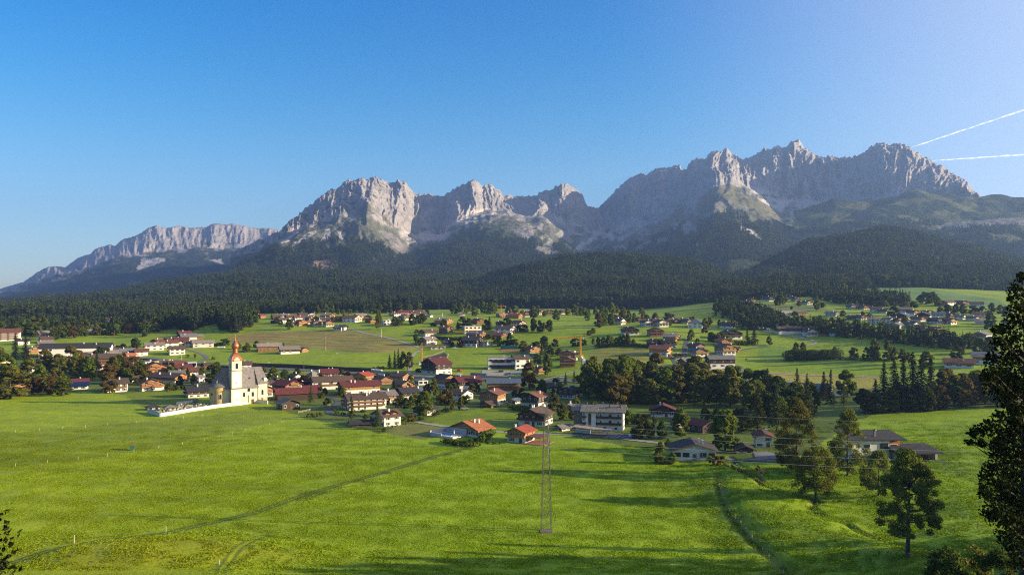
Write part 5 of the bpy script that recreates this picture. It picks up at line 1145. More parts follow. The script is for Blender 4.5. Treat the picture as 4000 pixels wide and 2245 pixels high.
# ------------------------------------------------------------------ churchyard
def wall_run(pts, h, t, mat, name, label, cat, group=None, cap=None, sub=4.0):
    P = [at(*p) for p in pts]; m = MB(); cm = MB()
    for a, b in zip(P[:-1], P[1:]):
        n = max(1, int((b-a).length/sub))
        for i in range(n):
            q0 = a.lerp(b, i/n); q1 = a.lerp(b, (i+1)/n); z0 = float(gz(q0.x, q0.y)); z1 = float(gz(q1.x, q1.y))
            d = (q1-q0); ang = math.atan2(d.y, d.x); nx, ny = -math.sin(ang)*t/2, math.cos(ang)*t/2
            m.hexa([(q0.x-nx, q0.y-ny, z0-1), (q1.x-nx, q1.y-ny, z1-1), (q1.x+nx, q1.y+ny, z1-1), (q0.x+nx, q0.y+ny, z0-1), (q0.x-nx, q0.y-ny, z0+h), (q1.x-nx, q1.y-ny, z1+h), (q1.x+nx, q1.y+ny, z1+h), (q0.x+nx, q0.y+ny, z0+h)])
            if cap:
                k = 1.35; cm.hexa([(q0.x-nx*k, q0.y-ny*k, z0+h), (q1.x-nx*k, q1.y-ny*k, z1+h), (q1.x+nx*k, q1.y+ny*k, z1+h), (q0.x+nx*k, q0.y+ny*k, z0+h), (q0.x-nx*k, q0.y-ny*k, z0+h+.18), (q1.x-nx*k, q1.y-ny*k, z1+h+.18), (q1.x+nx*k, q1.y+ny*k, z1+h+.18), (q0.x+nx*k, q0.y+ny*k, z0+h+.18)])
    o = m.build(name, mat); tag(o, label, cat, group)
    if cap: cm.build('coping', cap, o)
    return o
wall_run([(577, 1611), (626, 1627), (740, 1608), (860, 1590), (930, 1582), (995, 1573), (1046, 1577)], 1.9, .5, PLASTER, 'churchyard_wall', 'long white churchyard wall along the edge of the meadow', 'wall', cap=ROOFS['grey'])
wall_run([(689, 1580), (752, 1571)], 1.6, .4, PLASTER, 'churchyard_wall', 'short white wall behind the graves, left of the shrine', 'wall', cap=ROOFS['grey'])
house(663, 1606, 28, 32, 15, 34, 'white', 'shingle', 'small open chapel with pyramid shingle roof among the graves', 'chapel', 'chapel', st=1, bal=0, chim=0, hip=1.5, det=2, win='big')
house(598, 1602, 28, 44, 12, -58, 'white', 'dark', 'low white mortuary hall with dark roof left of the graves', 'hall', 'hall', st=1, bal=0, chim=0, hip=1.2, win='big')
house(764, 1576, 9, 12, 14, -30, 'white', 'shingle', 'tiny white wayside shrine by the churchyard', 'shrine', 'shrine', st=1, bal=0, chim=0, pitch=1.0, oh=.3, det=1)
def graves():
    gm = surf('grave_stone', (.30, .27, .25), .4, 1.2, .6, .2, objvar=.5); fl = surf('grave_planting', (.12, .10, .05), .8, 3, .9, .5, 5, objvar=.4)
    protos = []
    for k in range(3):
        s = MB()
        if k == 0: s.prism([(-.4, -.2), (.4, -.2), (.4, 1.0), (.22, 1.25), (-.22, 1.25), (-.4, 1.0)], -.1, .1)
        elif k == 1: s.box(0, 0, .6, .14, .12, 1.6); s.box(0, 0, 1.0, .7, .12, .14); s.box(0, 0, .1, .6, .4, .4)
        else: s.prism([(-.55, -.2), (.55, -.2), (.5, .85), (0, 1.05), (-.5, .85)], -.12, .12)
        b = MB(); b.box(0, -1.05, .12, 1.0, 1.7, .5); protos.append((s.mesh('headstone', gm), b.mesh('grave_bed', fl)))
    poly = [(592, 1613), (632, 1622), (740, 1604), (845, 1587), (820, 1576), (760, 1580), (700, 1584), (685, 1598), (640, 1609)]
    n = 0; r = random.Random(3); used = []
    while n < 90:
        x = r.uniform(585, 850); y = r.uniform(1572, 1624)
        if not inpoly(np.array([x]), np.array([y]), poly)[0]: continue
        p = at(x, y)
        if any((p-u).length < 1.6 for u in used): continue
        used.append(p)
        a, b = protos[n % 3]; o = empty('grave', p, R(36+r.uniform(-6, 6))); tag(o, 'grave with upright headstone and planted bed inside the churchyard wall', 'grave', 'graves in the churchyard')
        sc = r.uniform(.85, 1.25); o.scale = (sc, sc, sc); link('headstone', a, o); link('grave_bed', b, o); n += 1
graves()

# ------------------------------------------------------------------ lattice pylon and its wires
def pylon():
    p = at(2134, 2074); o = empty('lattice_pylon', p, R(4)); tag(o, 'tall slender steel lattice pylon standing in the meadow', 'pylon')
    H = 33.5; hw = lambda z: 1.35-(1.35-.62)*min(1, z/27.0) if z < 27 else .62*(1-(z-27)/(H-27))+.03
    rot = MB(); lv = [0]
    while lv[-1] < 27: lv.append(min(27, lv[-1]+max(1.15, hw(lv[-1])*1.25)))
    lv += [28.4, 29.8, 31.2, H]
    for sx, sy in ((-1, -1), (1, -1), (1, 1), (-1, 1)):
        m = MB()
        for z0, z1 in ((-.5, 27), (27, H)):
            m.tube((sx*hw(max(0, z0)), sy*hw(max(0, z0)), z0), (sx*hw(z1), sy*hw(z1), z1), .095, .08, 4)
        m.build('leg', METAL, o)
    C4 = ((-1, -1), (1, -1), (1, 1), (-1, 1))
    for f in range(4):
        m = MB(); a, b = C4[f], C4[(f+1) % 4]
        for i, (z0, z1) in enumerate(zip(lv[:-1], lv[1:])):
            w0, w1 = hw(z0), hw(z1); s, e = (a, b) if (i+f) % 2 else (b, a)
            m.tube((s[0]*w0, s[1]*w0, z0), (e[0]*w1, e[1]*w1, z1), .05, .05, 4)
            if i % 3 == 0: m.tube((a[0]*w0, a[1]*w0, z0), (b[0]*w0, b[1]*w0, z0), .045, .045, 4)
        m.build('bracing', METAL, o)
    for z, ln in ((29.2, 2.6), (25.8, 3.4), (22.6, 3.0)):
        for s in (-1, 1):
            m = MB(); w = hw(z)
            m.tube((-w, s*w, z), (0, s*ln*1.5, z), .07, .06, 4); m.tube((w, s*w, z), (0, s*ln*1.5, z), .07, .06, 4); m.tube((0, s*w, z+1.5), (0, s*ln*1.5, z), .06, .05, 4)
            for q in (.35, .65): m.tube((-w*(1-q), s*(w+(ln*1.5-w)*q), z), (w*(1-q), s*(w+(ln*1.5-w)*q), z), .04, .04, 4)
            ca = m.build('crossarm', METAL, o)
            i = MB()
            for k in range(7): i.lathe([(.03, z-.1-k*.22), (.13, z-.2-k*.22), (.03, z-.3-k*.22)], 0, s*(ln*1.5-.1), 8)
            i.tube((0, s*(ln*1.5-.1), z), (0, s*(ln*1.5-.1), z-1.75), .03, .03, 4); i.build('insulator', surf('insulator_glass', (.32, .30, .27), .2, 3, .3) if 'ins' not in TV else TV['ins'], ca)
    m = MB(); m.box(0, 0, 0, 3.2, 3.2, .24); m.build('footing', surf('pylon_footing', (.15, .125, .10), .4, 1.5, .95, .5), o)
    # conductors
    wm = surf('wire_aluminium', (.42, .41, .38), .1, 1, .45, 0, metal=.4)
    def wire(d0, rows, label, r=.024):
        xs = [2135, 3000, 3800]; c = np.polyfit(xs, rows, 2); m = MB(); prev = None
        for px in np.arange(2135, 4900, 60):
            d = d0; row = np.polyval(c, px) if px <= 3800 else np.polyval(c, 3800)+np.polyval(np.polyder(c), 3800)*(px-3800)*.4
            q = Vector(((px-CX)/F*d, d, CZ-(row-HY)*d/F))
            if prev is not None: m.tube(prev, q, r, r, 5)
            prev = q
        q0 = Vector(((2135-CX)/F*d0, d0, CZ-(rows[0]-HY)*d0/F)); prev = q0
        for t in np.linspace(.06, 1, 16):
            q = q0+Vector((-170*t, 95*t, -4.5*math.sin(math.pi*min(t, 1))-3*t)); m.tube(prev, q, r, r, 5); prev = q
        tag(m.build('power_line', wm), label, 'power line', 'wires on the lattice pylon')
    wire(206, [1574, 1630, 1656], 'thin earth wire from the very tip of the pylon', .018)
    wire(211, [1645, 1707, 1737], 'upper power wire on the far side of the pylon')
    wire(201, [1665, 1732, 1763], 'upper power wire on the near side of the pylon')
    wire(211, [1708, 1773, 1802], 'lower power wire on the far side of the pylon')
    wire(201, [1745, 1808, 1842], 'lowest power wire on the near side of the pylon')
pylon()

# ------------------------------------------------------------------ the big apartment house right of the pylon
def apartment():
    p = at(2345, 1684); k = p.y/F; o = empty('apartment_house', (p.x, p.y+6, p.z), R(-14))
    o.scale = (.76, .85, 1.0)
    tag(o, 'white apartment house with shingle roof, timber balconies and stone left end', 'apartment house')
    m = MB(); m.box(-5.5, 0, 3.7, 8.5, 9, 10.4); m.build('left_block', PLASTER, o)
    m = MB(); m.box(7.0, 1.4, 3.7, 16.5, 9, 10.4); m.build('right_block', PLASTER, o)
    m = MB(); m.box(-12.6, 2.0, 3.7, 5.8, 8.5, 10.4); m.build('stone_block', BROWNSTONE, o)
    def slab(x0, x1, y0, y1, z0, rise, nm='roof'):
        q = MB(); ym = (y0+y1)/2
        for ya, yb in ((y0, ym), (y1, ym)):
            q.hexa([(x0, ya, z0), (x1, ya, z0), (x1, yb, z0+rise), (x0, yb, z0+rise), (x0, ya, z0+.35), (x1, ya, z0+.35), (x1, yb, z0+rise+.35), (x0, yb, z0+rise+.35)])
        return q.build(nm, ROOFS['shingle'], o)
    r1 = slab(-10.8, .2, -6.2, 6.4, 8.55, 2.7); r2 = slab(-2.0, 17.0, -5.2, 8.0, 8.5, 3.0); slab(-17, -8.5, -3.5, 8.0, 8.6, 2.6)
    for x, y, z in ((-8, 2, 11.2), (-4, 2.5, 11.0), (2, 2, 11.5), (7, -1.2, 10.9), (13.5, -.8, 11.0), (11, 3, 11.3)):
        m = MB(); m.box(x, y, z, .8, .8, 2.0); m.box(x, y, z+1.05, 1.0, 1.0, .2); m.build('chimney', BROWNSTONE, r2)
    for x in (-6, -2.5): m = MB(); m.hexa([(x, -3.6, 9.86), (x+1.4, -3.6, 9.86), (x+1.4, -2.2, 10.46), (x, -2.2, 10.46), (x, -3.6, 9.98), (x+1.4, -3.6, 9.98), (x+1.4, -2.2, 10.58), (x, -2.2, 10.58)]); m.build('skylight', PANE, r1)
    for z in (2.9, 5.9):
        for x0, x1, y in ((-9.6, -7.4, -5.1), (-.9, 14.6, -3.8)):
            m = MB(); m.box((x0+x1)/2, y, z, x1-x0, 1.7, .2); m.box((x0+x1)/2, y-.85, z+.5, x1-x0, .09, .8)
            for x in (x0, x1): m.box(x, y, z+.6, .09, 1.7, 1.0)
            m.build('balcony', DARKTIMBER, o)
        for x in (1.6, 7.4, 12.4): window(o, x, -3.13, z+1.2, 0, 'big' if x == 7.4 else 'plain', .8, 2)
    for x in (4, 11): window(o, x, -3.13, 1.2, 0, 'big', .7, 2)
    m = MB(); m.box(-5.0, -4.56, 5.0, 1.8, .12, 5.8); m.build('stair_window', PANE, o)
    for z in (2.0, 5.0, 7.6): window(o, -8.6, -4.55, z, 0, 'plain', .8, 2); window(o, -12.6, -2.3, z, 0, 'plain', .7, 2)
    for z in (1.8, 4.8, 7.4):
        for y in (-.8, 3.2): window(o, 15.3, y, z, R(90), 'plain', .8, 2)
    # carport in front, parking bays and timber fence
    q = at(2312, 1697); c = empty('carport', q, R(-20)); tag(c, 'long low carport with shingle roof in front of the apartment house', 'carport')
    m = MB(); m.hexa([(-8.5, -2, 3.2), (8.5, -2, 2.0), (8.5, 2.4, 2.3), (-8.5, 2.4, 3.5), (-8.5, -2, 3.5), (8.5, -2, 2.3), (8.5, 2.4, 2.6), (-8.5, 2.4, 3.8)]); m.build('roof', ROOFS['tan'], c)
    m = MB(); m.box(-4.5, 1.6, 1.0, 7, .3, 3.6); m.build('wall', PLASTER, c)
    m = MB()
    for x in (-7.5, 0, 7.5): m.box(x, -1.6, .8, .25, .25, 3.0 if x < 0 else 2.4)
    m.build('post_row', TIMBER, c)
apartment()

# ------------------------------------------------------------------ modern house on the right slope
def modern():
    p = at(3428, 1800); o = empty('modern_house', (p.x, p.y+5, p.z), R(4)); tag(o, 'modern white house with shed roof and orange timber corner', 'house')
    m = MB(); m.box(-2.5, 0, 3.4, 13.5, 9, 7.8); m.build('wall', PLASTER, o)
    m = MB(); m.box(6.4, .3, 5.0, 4.2, 8.4, 4.4); m.build('timber_corner', surf('timber_orange', (.42, .15, .035), .25, 1.2, .7, .2, 6, wave=(2.2, 'Z', .4)), o)
    m = MB(); m.box(6.4, .5, 1.0, 4.1, 8.0, 3.6); m.build('lower_wall', PLASTER, o)
    m = MB(); m.hexa([(-11, -5.6, 7.3), (10, -5.6, 7.3), (10, 6, 9.0), (-11, 6, 9.0), (-11, -5.6, 7.7), (10, -5.6, 7.7), (10, 6, 9.4), (-11, 6, 9.4)]); rf = m.build('roof', ROOFS['dark'], o)
    m = MB(); m.box(.5, -1.5, 9.2, .7, .7, 2.0); m.lathe([(.1, 10.2), (.6, 10.3), (.5, 10.7), (.1, 10.9)], .5, -1.5, 10); m.build('chimney', METAL, rf)
    for x, z, s in ((2.2, 5.2, 1.5), (-4, 5.2, 1.0), (2.2, 1.3, 1.0), (-4, 1.3, 1)): q = window(o, x, -4.55, z, 0, 'big', s, 2)
    window(o, 6.2, -3.95, 4.8, 0, 'big', 1.1, 2, 'balcony_door')
    m = MB(); m.box(6.6, -4.6, 3.0, 4.4, 1.2, .15); m.box(6.6, -5.15, 3.6, 4.4, .07, 1.0); m.build('balcony', HONEY, o)
    m = MB(); m.lathe([(.02, 0), (.5, .06), (.62, .22)], 0, 0, 12); ds = m.build('satellite_dish', PLASTER, o, True); ds.location = (8.9, -4.4, 4.6); ds.rotation_euler = (R(80), 0, R(10))
    p = at(3585, 1806); g = empty('open_garage', (p.x, p.y+3, p.z), R(4)); tag(g, 'open garage with dark sloping roof right of the modern house', 'garage')
    m = MB(); m.box(-4.9, 0, 1.3, 3.2, 7, 4); m.box(6.3, 0, 1.3, .9, 7, 4); m.box(.8, 3.4, 1.3, 11, .3, 4); m.build('wall', CONCRETE, g)
    m = MB(); m.box(.9, -3.3, 3.1, 9.8, .5, .5); m.build('beam', HONEY, g)
    m = MB(); m.hexa([(-8.5, -5, 3.3), (8, -5, 3.3), (7, 5, 5.2), (-8.5, 5, 5.2), (-8.5, -5, 3.65), (8, -5, 3.65), (7, 5, 5.55), (-8.5, 5, 5.55)]); m.build('roof', ROOFS['dark'], g)
modern()
# details on three village houses
def extras():
    # twin dormers on the white house at the meadow edge are separate small gables of its roof
    o = bpy.data.objects['house']; rf = [c for c in o.children if c.name.startswith('roof')][0]
    bb = [Vector(v) for v in rf.bound_box]; xe = max(v.x for v in bb); zt = max(v.z for v in bb)
    for y in (-1.9, 1.9):
        m = MB(); x0 = xe*.30; x1 = xe*.72; zb = zt-2.2
        for s in (-1, 1): m.hexa([(x0, y+s*2.0, zb+.45), (x1+.7, y+s*2.0, zb+.45), (x1+.7, y, zb+1.75), (x0, y, zb+1.75), (x0, y+s*2.0, zb+.65), (x1+.7, y+s*2.0, zb+.65), (x1+.7, y, zb+1.95), (x0, y, zb+1.95)])
        m.build('dormer_roof', ROOFS['redbrown'], rf)
        m = MB(); m.box((x0+x1)/2, y, zb, x1-x0, 2.6, 1.6); m.build('dormer_wall', HONEY, rf)
    # school front: ribbon window with one magenta panel
    s = SCHOOL; k = at(1958, 1442).y/F; W, L = 52*k, 106*k
    m = MB(); m.box(W/2+.2, 0, 46*k*.68, .1, L*.72, 46*k*.26); m.build('ribbon_window', PANE, s)
    m = MB(); m.box(W/2+.3, L*.14, 46*k*.68, .1, L*.09, 46*k*.26); m.build('magenta_panel', surf('magenta_panel', (.45, .03, .22), .1, 2, .5), s)
    m = MB(); m.box(W/2+.2, L*.05, 46*k*.2, .1, L*.86, 46*k*.32); m.build('ground_floor_glazing', PANE, s)
extras()
# ------------------------------------------------------------------ planting
ZI = {'I': (1000, 1150, 3.22), 'J': (1600, 1150, 3.22), 'K': (2300, 1150, 3.22), 'L': (2900, 1080, 2.342), 'B': (600, 1200, 3.143), 'C': (1200, 1360, 3.614), 'D': (1800, 1360, 3.614), 'E': (2400, 1400, 2.891), 'A': (0, 1200, 3.614), 'P': (0, 0, 1)}
def catof(k): return 'bush' if 'bush' in k else 'conifer' if k in ('fir', 'larch') else 'tree'
def T(z, rows, label, group=None):
    ox, oy, s = ZI[z]
    g = group if group else (label if len(rows) > 1 else None)
    for x, y, h_, w_, k in rows: plant(ox+x/s, oy+y/s, h_/s, w_/s, k, label, catof(k), g)
def clump(poly, n, hr, wr, kinds, label, group, seed, mind=14, cat=None):
    r = random.Random(seed); xs = [p[0] for p in poly]; ys = [p[1] for p in poly]; got = []; tries = 0
    while len(got) < n and tries < 6000:
        tries += 1; x = r.uniform(min(xs), max(xs)); y = r.uniform(min(ys), max(ys))
        if not inpoly(np.array([x]), np.array([y]), poly)[0] or any(math.hypot(x-a, (y-b)*1.8) < mind for a, b in got): continue
        got.append((x, y)); k = r.choice(kinds)
        plant(x, y, r.uniform(*hr), r.uniform(*wr)*(.55 if k in ('fir', 'larch') else 1), k, label, cat or catof(k), group)
G_, O_, U_, D_, B_ = 'green', 'olive', 'rust', 'dark', 'bright'
T('J', [(335, 175, 60, 50, G_), (385, 172, 55, 45, G_), (430, 172, 95, 70, G_), (205, 185, 80, 70, G_), (60, 195, 85, 90, G_), (120, 195, 90, 80, G_), (245, 180, 75, 50, G_)], 'green tree in the uppermost row left, under the dark wood', 'trees in the upper left meadow row')
T('J', [(560, 250, 130, 100, G_), (645, 250, 140, 60, G_), (735, 215, 115, 100, G_), (805, 180, 95, 70, G_), (822, 275, 115, 100, G_), (700, 250, 60, 70, G_)], 'round green tree around the tiny lone white chalet', 'trees around the tiny chalet')
T('J', [(925, 240, 150, 90, G_), (975, 250, 145, 90, G_), (1030, 250, 150, 90, G_), (1075, 245, 140, 80, G_)], 'tall green tree in the tight clump left of the brick shell', 'clump left of the brick shell')
T('J', [(1240, 235, 80, 90, G_), (1330, 255, 115, 95, G_), (1410, 285, 80, 60, G_), (1555, 292, 145, 120, G_), (1612, 195, 60, 70, G_), (1700, 278, 75, 66, G_), (1845, 330, 140, 95, G_), (1290, 150, 95, 45, G_), (1215, 150, 95, 50, G_)], 'green tree among the upper right houses', 'trees among the upper right houses')
T('J', [(1990, 265, 92, 75, G_), (2075, 265, 140, 90, G_), (2110, 265, 100, 60, G_), (2152, 265, 120, 80, G_), (2205, 270, 100, 60, G_), (2250, 260, 80, 60, G_), (2235, 335, 150, 90, G_), (2335, 175, 85, 90, O_), (2340, 260, 90, 60, G_), (2420, 270, 140, 90, G_), (2470, 300, 150, 80, G_), (2540, 290, 190, 110, O_), (2375, 420, 190, 120, O_), (2440, 400, 170, 90, G_), (2540, 390, 150, 90, G_)], 'tall tree in the broken row crossing the middle meadow', 'row across the middle meadow')
T('K', [(85, 250, 90, 60, O_), (150, 390, 160, 90, O_), (200, 390, 130, 70, O_), (270, 390, 150, 90, G_), (300, 240, 110, 100, G_), (350, 235, 90, 60, O_), (425, 310, 150, 100, O_), (505, 362, 170, 90, G_), (570, 310, 80, 50, G_), (560, 350, 60, 60, G_), (665, 330, 160, 110, O_), (735, 330, 80, 70, G_), (835, 318, 90, 80, O_)], 'tree of the meadow hamlet, left of the blue-white manor', 'trees left of the manor')
T('K', [(975, 340, 110, 70, D_), (1015, 342, 112, 70, D_), (1058, 330, 90, 50, D_), (1020, 395, 60, 60, G_)], 'dark paired tree standing on the sunny meadow edge', 'dark pair at the meadow edge')
T('K', [(1275, 340, 55, 45, D_), (1310, 340, 65, 50, D_), (1465, 490, 190, 100, O_), (1525, 400, 115, 80, O_), (1640, 400, 85, 45, U_), (1805, 372, 62, 44, G_), (1850, 415, 80, 50, G_)], 'tree beside the blue-white manor on its right', 'trees right of the manor')
T('K', [(1290, 570, 135, 80, G_), (1262, 580, 80, 50, G_)], 'slim green tree at the top bend of the lane', 'slim trees at the lane bend')
T('K', [(1365, 622, 70, 75, O_)], 'lone round tree on the bank above the brown roofed chalet')
T('K', [(1545, 590, 125, 110, D_), (1585, 600, 90, 80, D_), (1625, 600, 105, 95, U_), (1690, 590, 110, 90, O_), (1760, 600, 80, 90, G_)], 'garden tree around the dark green gable', 'trees round the dark green gable')
T('K', [(1992, 555, 150, 62, 'fir')], 'slender dark spruce, left of the pair on the hilltop')
T('K', [(2080, 540, 118, 90, 'fir')], 'broad dark spruce, right of the pair on the hilltop')
T('K', [(2025, 600, 70, 100, 'darkbush'), (2085, 600, 72, 90, 'darkbush')], 'rounded dark shrub at the foot of the spruce pair', 'shrubs under the spruce pair')
T('K', [(2270, 640, 118, 82, G_)], 'lone round tree on the bright field by the track')
T('K', [(120, 640, 112, 60, G_), (185, 635, 100, 70, G_), (245, 630, 125, 70, G_), (290, 620, 90, 70, G_), (345, 650, 110, 60, G_), (395, 650, 130, 80, G_), (440, 650, 150, 70, G_), (490, 655, 175, 90, G_), (560, 642, 80, 64, O_), (55, 625, 80, 50, G_)], 'tree in the hedgerow above the striped mown field', 'hedgerow above the mown field')
T('K', [(1300, 1040, 255, 165, 'larch')], 'solitary dark larch by the lane below the grey roofed inn')
T('K', [(2530, 840, 95, 90, D_), (1978, 822, 26, 30, 'darkbush')], 'small dark tree at the field edge below the bright slope', 'small field edge trees')
T('L', [(490, 725, 122, 62, G_), (553, 718, 116, 70, G_)], 'slim tree of the pair standing behind the long hedge', 'pair behind the long hedge')
T('L', [(845, 715, 76, 56, G_)], 'small tree at the right end of the long hedge')
T('L', [(1022, 757, 114, 82, D_)], 'lone dark tree between the long hedge and the tall row')
T('L', [(1135, 768, 122, 78, D_), (1205, 768, 200, 95, G_), (1228, 768, 170, 80, G_)], 'tree of the tall trio in the middle of the eastern field', 'tall trio in the eastern field')
T('L', [(1328, 760, 168, 88, O_), (1392, 772, 122, 76, O_), (1465, 795, 135, 86, O_), (1520, 800, 110, 70, O_)], 'olive tree in the row right of the tall trio', 'olive row right of the trio')
T('L', [(1682, 822, 142, 130, O_)], 'round grey-green tree behind the dark spruce stand')
T('L', [(1965, 752, 120, 118, D_)], 'round dark tree left of the two eastern farmhouses')
T('L', [(320, 262, 80, 70, G_), (355, 260, 95, 70, G_), (520, 272, 52, 52, G_), (680, 312, 112, 64, G_), (722, 282, 45, 40, G_), (745, 282, 45, 40, G_), (450, 300, 32, 34, G_), (403, 232, 42, 42, O_)], 'tree on the sunny shelf meadow', 'trees of the sunny shelf')
T('L', [(1385, 362, 90, 115, D_)], 'wide dark tree in the heart of the far eastern village')
T('L', [(1490, 432, 62, 80, G_), (1640, 470, 45, 50, D_), (1810, 335, 60, 60, O_), (1100, 380, 60, 50, D_), (1165, 385, 50, 50, G_), (920, 370, 60, 60, G_), (2080, 590, 80, 110, G_), (2170, 700, 130, 140, G_), (2260, 700, 150, 130, O_), (2400, 480, 90, 80, G_), (2270, 460, 130, 120, D_), (2420, 380, 110, 110, O_), (2230, 480, 50, 40, O_), (2160, 640, 90, 90, D_)], 'garden tree of the far eastern village', 'garden trees of the eastern village')
T('L', [(1625, 235, 60, 70, G_), (1680, 255, 120, 110, D_), (1740, 250, 115, 90, D_), (1790, 270, 80, 70, G_), (1570, 290, 70, 70, D_), (1480, 285, 50, 80, O_), (1880, 330, 80, 80, D_), (1950, 330, 80, 80, D_), (2020, 340, 90, 80, D_), (2110, 350, 90, 80, D_), (2200, 360, 90, 90, D_), (2280, 330, 90, 80, D_), (2360, 340, 80, 80, O_), (1300, 280, 60, 70, G_), (1210, 275, 60, 80, G_), (1120, 275, 50, 60, G_)], 'dark tree in the belt above the far eastern village', 'belt above the eastern village')
# hilltop hamlet and west
T('I', [(420, 442, 145, 110, G_)], 'big round tree below the hilltop hamlet at its left')
T('I', [(960, 352, 72, 62, O_), (1103, 282, 42, 40, G_), (660, 350, 50, 60, G_), (720, 350, 45, 50, G_), (560, 320, 40, 50, G_), (250, 370, 60, 70, D_), (210, 370, 50, 50, D_), (310, 380, 60, 60, D_)], 'garden tree among the hilltop hamlet houses', 'garden trees of the hilltop hamlet')
T('I', [(1530, 445, 250, 70, O_), (1560, 430, 220, 60, O_)], 'tall poplar of the pair left of the white villa', 'poplar pair by the villa')
T('I', [(1750, 385, 110, 100, G_), (1800, 395, 80, 90, O_), (1970, 385, 145, 110, D_), (2040, 375, 120, 90, D_), (2095, 365, 130, 120, D_), (1850, 345, 60, 60, G_), (1440, 350, 60, 60, G_), (1395, 350, 40, 50, D_), (2020, 480, 40, 60, D_), (2150, 260, 70, 70, D_), (2010, 580, 90, 60, D_), (2030, 640, 120, 70, G_)], 'tree on the steep bank right of the white villa', 'trees right of the villa')
T('I', [(130, 215, 95, 70, G_), (210, 240, 100, 70, G_), (280, 225, 90, 60, G_), (410, 220, 80, 70, O_), (540, 230, 70, 80, G_), (580, 245, 80, 60, O_), (690, 230, 95, 80, O_), (770, 235, 80, 90, O_), (880, 230, 110, 80, G_), (960, 240, 130, 60, G_), (1030, 250, 75, 60, G_), (1090, 250, 60, 50, O_), (1180, 240, 60, 70, G_)], 'broadleaf tree along the wood edge above the hilltop hamlet', 'wood edge above the hilltop hamlet')
T('I', [(1470, 250, 140, 100, D_), (1540, 245, 150, 100, D_), (1610, 235, 140, 100, D_), (1680, 230, 130, 90, O_), (1760, 230, 130, 90, D_), (1815, 230, 130, 80, D_), (1880, 190, 90, 80, G_), (1930, 200, 80, 80, G_), (2000, 195, 85, 70, G_)], 'tall dark tree in the belt behind the upper middle hamlet', 'belt behind the upper middle hamlet')
# around the highway and the terraced hillside
T('J', [(660, 440, 165, 130, D_), (600, 440, 110, 60, 'fir'), (745, 435, 145, 80, D_), (960, 445, 130, 100, D_), (1005, 445, 165, 110, 'fir'), (1225, 430, 150, 115, D_), (1380, 460, 80, 90, D_), (1440, 465, 90, 120, D_), (1310, 450, 60, 70, D_), (430, 400, 90, 90, D_), (300, 400, 50, 80, D_)], 'dark tree among the terraced middle houses', 'dark trees of the terraced hillside')
T('J', [(1560, 472, 185, 95, D_), (1635, 470, 145, 75, D_), (1690, 470, 120, 70, O_), (1757, 475, 165, 100, D_)], 'dark oak of the group of four on the open meadow', 'group of four dark oaks')
T('J', [(635, 665, 130, 80, 'red')], 'copper beech between the dark gable and the black roof')
T('J', [(530, 655, 75, 70, G_), (1120, 645, 125, 84, B_), (1065, 625, 90, 80, O_), (1000, 560, 60, 90, O_), (1265, 640, 160, 110, D_), (1330, 645, 90, 80, D_), (1200, 640, 70, 80, D_), (1690, 665, 150, 120, D_), (1600, 650, 60, 90, D_), (1560, 650, 50, 80, D_), (1830, 655, 95, 90, D_), (2090, 650, 110, 140, D_), (2190, 640, 80, 80, D_), (2260, 520, 70, 70, G_), (2310, 490, 70, 70, G_), (2540, 640, 60, 50, G_)], 'tree on the shaded slope behind the school', 'trees behind the school')
T('J', [(1430, 735, 155, 145, O_)], 'broad round tree right of the tennis court')
T('J', [(1660, 760, 190, 80, 'fir'), (1705, 860, 260, 90, 'fir'), (1640, 880, 140, 80, 'fir'), (1600, 870, 120, 80, D_)], 'dark spruce in the group right of the school', 'spruces right of the school')
T('J', [(1770, 770, 140, 110, G_), (1880, 765, 95, 100, O_)], 'grey-green tree left of the timber chalet pair', 'trees left of the chalet pair')
T('D', [(1225, 380, 300, 140, G_)], 'tall fresh green tree right of the small timber cottage')
T('D', [(965, 580, 390, 250, U_)], 'large rust-brown autumn tree between school and hotel')
T('D', [(1150, 640, 200, 150, G_), (1395, 680, 185, 95, G_), (865, 690, 135, 130, D_), (765, 690, 105, 90, D_), (1345, 545, 130, 130, D_), (1300, 640, 70, 70, O_)], 'green tree around the dark gabled chalet right of the hotel', 'trees right of the hotel')
T('D', [(1480, 520, 180, 90, 'fir'), (1600, 480, 170, 80, 'fir')], 'dark spruce at the left end of the wood strip', 'spruces at the wood strip end')
T('D', [(1315, 905, 265, 170, 'olive')], 'pale weeping willow behind the pylon house')
T('D', [(1430, 1020, 255, 160, G_)], 'dense green tree in front of the pale willow')
T('D', [(1565, 1010, 130, 120, G_)], 'smaller dark green tree left of the apartment house')
T('D', [(1630, 855, 160, 120, B_)], 'bright young tree above the apartment house roof, left')
T('D', [(1880, 850, 100, 130, B_), (2290, 865, 75, 60, B_)], 'small bright tree just above the apartment house roof', 'bright trees above the apartment roof')
T('D', [(2365, 1085, 210, 120, G_), (2425, 1070, 150, 100, G_)], 'light green tree at the right end of the apartment house', 'light trees right of the apartment house')
T('D', [(330, 1210, 70, 60, 'bush'), (290, 1150, 50, 50, 'bush'), (130, 1330, 60, 80, 'darkbush'), (200, 1310, 60, 80, 'darkbush'), (60, 1340, 50, 70, 'darkbush'), (250, 1280, 60, 70, 'darkbush'), (380, 1340, 40, 70, 'darkbush'), (470, 1350, 40, 60, 'darkbush'), (540, 1350, 40, 60, 'bush')], 'garden shrub below the two chalets left of the pylon', 'shrubs below the pylon chalets')
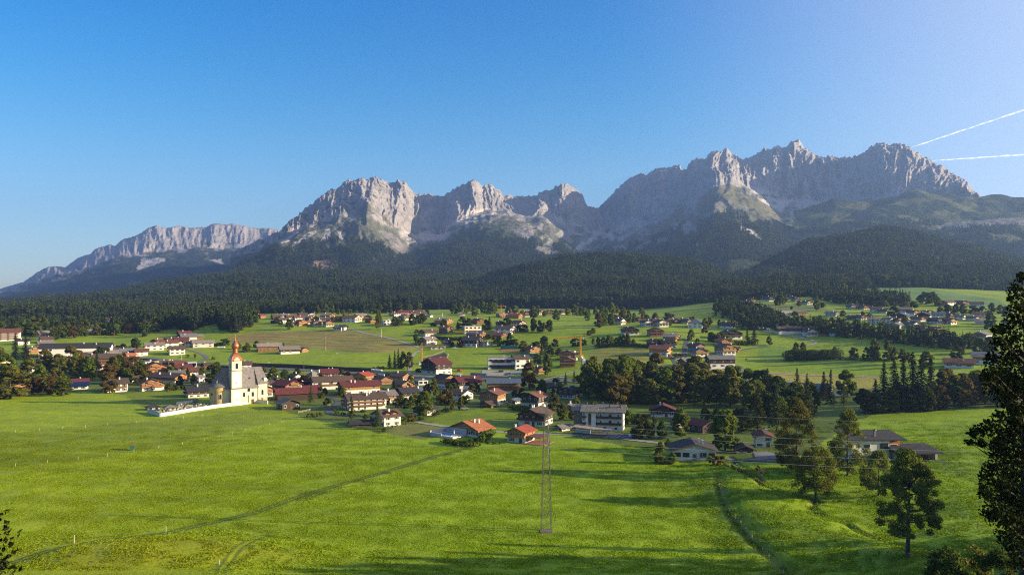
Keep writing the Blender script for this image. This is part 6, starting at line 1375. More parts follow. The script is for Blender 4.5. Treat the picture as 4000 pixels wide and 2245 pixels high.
# church village
T('I', [(1680, 935, 175, 90, 'fir'), (1745, 935, 230, 80, 'fir'), (1790, 935, 250, 90, 'fir')], 'dark spruce of the group beyond the highway', 'spruce group beyond the highway')
T('I', [(1850, 930, 210, 110, O_), (1930, 935, 215, 120, O_)], 'olive tree on the right of the spruce group beyond the highway', 'olive pair beyond the highway')
T('I', [(1540, 940, 50, 80, 'darkbush'), (1600, 940, 50, 80, 'darkbush'), (1490, 942, 40, 60, 'darkbush')], 'dark hedge bush left of the spruce group', 'bushes left of the spruce group')
T('B', [(870, 475, 95, 120, D_), (790, 480, 50, 60, D_), (1040, 515, 85, 85, G_), (1140, 552, 115, 105, O_), (1262, 492, 80, 75, D_), (1580, 485, 55, 50, D_), (730, 480, 40, 60, D_)], 'tree behind the church at the farm below the brown hill', 'trees at the hill farm')
T('B', [(742, 960, 290, 205, D_)], 'large dark chestnut left of the church tower')
T('B', [(1355, 835, 90, 95, G_), (1470, 905, 165, 135, G_), (1430, 985, 140, 90, G_), (1612, 925, 160, 140, D_), (1760, 830, 80, 90, D_)], 'green tree right of the church nave', 'trees right of the nave')
T('B', [(1842, 990, 155, 140, 'red')], 'red leaved tree right of the maroon chalet')
T('B', [(1932, 1185, 235, 100, 'larch')], 'slender larch at the lower end of the long dark barn')
T('B', [(490, 955, 140, 85, O_), (190, 1030, 115, 85, O_), (265, 1015, 60, 80, D_), (360, 1010, 60, 70, D_), (250, 830, 90, 110, D_), (410, 830, 60, 90, G_), (200, 800, 80, 80, G_), (360, 790, 60, 70, D_)], 'garden tree between the farmhouse and the church', 'trees left of the church')
T('B', [(415, 612, 40, 60, 'bush'), (510, 622, 55, 30, G_), (735, 640, 45, 60, 'bush'), (1262, 1130, 110, 60, B_)], 'small roadside shrub near the underpass', 'roadside shrubs')
T('C', [(175, 610, 110, 80, G_), (205, 705, 80, 85, O_), (285, 805, 105, 115, D_), (500, 685, 115, 95, O_), (250, 650, 90, 80, G_), (70, 610, 70, 60, D_)], 'garden tree in front of the long white house', 'garden trees of the long white house')
T('C', [(625, 1010, 340, 150, 'larch')], 'bare-looking brown larch before the long white guesthouse')
T('C', [(995, 1140, 360, 150, 'larch')], 'tall feathery larch before the dormer house')
T('C', [(1005, 620, 115, 125, G_)], 'round green tree at the right end of the yellow banded hotel')
T('C', [(1222, 632, 195, 155, 'fir')], 'broad dark spruce in the middle of the village')
T('C', [(1440, 565, 115, 70, 'fir'), (1495, 585, 90, 60, 'fir')], 'small spruce beside the flowered gable', 'small spruces by the flowered gable')
T('C', [(1130, 790, 120, 90, G_), (1290, 830, 130, 110, D_), (1340, 790, 140, 120, G_), (1400, 850, 150, 120, D_), (1470, 830, 160, 130, G_), (1540, 780, 130, 110, G_), (1250, 800, 90, 90, D_), (1580, 700, 100, 90, D_)], 'bushy tree in the thicket in the middle of the village', 'village thicket')
T('C', [(1655, 965, 360, 260, G_)], 'largest broad green tree at the edge of the inner meadow')
T('C', [(1690, 690, 190, 130, 'red')], 'copper beech left of the tall house with timber attic')
T('C', [(1790, 690, 270, 140, O_)], 'tall olive birch right of the copper beech')
T('C', [(1960, 800, 220, 180, U_), (1880, 760, 150, 120, O_), (2030, 890, 280, 130, O_)], 'brownish tree at the back of the inner meadow', 'brownish trees at the inner meadow')
T('C', [(2170, 865, 175, 110, O_), (2260, 805, 145, 115, G_)], 'fruit tree on the inner meadow below the white house', 'fruit trees on the inner meadow')
T('C', [(2385, 620, 135, 110, O_), (2020, 605, 105, 90, G_), (970, 445, 95, 105, G_), (1140, 435, 90, 110, D_), (490, 370, 75, 70, O_), (570, 410, 80, 95, 'red'), (2120, 440, 60, 110, D_), (1570, 340, 60, 80, D_)], 'small tree along the highway edge of the village', 'trees along the highway')
T('C', [(825, 1000, 80, 100, 'bush'), (1460, 1035, 130, 140, 'rustbush'), (1335, 1060, 70, 80, 'bush'), (1530, 1015, 90, 70, 'bush'), (1600, 1010, 60, 100, 'darkbush'), (380, 920, 80, 50, 'bush'), (420, 930, 50, 90, 'bush'), (500, 940, 50, 90, 'darkbush'), (780, 900, 50, 90, 'darkbush'), (1080, 1170, 50, 90, 'bush'), (1950, 900, 90, 130, 'darkbush'), (1850, 930, 60, 100, 'darkbush'), (1780, 950, 50, 90, 'darkbush')], 'garden bush by the houses at the meadow edge', 'bushes at the meadow edge')
T('C', [(1375, 1075, 130, 75, 'goldbush'), (1195, 1125, 50, 40, 'goldbush'), (1258, 1100, 50, 40, 'goldbush')], 'golden yellow shrub beside the dormer house', 'golden shrubs')
T('C', [(30, 975, 70, 80, 'goldbush'), (80, 975, 75, 70, 'bush'), (130, 970, 70, 70, 'goldbush'), (185, 955, 60, 70, 'bush')], 'tall garden plant in the maize patch by the village road', 'garden patch by the village road')
clump([(1060, 1540), (1300, 1545), (1500, 1560), (1640, 1600), (1900, 1560), (1880, 1500), (1600, 1490), (1300, 1490), (1060, 1500)], 16, (26, 46), (24, 36), [G_, O_, O_, U_], 'small garden tree between the village roofs', 'garden trees between the roofs', 21, 40)
clump([(600, 1500), (860, 1510), (860, 1450), (640, 1440)], 8, (26, 44), (24, 36), [G_, O_, D_], 'small garden tree between the houses left of the church', 'garden trees left of the church', 22, 36)
# left wood by the meadow
T('P', [(40, 1556, 120, 140, O_)], 'great bushy tree hiding the house at the left meadow edge')
T('P', [(245, 1546, 85, 78, G_)], 'round full tree alone at the meadow edge on the left')
T('P', [(428, 1534, 84, 60, U_)], 'brownish tree hiding the corner of the white house on the left')
T('P', [(402, 1414, 64, 62, D_)], 'big round dark tree by the roadside houses on the left')
T('P', [(345, 1478, 90, 40, 'fir'), (378, 1476, 100, 44, 'fir'), (498, 1452, 55, 40, 'fir'), (100, 1404, 92, 50, 'fir'), (60, 1400, 96, 44, 'fir')], 'dark spruce in the wood left of the church village', 'spruces in the left wood')
T('P', [(530, 1373, 56, 40, D_), (480, 1372, 30, 32, D_), (460, 1372, 24, 40, D_), (508, 1376, 26, 30, B_)], 'tree beside the road behind the left wood', 'roadside trees behind the left wood')
clump([(-60, 1500), (60, 1500), (150, 1535), (300, 1495), (400, 1505), (440, 1470), (400, 1462), (300, 1440), (190, 1410), (60, 1405), (-60, 1405)], 15, (56, 96), (54, 82), [G_, G_, O_, O_, U_], 'tree in the dense wood left of the church village', 'dense left wood', 1, 30)
clump([(100, 1545), (210, 1540), (215, 1522), (110, 1520)], 6, (45, 70), (42, 60), [G_, O_, U_], 'low tree between the two leftmost meadow houses', 'low trees at the left meadow edge', 2, 22)
clump([(420, 1498), (590, 1508), (600, 1470), (520, 1455), (440, 1462)], 14, (50, 80), (45, 66), [U_, U_, G_, O_], 'brownish tree in the grove above the left meadow houses', 'brownish grove', 3, 22)
clump([(180, 1330), (380, 1316), (640, 1296), (640, 1288), (400, 1296), (180, 1312)], 22, (32, 52), (34, 50), [O_, O_, G_, D_, U_], 'tree in the belt behind the far left field', 'belt behind the far left field', 4, 17)
clump([(0, 1318), (180, 1314), (180, 1290), (0, 1296)], 12, (40, 60), (40, 56), [O_, G_, D_], 'tree behind the red roofed hotel on the far left', 'trees behind the left hotel', 5, 18)
# wood strip between the yellow field and the apartment house
clump([(2290, 1560), (2420, 1592), (2560, 1588), (2700, 1588), (2860, 1600), (2870, 1550), (2760, 1520), (2600, 1515), (2420, 1510), (2300, 1525)], 27, (90, 160), (84, 125), [G_, G_, O_, O_, O_, U_, D_], 'tree in the dense strip behind the apartment house', 'dense wood strip', 6, 38)
T('P', [(2440, 1560, 160, 70, 'bright'), (2500, 1520, 100, 95, D_), (2545, 1518, 105, 90, D_), (2590, 1510, 70, 70, D_)], 'tree standing out at the upper rim of the wood strip', 'rim of the wood strip')
clump([(2900, 1580), (2960, 1640), (3060, 1660), (3200, 1600), (3320, 1590), (3320, 1545), (3180, 1545), (3000, 1545), (2900, 1550)], 20, (90, 140), (70, 105), [D_, G_, O_, 'fir', 'larch'], 'tree in the dark wood right of the wood strip', 'dark wood right of the strip', 7, 32)
T('P', [(2960, 1690, 190, 70, 'larch'), (3035, 1680, 185, 80, 'larch'), (3155, 1650, 170, 80, 'larch')], 'tall yellowish larch behind the white house with maroon roof', 'tall larches')
T('P', [(3452, 1600, 185, 80, 'fir'), (3492, 1600, 200, 84, 'fir'), (3530, 1602, 210, 86, 'fir'), (3566, 1604, 226, 90, 'fir'), (3600, 1604, 218, 92, 'fir'), (3636, 1600, 200, 90, 'fir'), (3420, 1602, 120, 70, 'fir'), (3232, 1545, 60, 34, 'fir'), (3212, 1545, 55, 34, 'fir')], 'tall black-green spruce in the stand on the right', 'spruce stand on the right')
clump([(3360, 1618), (3460, 1612), (3620, 1606), (3700, 1600), (3700, 1590), (3460, 1596), (3360, 1606)], 10, (70, 115), (64, 90), [O_, D_, D_], 'low broad tree along the foot of the tall spruce stand', 'foot of the spruce stand', 8, 24)
clump([(3660, 1598), (3800, 1594), (3960, 1592), (3960, 1520), (3800, 1530), (3680, 1550)], 16, (80, 130), (66, 100), [O_, U_, D_, 'fir'], 'tree in the hazy wood left of the giant dark tree', 'hazy wood at right', 9, 30)
# near the bungalow
T('E', [(760, 880, 330, 215, B_)], 'bright green maple behind the wide white bungalow')
T('E', [(1250, 1030, 470, 330, B_)], 'larger bright green tree right of the bungalow roof')
T('E', [(310, 900, 240, 240, D_), (400, 900, 180, 130, G_)], 'dark fruit tree by the parking bays', 'fruit trees by the parking bays')
T('E', [(540, 905, 200, 130, D_)], 'small dark round tree left of the maple')
T('E', [(520, 1180, 235, 150, O_), (655, 1175, 120, 100, G_)], 'bushy tree at the left corner of the bungalow', 'bushy trees at the bungalow corner')
T('E', [(610, 1000, 110, 100, 'bush'), (560, 1185, 60, 110, 'darkbush'), (620, 1190, 55, 90, 'darkbush')], 'dark garden hedge bush left of the bungalow', 'hedge left of the bungalow')
T('E', [(1080, 1195, 110, 110, 'bush'), (1150, 1200, 120, 110, 'rustbush'), (1215, 1190, 110, 110, 'bush')], 'flowering shrub right of the trampoline', 'shrubs right of the trampoline')
T('E', [(1030, 690, 150, 110, O_), (440, 730, 150, 40, 'fir'), (465, 730, 70, 36, 'darkbush'), (1440, 830, 130, 130, O_), (1530, 800, 120, 120, G_), (1160, 740, 180, 130, D_), (1400, 700, 150, 140, D_), (340, 760, 130, 110, 'red'), (270, 740, 120, 100, D_)], 'garden tree between the bungalow and the wood strip', 'garden trees behind the bungalow')

# ------------------------------------------------------------------ the nearer trees of the right slope
def big_tree(px, py, hpx, wpx, kind, label, seed, n=9000, leaf=.5, base=.14, nc=46, shape='round', tr=.3, rc=(.14, .26), lean=0.0, limbs=22, bark=BARK):
    p = at(px, py); k = p.y/F; H = hpx*k; Rm = wpx*k/2
    cm, tm = tree_mesh('broadleaf_tree', kind, H, H*base, Rm*.92, nc, n, leaf, seed, shape, tr, limbs, rc, bark, lean)
    o = empty('broadleaf_tree', p, 0); tag(o, label, 'tree'); link('crown', cm, o); link('trunk', tm, o); return o
big_tree(3545, 2172, 425, 250, 'slope', 'open broad tree with thick trunk, nearest on the right slope', 133, 24000, .44, .15, 84, 'round', .42, (.13, .28), .4, 34)
big_tree(3186, 1958, 225, 205, 'slope', 'spreading tree on the ditch bank with silvery laundry behind', 22, 17000, .42, .12, 80, 'round', .32, (.16, .28))
big_tree(3112, 1836, 280, 190, 'olive', 'massive brownish tree right of the maroon roofed house', 23, 22000, .48, .02, 90, 'oval', .4, (.18, .3))
big_tree(3312, 1856, 270, 165, 'slope', 'tall tree hiding the left half of the modern house', 24, 17000, .46, .03, 80, 'oval', .35, (.17, .28))
big_tree(3432, 1936, 180, 165, 'slope', 'tree standing just behind the nearest dark tree', 25, 12000, .42, .1, 60, 'oval', .28, (.17, .28))
big_tree(3386, 1915, 90, 66, 'olive', 'small shrubby tree left of the tree behind the nearest one', 26, 4000, .38, .05, 22, 'round', .12)
big_tree(2962, 1892, 78, 36, 'dark', 'thin dark sapling growing in the ditch', 27, 1500, .34, .1, 18, 'oval', .08)
def far_right():
    # the wood beyond the right edge, whose long shadows lie over the meadow
    for i, (px, d, H, kind) in enumerate([(4190, 163, 34, 'fir'), (4260, 168, 36, 'fir'), (4230, 174, 33, 'fir'), (4330, 178, 35, 'fir'), (4420, 165, 37, 'fir'), (4460, 172, 36, 'fir'), (4390, 183, 33, 'fir'), (4200, 158, 30, 'fir'), (4560, 190, 35, 'fir'), (4330, 157, 34, 'fir'), (4280, 171, 35, 'fir'), (4520, 162, 37, 'fir'), (4600, 170, 38, 'fir'), (4480, 156, 36, 'fir'), (4700, 166, 38, 'fir'), (4350, 166, 36, 'fir')]):
        x = (px-CX)/F*d; z = float(gz(x, d)); d -= 13; x = (px-CX)/F*d; z = float(gz(x, d)); c, t = TV[kind][i % 3][0]; o = empty('conifer', (x, d, z), i*1.3); o.scale = (H/24*1.15, H/24*1.15, H/24)
        tag(o, 'tall dark spruce in the wood beyond the right edge of the slope', 'conifer', 'spruce wood beyond the right edge'); link('crown', c, o); link('trunk', t, o)
far_right()
def scrub():
    for i, (px, py, hh, ww) in enumerate([(3690, 2300, 170, 150), (3800, 2310, 190, 170), (3900, 2330, 180, 160), (3985, 2330, 175, 120), (3740, 2400, 200, 160)]):
        y = 88-3*i; x = (px-CX)/F*y; z = float(gz(x, y)); k = y/F
        top = CZ-(py-hh-HY)*k
        P, Nn, cl, cr, r = crown_pts(6000, max(3.5, top-z), .2, ww*k/2*1.25, 34, 80+i, 'round', rc=(.2, .36)); Vv, Fc = quads(P, Nn, .3, 1, r)
        o = link('bush', np_mesh('bush', Vv, Fc, [LEAF['olive' if i % 2 else 'dark']])); o.location = (x, y, z); tag(o, 'wild scrub bush in the near right corner of the slope', 'bush', 'scrub in the near right corner')
scrub()
def giant():
    d = 45.0; r = np.random.default_rng(77); k = d/F
    W = lambda px, row, dy=0: Vector(((px-CX)/F*(d+dy), d+dy, CZ-(row-HY)*(d+dy)/F))
    cl = [(3990, 1090, 26), (3965, 1130, 30), (4010, 1160, 40), (3975, 1200, 34), (3945, 1165, 14), (3955, 1240, 30), (4000, 1260, 50), (3920, 1285, 26), (3890, 1290, 20), (3960, 1320, 50), (3905, 1340, 36), (3870, 1400, 30), (3925, 1400, 50), (3985, 1390, 60), (3880, 1450, 40), (3850, 1470, 22), (3940, 1480, 60), (3890, 1520, 44), (3985, 1500, 70), (3935, 1560, 44), (3990, 1600, 40), (3950, 1600, 24),
          (3960, 1640, 34), (3905, 1625, 26), (3870, 1660, 34), (3835, 1680, 28), (3800, 1690, 20), (3785, 1725, 16), (3830, 1730, 20), (3910, 1690, 46), (3960, 1710, 60), (3900, 1750, 46), (3990, 1780, 60), (3930, 1810, 60), (3875, 1830, 34), (3850, 1860, 24), (3900, 1880, 56), (3970, 1890, 70), (3930, 1950, 70), (3860, 1930, 34), (3840, 1900, 16), (3990, 1980, 70), (3890, 2000, 54), (3940, 2040, 60), (3870, 2010, 26), (3980, 2080, 50), (3935, 2100, 40), (3960, 2140, 36), (3990, 2200, 40)]
    P = []; Nn = []
    C = [(W(px, row, r.normal()*.9), q*k) for px, row, q in cl]+[(W(px+r.uniform(60, 200), row, r.uniform(-1, 2)), q*k*1.2) for px, row, q in cl if r.random() < .8]
    for c, q in C:
        n = int(105*(q/.5)**1.7)+40; v = r.normal(size=(n, 3)); v /= np.linalg.norm(v, axis=1)[:, None]
        P.append(np.array(c)+v*(q*r.random(n)**.5)[:, None]*np.array((1.12, 1.25, 1.05))); w_ = v+r.normal(size=(n, 3))*.7; Nn.append(w_/np.linalg.norm(w_, axis=1)[:, None])
    P = np.concatenate(P); Nn = np.concatenate(Nn)
    x0 = (4005-CX)/F*d; g = float(gz(x0, d)); base = Vector((x0, d, g))
    Vv, Fc = quads(P-np.array(base), Nn, .2, 1.1, r)
    o = empty('broadleaf_tree', base); tag(o, 'giant dark tree cut off by the right edge of the picture', 'tree')
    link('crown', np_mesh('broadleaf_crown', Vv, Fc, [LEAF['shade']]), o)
    m = MB(); top = 21.5
    m.tube((0, 0, -1), (0, 0, 8), .38, .28, 8); m.tube((0, 0, 8), (0, 0, top), .28, .05, 8)
    for c, q in C:
        e = c-base; zz = max(2.0, min(top-.5, e.z-.6*math.hypot(e.x, e.y))); s = Vector((0, 0, zz)); md = s.lerp(e, .55)+Vector((0, 0, -.1))
        m.tube(s, md, .07, .04, 5); m.tube(md, e, .04, .015, 5)
    m.build('trunk', BARK, o)
giant()
def left_branch():
    d = 34.0; x = (-128-CX)/F*d; g = float(gz(x, d)); r = np.random.default_rng(5); P = []; Nn = []; m = MB()
    top = CZ-(1985-HY)*d/F-g
    m.tube((0, 0, -.6), (0, 0, top), .12, .03, 7)
    for i in range(70):
        a = r.random()*6.28; z = top*(.35+.6*r.random()); l = (1.0+.9*r.random())*(1.15-.55*z/top)*1.25; e = Vector((l*math.cos(a), l*math.sin(a), z+.45*l)); s = Vector((0, 0, z-.1)); m.tube(s, e, .025, .008, 4)
        for q in np.linspace(.3, 1.05, 16):
            c = s.lerp(e, q); P.append((c.x+r.normal()*.06, c.y+r.normal()*.06, c.z+r.normal()*.06)); v = r.normal(size=3); Nn.append(v/np.linalg.norm(v))
    Vv, Fc = quads(np.array(P), np.array(Nn), .30, .8, r)
    o = empty('broadleaf_tree', (x, d, g)); tag(o, 'dark young tree reaching in at the left edge of the meadow', 'tree'); link('crown', np_mesh('young_crown', Vv, Fc, [LEAF['shade']]), o); m.build('trunk', BARK, o)
left_branch()
def bare_tree():
    p = at(1270, 1367); k = p.y/F; H = 71*k; o = empty('bare_tree', p); tag(o, 'leafless grey tree alone on the brown mown hill', 'tree'); r = random.Random(4)
    m = MB(); m.tube((0, 0, -1), (0, 0, H*.5), .5, .32, 7); m.tube((0, 0, H*.5), (.2, 0, H), .32, .06, 7); m.build('trunk', PALEBARK, o)
    m = MB()
    for i in range(46):
        z = H*r.uniform(.22, .95); a = r.random()*6.28; l = H*.27*(1.1-.7*z/H)*r.uniform(.6, 1.1); e = Vector((l*math.cos(a), l*math.sin(a), z+l*.8)); m.tube((0, 0, z), e, .13, .05, 4)
        for j in range(4): b = a+r.uniform(-1, 1); q = Vector((0, 0, z)).lerp(e, r.uniform(.4, 1)); m.tube(q, q+Vector((math.cos(b), math.sin(b), 1.1))*l*.35, .06, .03, 3)
    m.build('crown', PALEBARK, o)
bare_tree()

# ------------------------------------------------------------------ woods on the valley floor, each read as one dark mass
def ground_wood(poly, n, h0, h1, seed):
    r = np.random.default_rng(seed); xs = [p[0] for p in poly]; ys = [p[1] for p in poly]
    A = []
    while len(A) < n:
        x = r.uniform(min(xs), max(xs), 400); y = r.uniform(min(ys), max(ys), 400); ok = inpoly(x, y, poly)
        for a, b in zip(x[ok], y[ok]):
            p = at(a, b, 500); A.append((p.x, p.y, p.z, r.uniform(h0, h1)))
            if len(A) >= n: break
    FOREST.append(np.array(A[:n]))
ground_wood([(560, 1318), (600, 1296), (680, 1284), (753, 1298), (790, 1275), (848, 1268), (870, 1293), (920, 1300), (966, 1287), (1000, 1258), (1010, 1238), (960, 1215), (800, 1215), (650, 1235), (560, 1265)], 900, 19, 29, 1)
ground_wood([(2880, 1288), (2990, 1292), (3060, 1292), (3290, 1318), (3400, 1328), (3520, 1346), (3660, 1360), (3760, 1375), (3800, 1356), (3700, 1342), (3450, 1308), (3250, 1280), (3000, 1264), (2880, 1262)], 420, 11, 18, 2)
ground_wood([(2790, 1235), (2880, 1258), (3000, 1260), (3060, 1250), (2990, 1222), (2930, 1205), (2860, 1185), (2790, 1195)], 220, 12, 19, 3)
ground_wood([(3170, 1168), (3300, 1190), (3430, 1200), (3540, 1196), (3560, 1175), (3400, 1148), (3250, 1138), (3170, 1145)], 380, 13, 20, 4)
ground_wood([(-300, 1296), (150, 1290), (400, 1292), (620, 1284), (640, 1262), (430, 1264), (200, 1258), (-300, 1262)], 520, 13, 21, 5)
ground_wood([(-300, 1250), (0, 1246), (300, 1252), (640, 1256), (640, 1228), (-300, 1232)], 900, 15, 24, 6)
ground_wood([(1000, 1226), (1440, 1220), (1500, 1206), (1300, 1206), (1000, 1212)], 420, 17, 26, 7)
ground_wood([(2880, 1168), (3120, 1160), (3140, 1140), (2880, 1148)], 140, 12, 18, 8)
# ------------------------------------------------------------------ roads
ASPH = surf('asphalt', (.085, .083, .085), .2, .6, .9, .3, 8); LANE = surf('lane_gravel', (.30, .275, .235), .2, .5, .95, .3, 6); PAVE = surf('paved_yard', (.16, .15, .145), .2, .6, .9, .3, 6)
MARK = surf('road_paint', (.72, .72, .70), .08, 3, .7)
def densify(P, step):
    out = [P[0]]
    for a, b in zip(P[:-1], P[1:]):
        n = max(1, int((b-a).length/step)); out += [a.lerp(b, (i+1)/n) for i in range(n)]
    return out
def ribbon(pts, w, mat, name, lift=.12, off=0.0, step=4.0, smooth=2, kind='structure'):
    P = [at(*p, 120) for p in pts]; P = densify(P, step)
    for _ in range(smooth*3): P = [P[0]]+[(P[i-1]+P[i]*2+P[i+1])/4 for i in range(1, len(P)-1)]+[P[-1]]
    V = []; Fc = []
    nx = 4
    for i, p in enumerate(P):
        t = (P[min(i+1, len(P)-1)]-P[max(i-1, 0)]); t.z = 0; t.normalize(); n = Vector((-t.y, t.x, 0))
        for k in range(nx+1):
            q = p+n*(off+(k/nx-.5)*w); V.append((q.x, q.y, max(float(gz(q.x, q.y)), float(gz(p.x, p.y))-.25)+lift))
    for i in range(len(P)-1):
        for k in range(nx): a = i*(nx+1)+k; Fc.append((a, a+1, a+nx+2, a+nx+1))
    o = link(name, np_mesh(name, np.array(V), np.array(Fc), [mat])); return tag(o, kind=kind), P
HW = [(330, 1384), (540, 1398), (620, 1406), (700, 1414), (780, 1421), (870, 1428), (960, 1434), (1010, 1439), (1200, 1446), (1300, 1452), (1450, 1461), (1600, 1469), (1750, 1477), (1900, 1481), (2060, 1484), (2150, 1486), (2300, 1494), (2500, 1504), (2700, 1514), (2900, 1524), (3100, 1534), (3300, 1546)]
_, HWP = ribbon(HW, 11, ASPH, 'highway_road', .35)
ribbon(HW, .3, MARK, 'road_marking', .40, 0)
for o_ in (-4.9, 4.9): ribbon(HW, .25, MARK, 'road_marking', .40, o_)
BARR = surf('noise_barrier_timber', (.055, .042, .034), .3, 1, .9, .2, 5); CBAR = surf('barrier_concrete', (.30, .285, .265), .15, .6, .9)
def barrier(pts, dy, h, mat, label, name='noise_barrier', t=.35):
    wall_run([(x, y+dy) for x, y in pts], h, t, mat, name, label, 'barrier', 'barriers along the highway', sub=6)
barrier([p for p in HW if 930 <= p[0] <= 1450], -6, 3.4, BARR, 'dark noise barrier along the far side of the highway', )
barrier([p for p in HW if 1300 <= p[0] <= 2060], 7, 1.5, CBAR, 'grey concrete barrier along the near side of the highway by the village', 'crash_barrier')
barrier([p for p in HW if 540 <= p[0] <= 960], 5, 1.2, BARR, 'low dark barrier of the highway left of the church', 'crash_barrier')
barrier([p for p in HW if 1450 <= p[0] <= 2060], -7, 1.5, CBAR, 'grey concrete barrier along the far side of the highway', 'crash_barrier')
barrier([(2790, 1506), (2900, 1512), (3100, 1522), (3250, 1530)], 0, 5, CONCRETE, 'tall grey retaining wall of the highway below the yellow field', 'retaining_wall', 1.0)
LANES = [([(1626, 1648), (1680, 1658), (1730, 1664), (1820, 1676), (1908, 1685), (1980, 1690), (2104, 1691), (2150, 1694), (2256, 1699), (2353, 1705), (2492, 1720), (2594, 1731), (2640, 1738)], 3.6, LANE),
         ([(1470, 1630), (1393, 1626), (1320, 1624), (1275, 1617), (1285, 1598), (1312, 1584), (1324, 1566), (1300, 1552), (1200, 1545), (1060, 1545)], 3.4, ASPH),
         ([(1340, 1282), (1357, 1283), (1400, 1294), (1435, 1304), (1491, 1313), (1559, 1331), (1596, 1342), (1630, 1354), (1655, 1363), (1618, 1378), (1606, 1400), (1600, 1450), (1585, 1466)], 3.4, LANE),
         ([(2060, 1492), (2160, 1475), (2215, 1459), (2270, 1443), (2300, 1442), (2455, 1437), (2610, 1434), (2735, 1442), (2890, 1450), (3014, 1458), (3241, 1468), (3420, 1474), (3600, 1468), (3760, 1448)], 3.2, LANE),
         ([(2630, 1434), (2642, 1420), (2617, 1392), (2600, 1382)], 3.2, ASPH), ([(2680, 1425), (2674, 1391), (2673, 1363), (2681, 1338), (2686, 1329), (2668, 1322)], 4, ASPH),
         ([(2960, 1284), (2990, 1293), (3040, 1303), (3079, 1312), (3130, 1319), (3178, 1330), (3195, 1338), (3180, 1346), (3150, 1348)], 3.2, LANE), ([(3105, 1302), (3125, 1312), (3138, 1322)], 3, LANE),
         ([(2860, 1374), (2900, 1366), (2950, 1357), (3000, 1353)], 3.4, ASPH),
         ([(2284, 1404), (2284, 1420), (2280, 1440)], 4.5, LANE), ([(640, 1330), (670, 1342), (690, 1352), (760, 1372), (800, 1388), (812, 1398), (780, 1412)], 4, PAVE), ([(2600, 1796), (2860, 1794), (2960, 1797), (3060, 1802)], 3.2, PAVE)]
for p, w_, m_ in LANES: ribbon(p, w_, m_, 'lane', .16)
def yard(pts, mat, name, lift=.14):
    P = [at(*p, 120) for p in pts]; c = sum(P, Vector())/len(P); V = []; Fc = []
    # fine fan following the ground
    xs = [p.x for p in P]; ys = [p.y for p in P]; n = 26
    X, Y = np.meshgrid(np.linspace(min(xs), max(xs), n), np.linspace(min(ys), max(ys), n)); Z = gz(X, Y)+lift
    ins = inpoly((X[:-1, :-1]+X[1:, 1:])/2, (Y[:-1, :-1]+Y[1:, 1:])/2, [(p.x, p.y) for p in P]); idx = np.arange(n*n).reshape(n, n)
    fc = np.stack([idx[:-1, :-1], idx[:-1, 1:], idx[1:, 1:], idx[1:, :-1]], -1)[ins]
    return tag(link(name, np_mesh(name, np.stack([X, Y, Z], -1).reshape(-1, 3), fc, [mat])), kind='structure')
yard([(2235, 1690), (2330, 1694), (2390, 1690), (2470, 1702), (2500, 1712), (2440, 1716), (2330, 1706), (2240, 1698)], ASPH, 'parking_ground', .26)
for i in range(6):
    a = at(2368+i*19, 1709+i*1.2); b = at(2392+i*19, 1699+i*1.2); m = MB(); d = b-a; n = Vector((-d.y, d.x, 0)).normalized()*.09
    m.poly([tuple(a-n+Vector((0, 0, .32))), tuple(a+n+Vector((0, 0, .32))), tuple(b+n+Vector((0, 0, .32))), tuple(b-n+Vector((0, 0, .32)))]); tag(m.build('road_marking', MARK), kind='structure')
yard([(1885, 1446), (2030, 1449), (2040, 1462), (1880, 1458)], LANE, 'school_yard_ground', .2)
yard([(3040, 1792), (2950, 1796), (2945, 1768), (2990, 1764), (3025, 1772)], PAVE, 'paved_yard_ground', .2)
yard([(2820, 1440), (2870, 1444), (2905, 1450), (2900, 1428), (2860, 1426)], PAVE, 'inn_yard_ground', .2)
wall_run([(1838, 1470), (1900, 1473), (1995, 1470)], 3.2, .8, STONE, 'stone_retaining_wall', 'rubble stone wall below the terrace of the white school', 'wall')
# ------------------------------------------------------------------ pool of the orange roofed chalet
def pool():
    p = at(1722, 1704); a = R(-38); o = empty('swimming_pool', p, a); tag(o, 'bright blue swimming pool on a pale terrace beside the orange roofed chalet', 'pool')
    ux = Vector((math.cos(a), math.sin(a), 0)); uy = Vector((-math.sin(a), math.cos(a), 0))
    o.location = p+ux*2+uy*3; m = MB(); m.box(0, 0, -.2, 13, 9, 2.0); m.build('terrace', surf('pale_paving', (.5, .47, .42), .1, .8, .9), o)
    m = MB(); m.box(-.5, -.6, .84, 8.4, 4.0, .1); m.build('water', surf('pool_water', (.02, .30, .55), .15, 1.5, .08, .1, 3, spec=.5), o)
    m = MB()
    for x, y, w_, d_ in ((-.5, 1.6, 9, .3), (-.5, -2.8, 9, .3), (-4.9, -.6, .3, 4.7), (3.9, -.6, .3, 4.7)): m.box(x, y, .88, w_, d_, .14)
    m.build('pool_edge', PLASTER, o)
    wall = MB(); wall.box(-6.8, 0, .7, .4, 9.8, 3.4); wall.box(0, 4.7, 1.1, 13.2, .4, 4.2); wall.box(-3.2, -4.7, .3, 6.6, .4, 2.8)
    w_ = wall.build('pool_wall', surf('pale_stone_wall', (.42, .40, .37), .25, 1.8, .95, .5, 4)); w_.location = o.location; w_.rotation_euler = (0, 0, a); tag(w_, 'pale stone wall around the swimming pool terrace', 'wall')
    m = MB(); m.lathe([(.04, 0), (.04, 2.6)], 0, 0, 6); m.lathe([(.3, 1.0), (.22, 1.8), (.05, 2.7)], 0, 0, 8); s = m.build('folded_parasol', PLASTER); s.location = o.location+ux*4.6-uy*1.5+Vector((0, 0, .8)); tag(s, 'folded white parasol on the pool terrace', 'parasol')
pool()
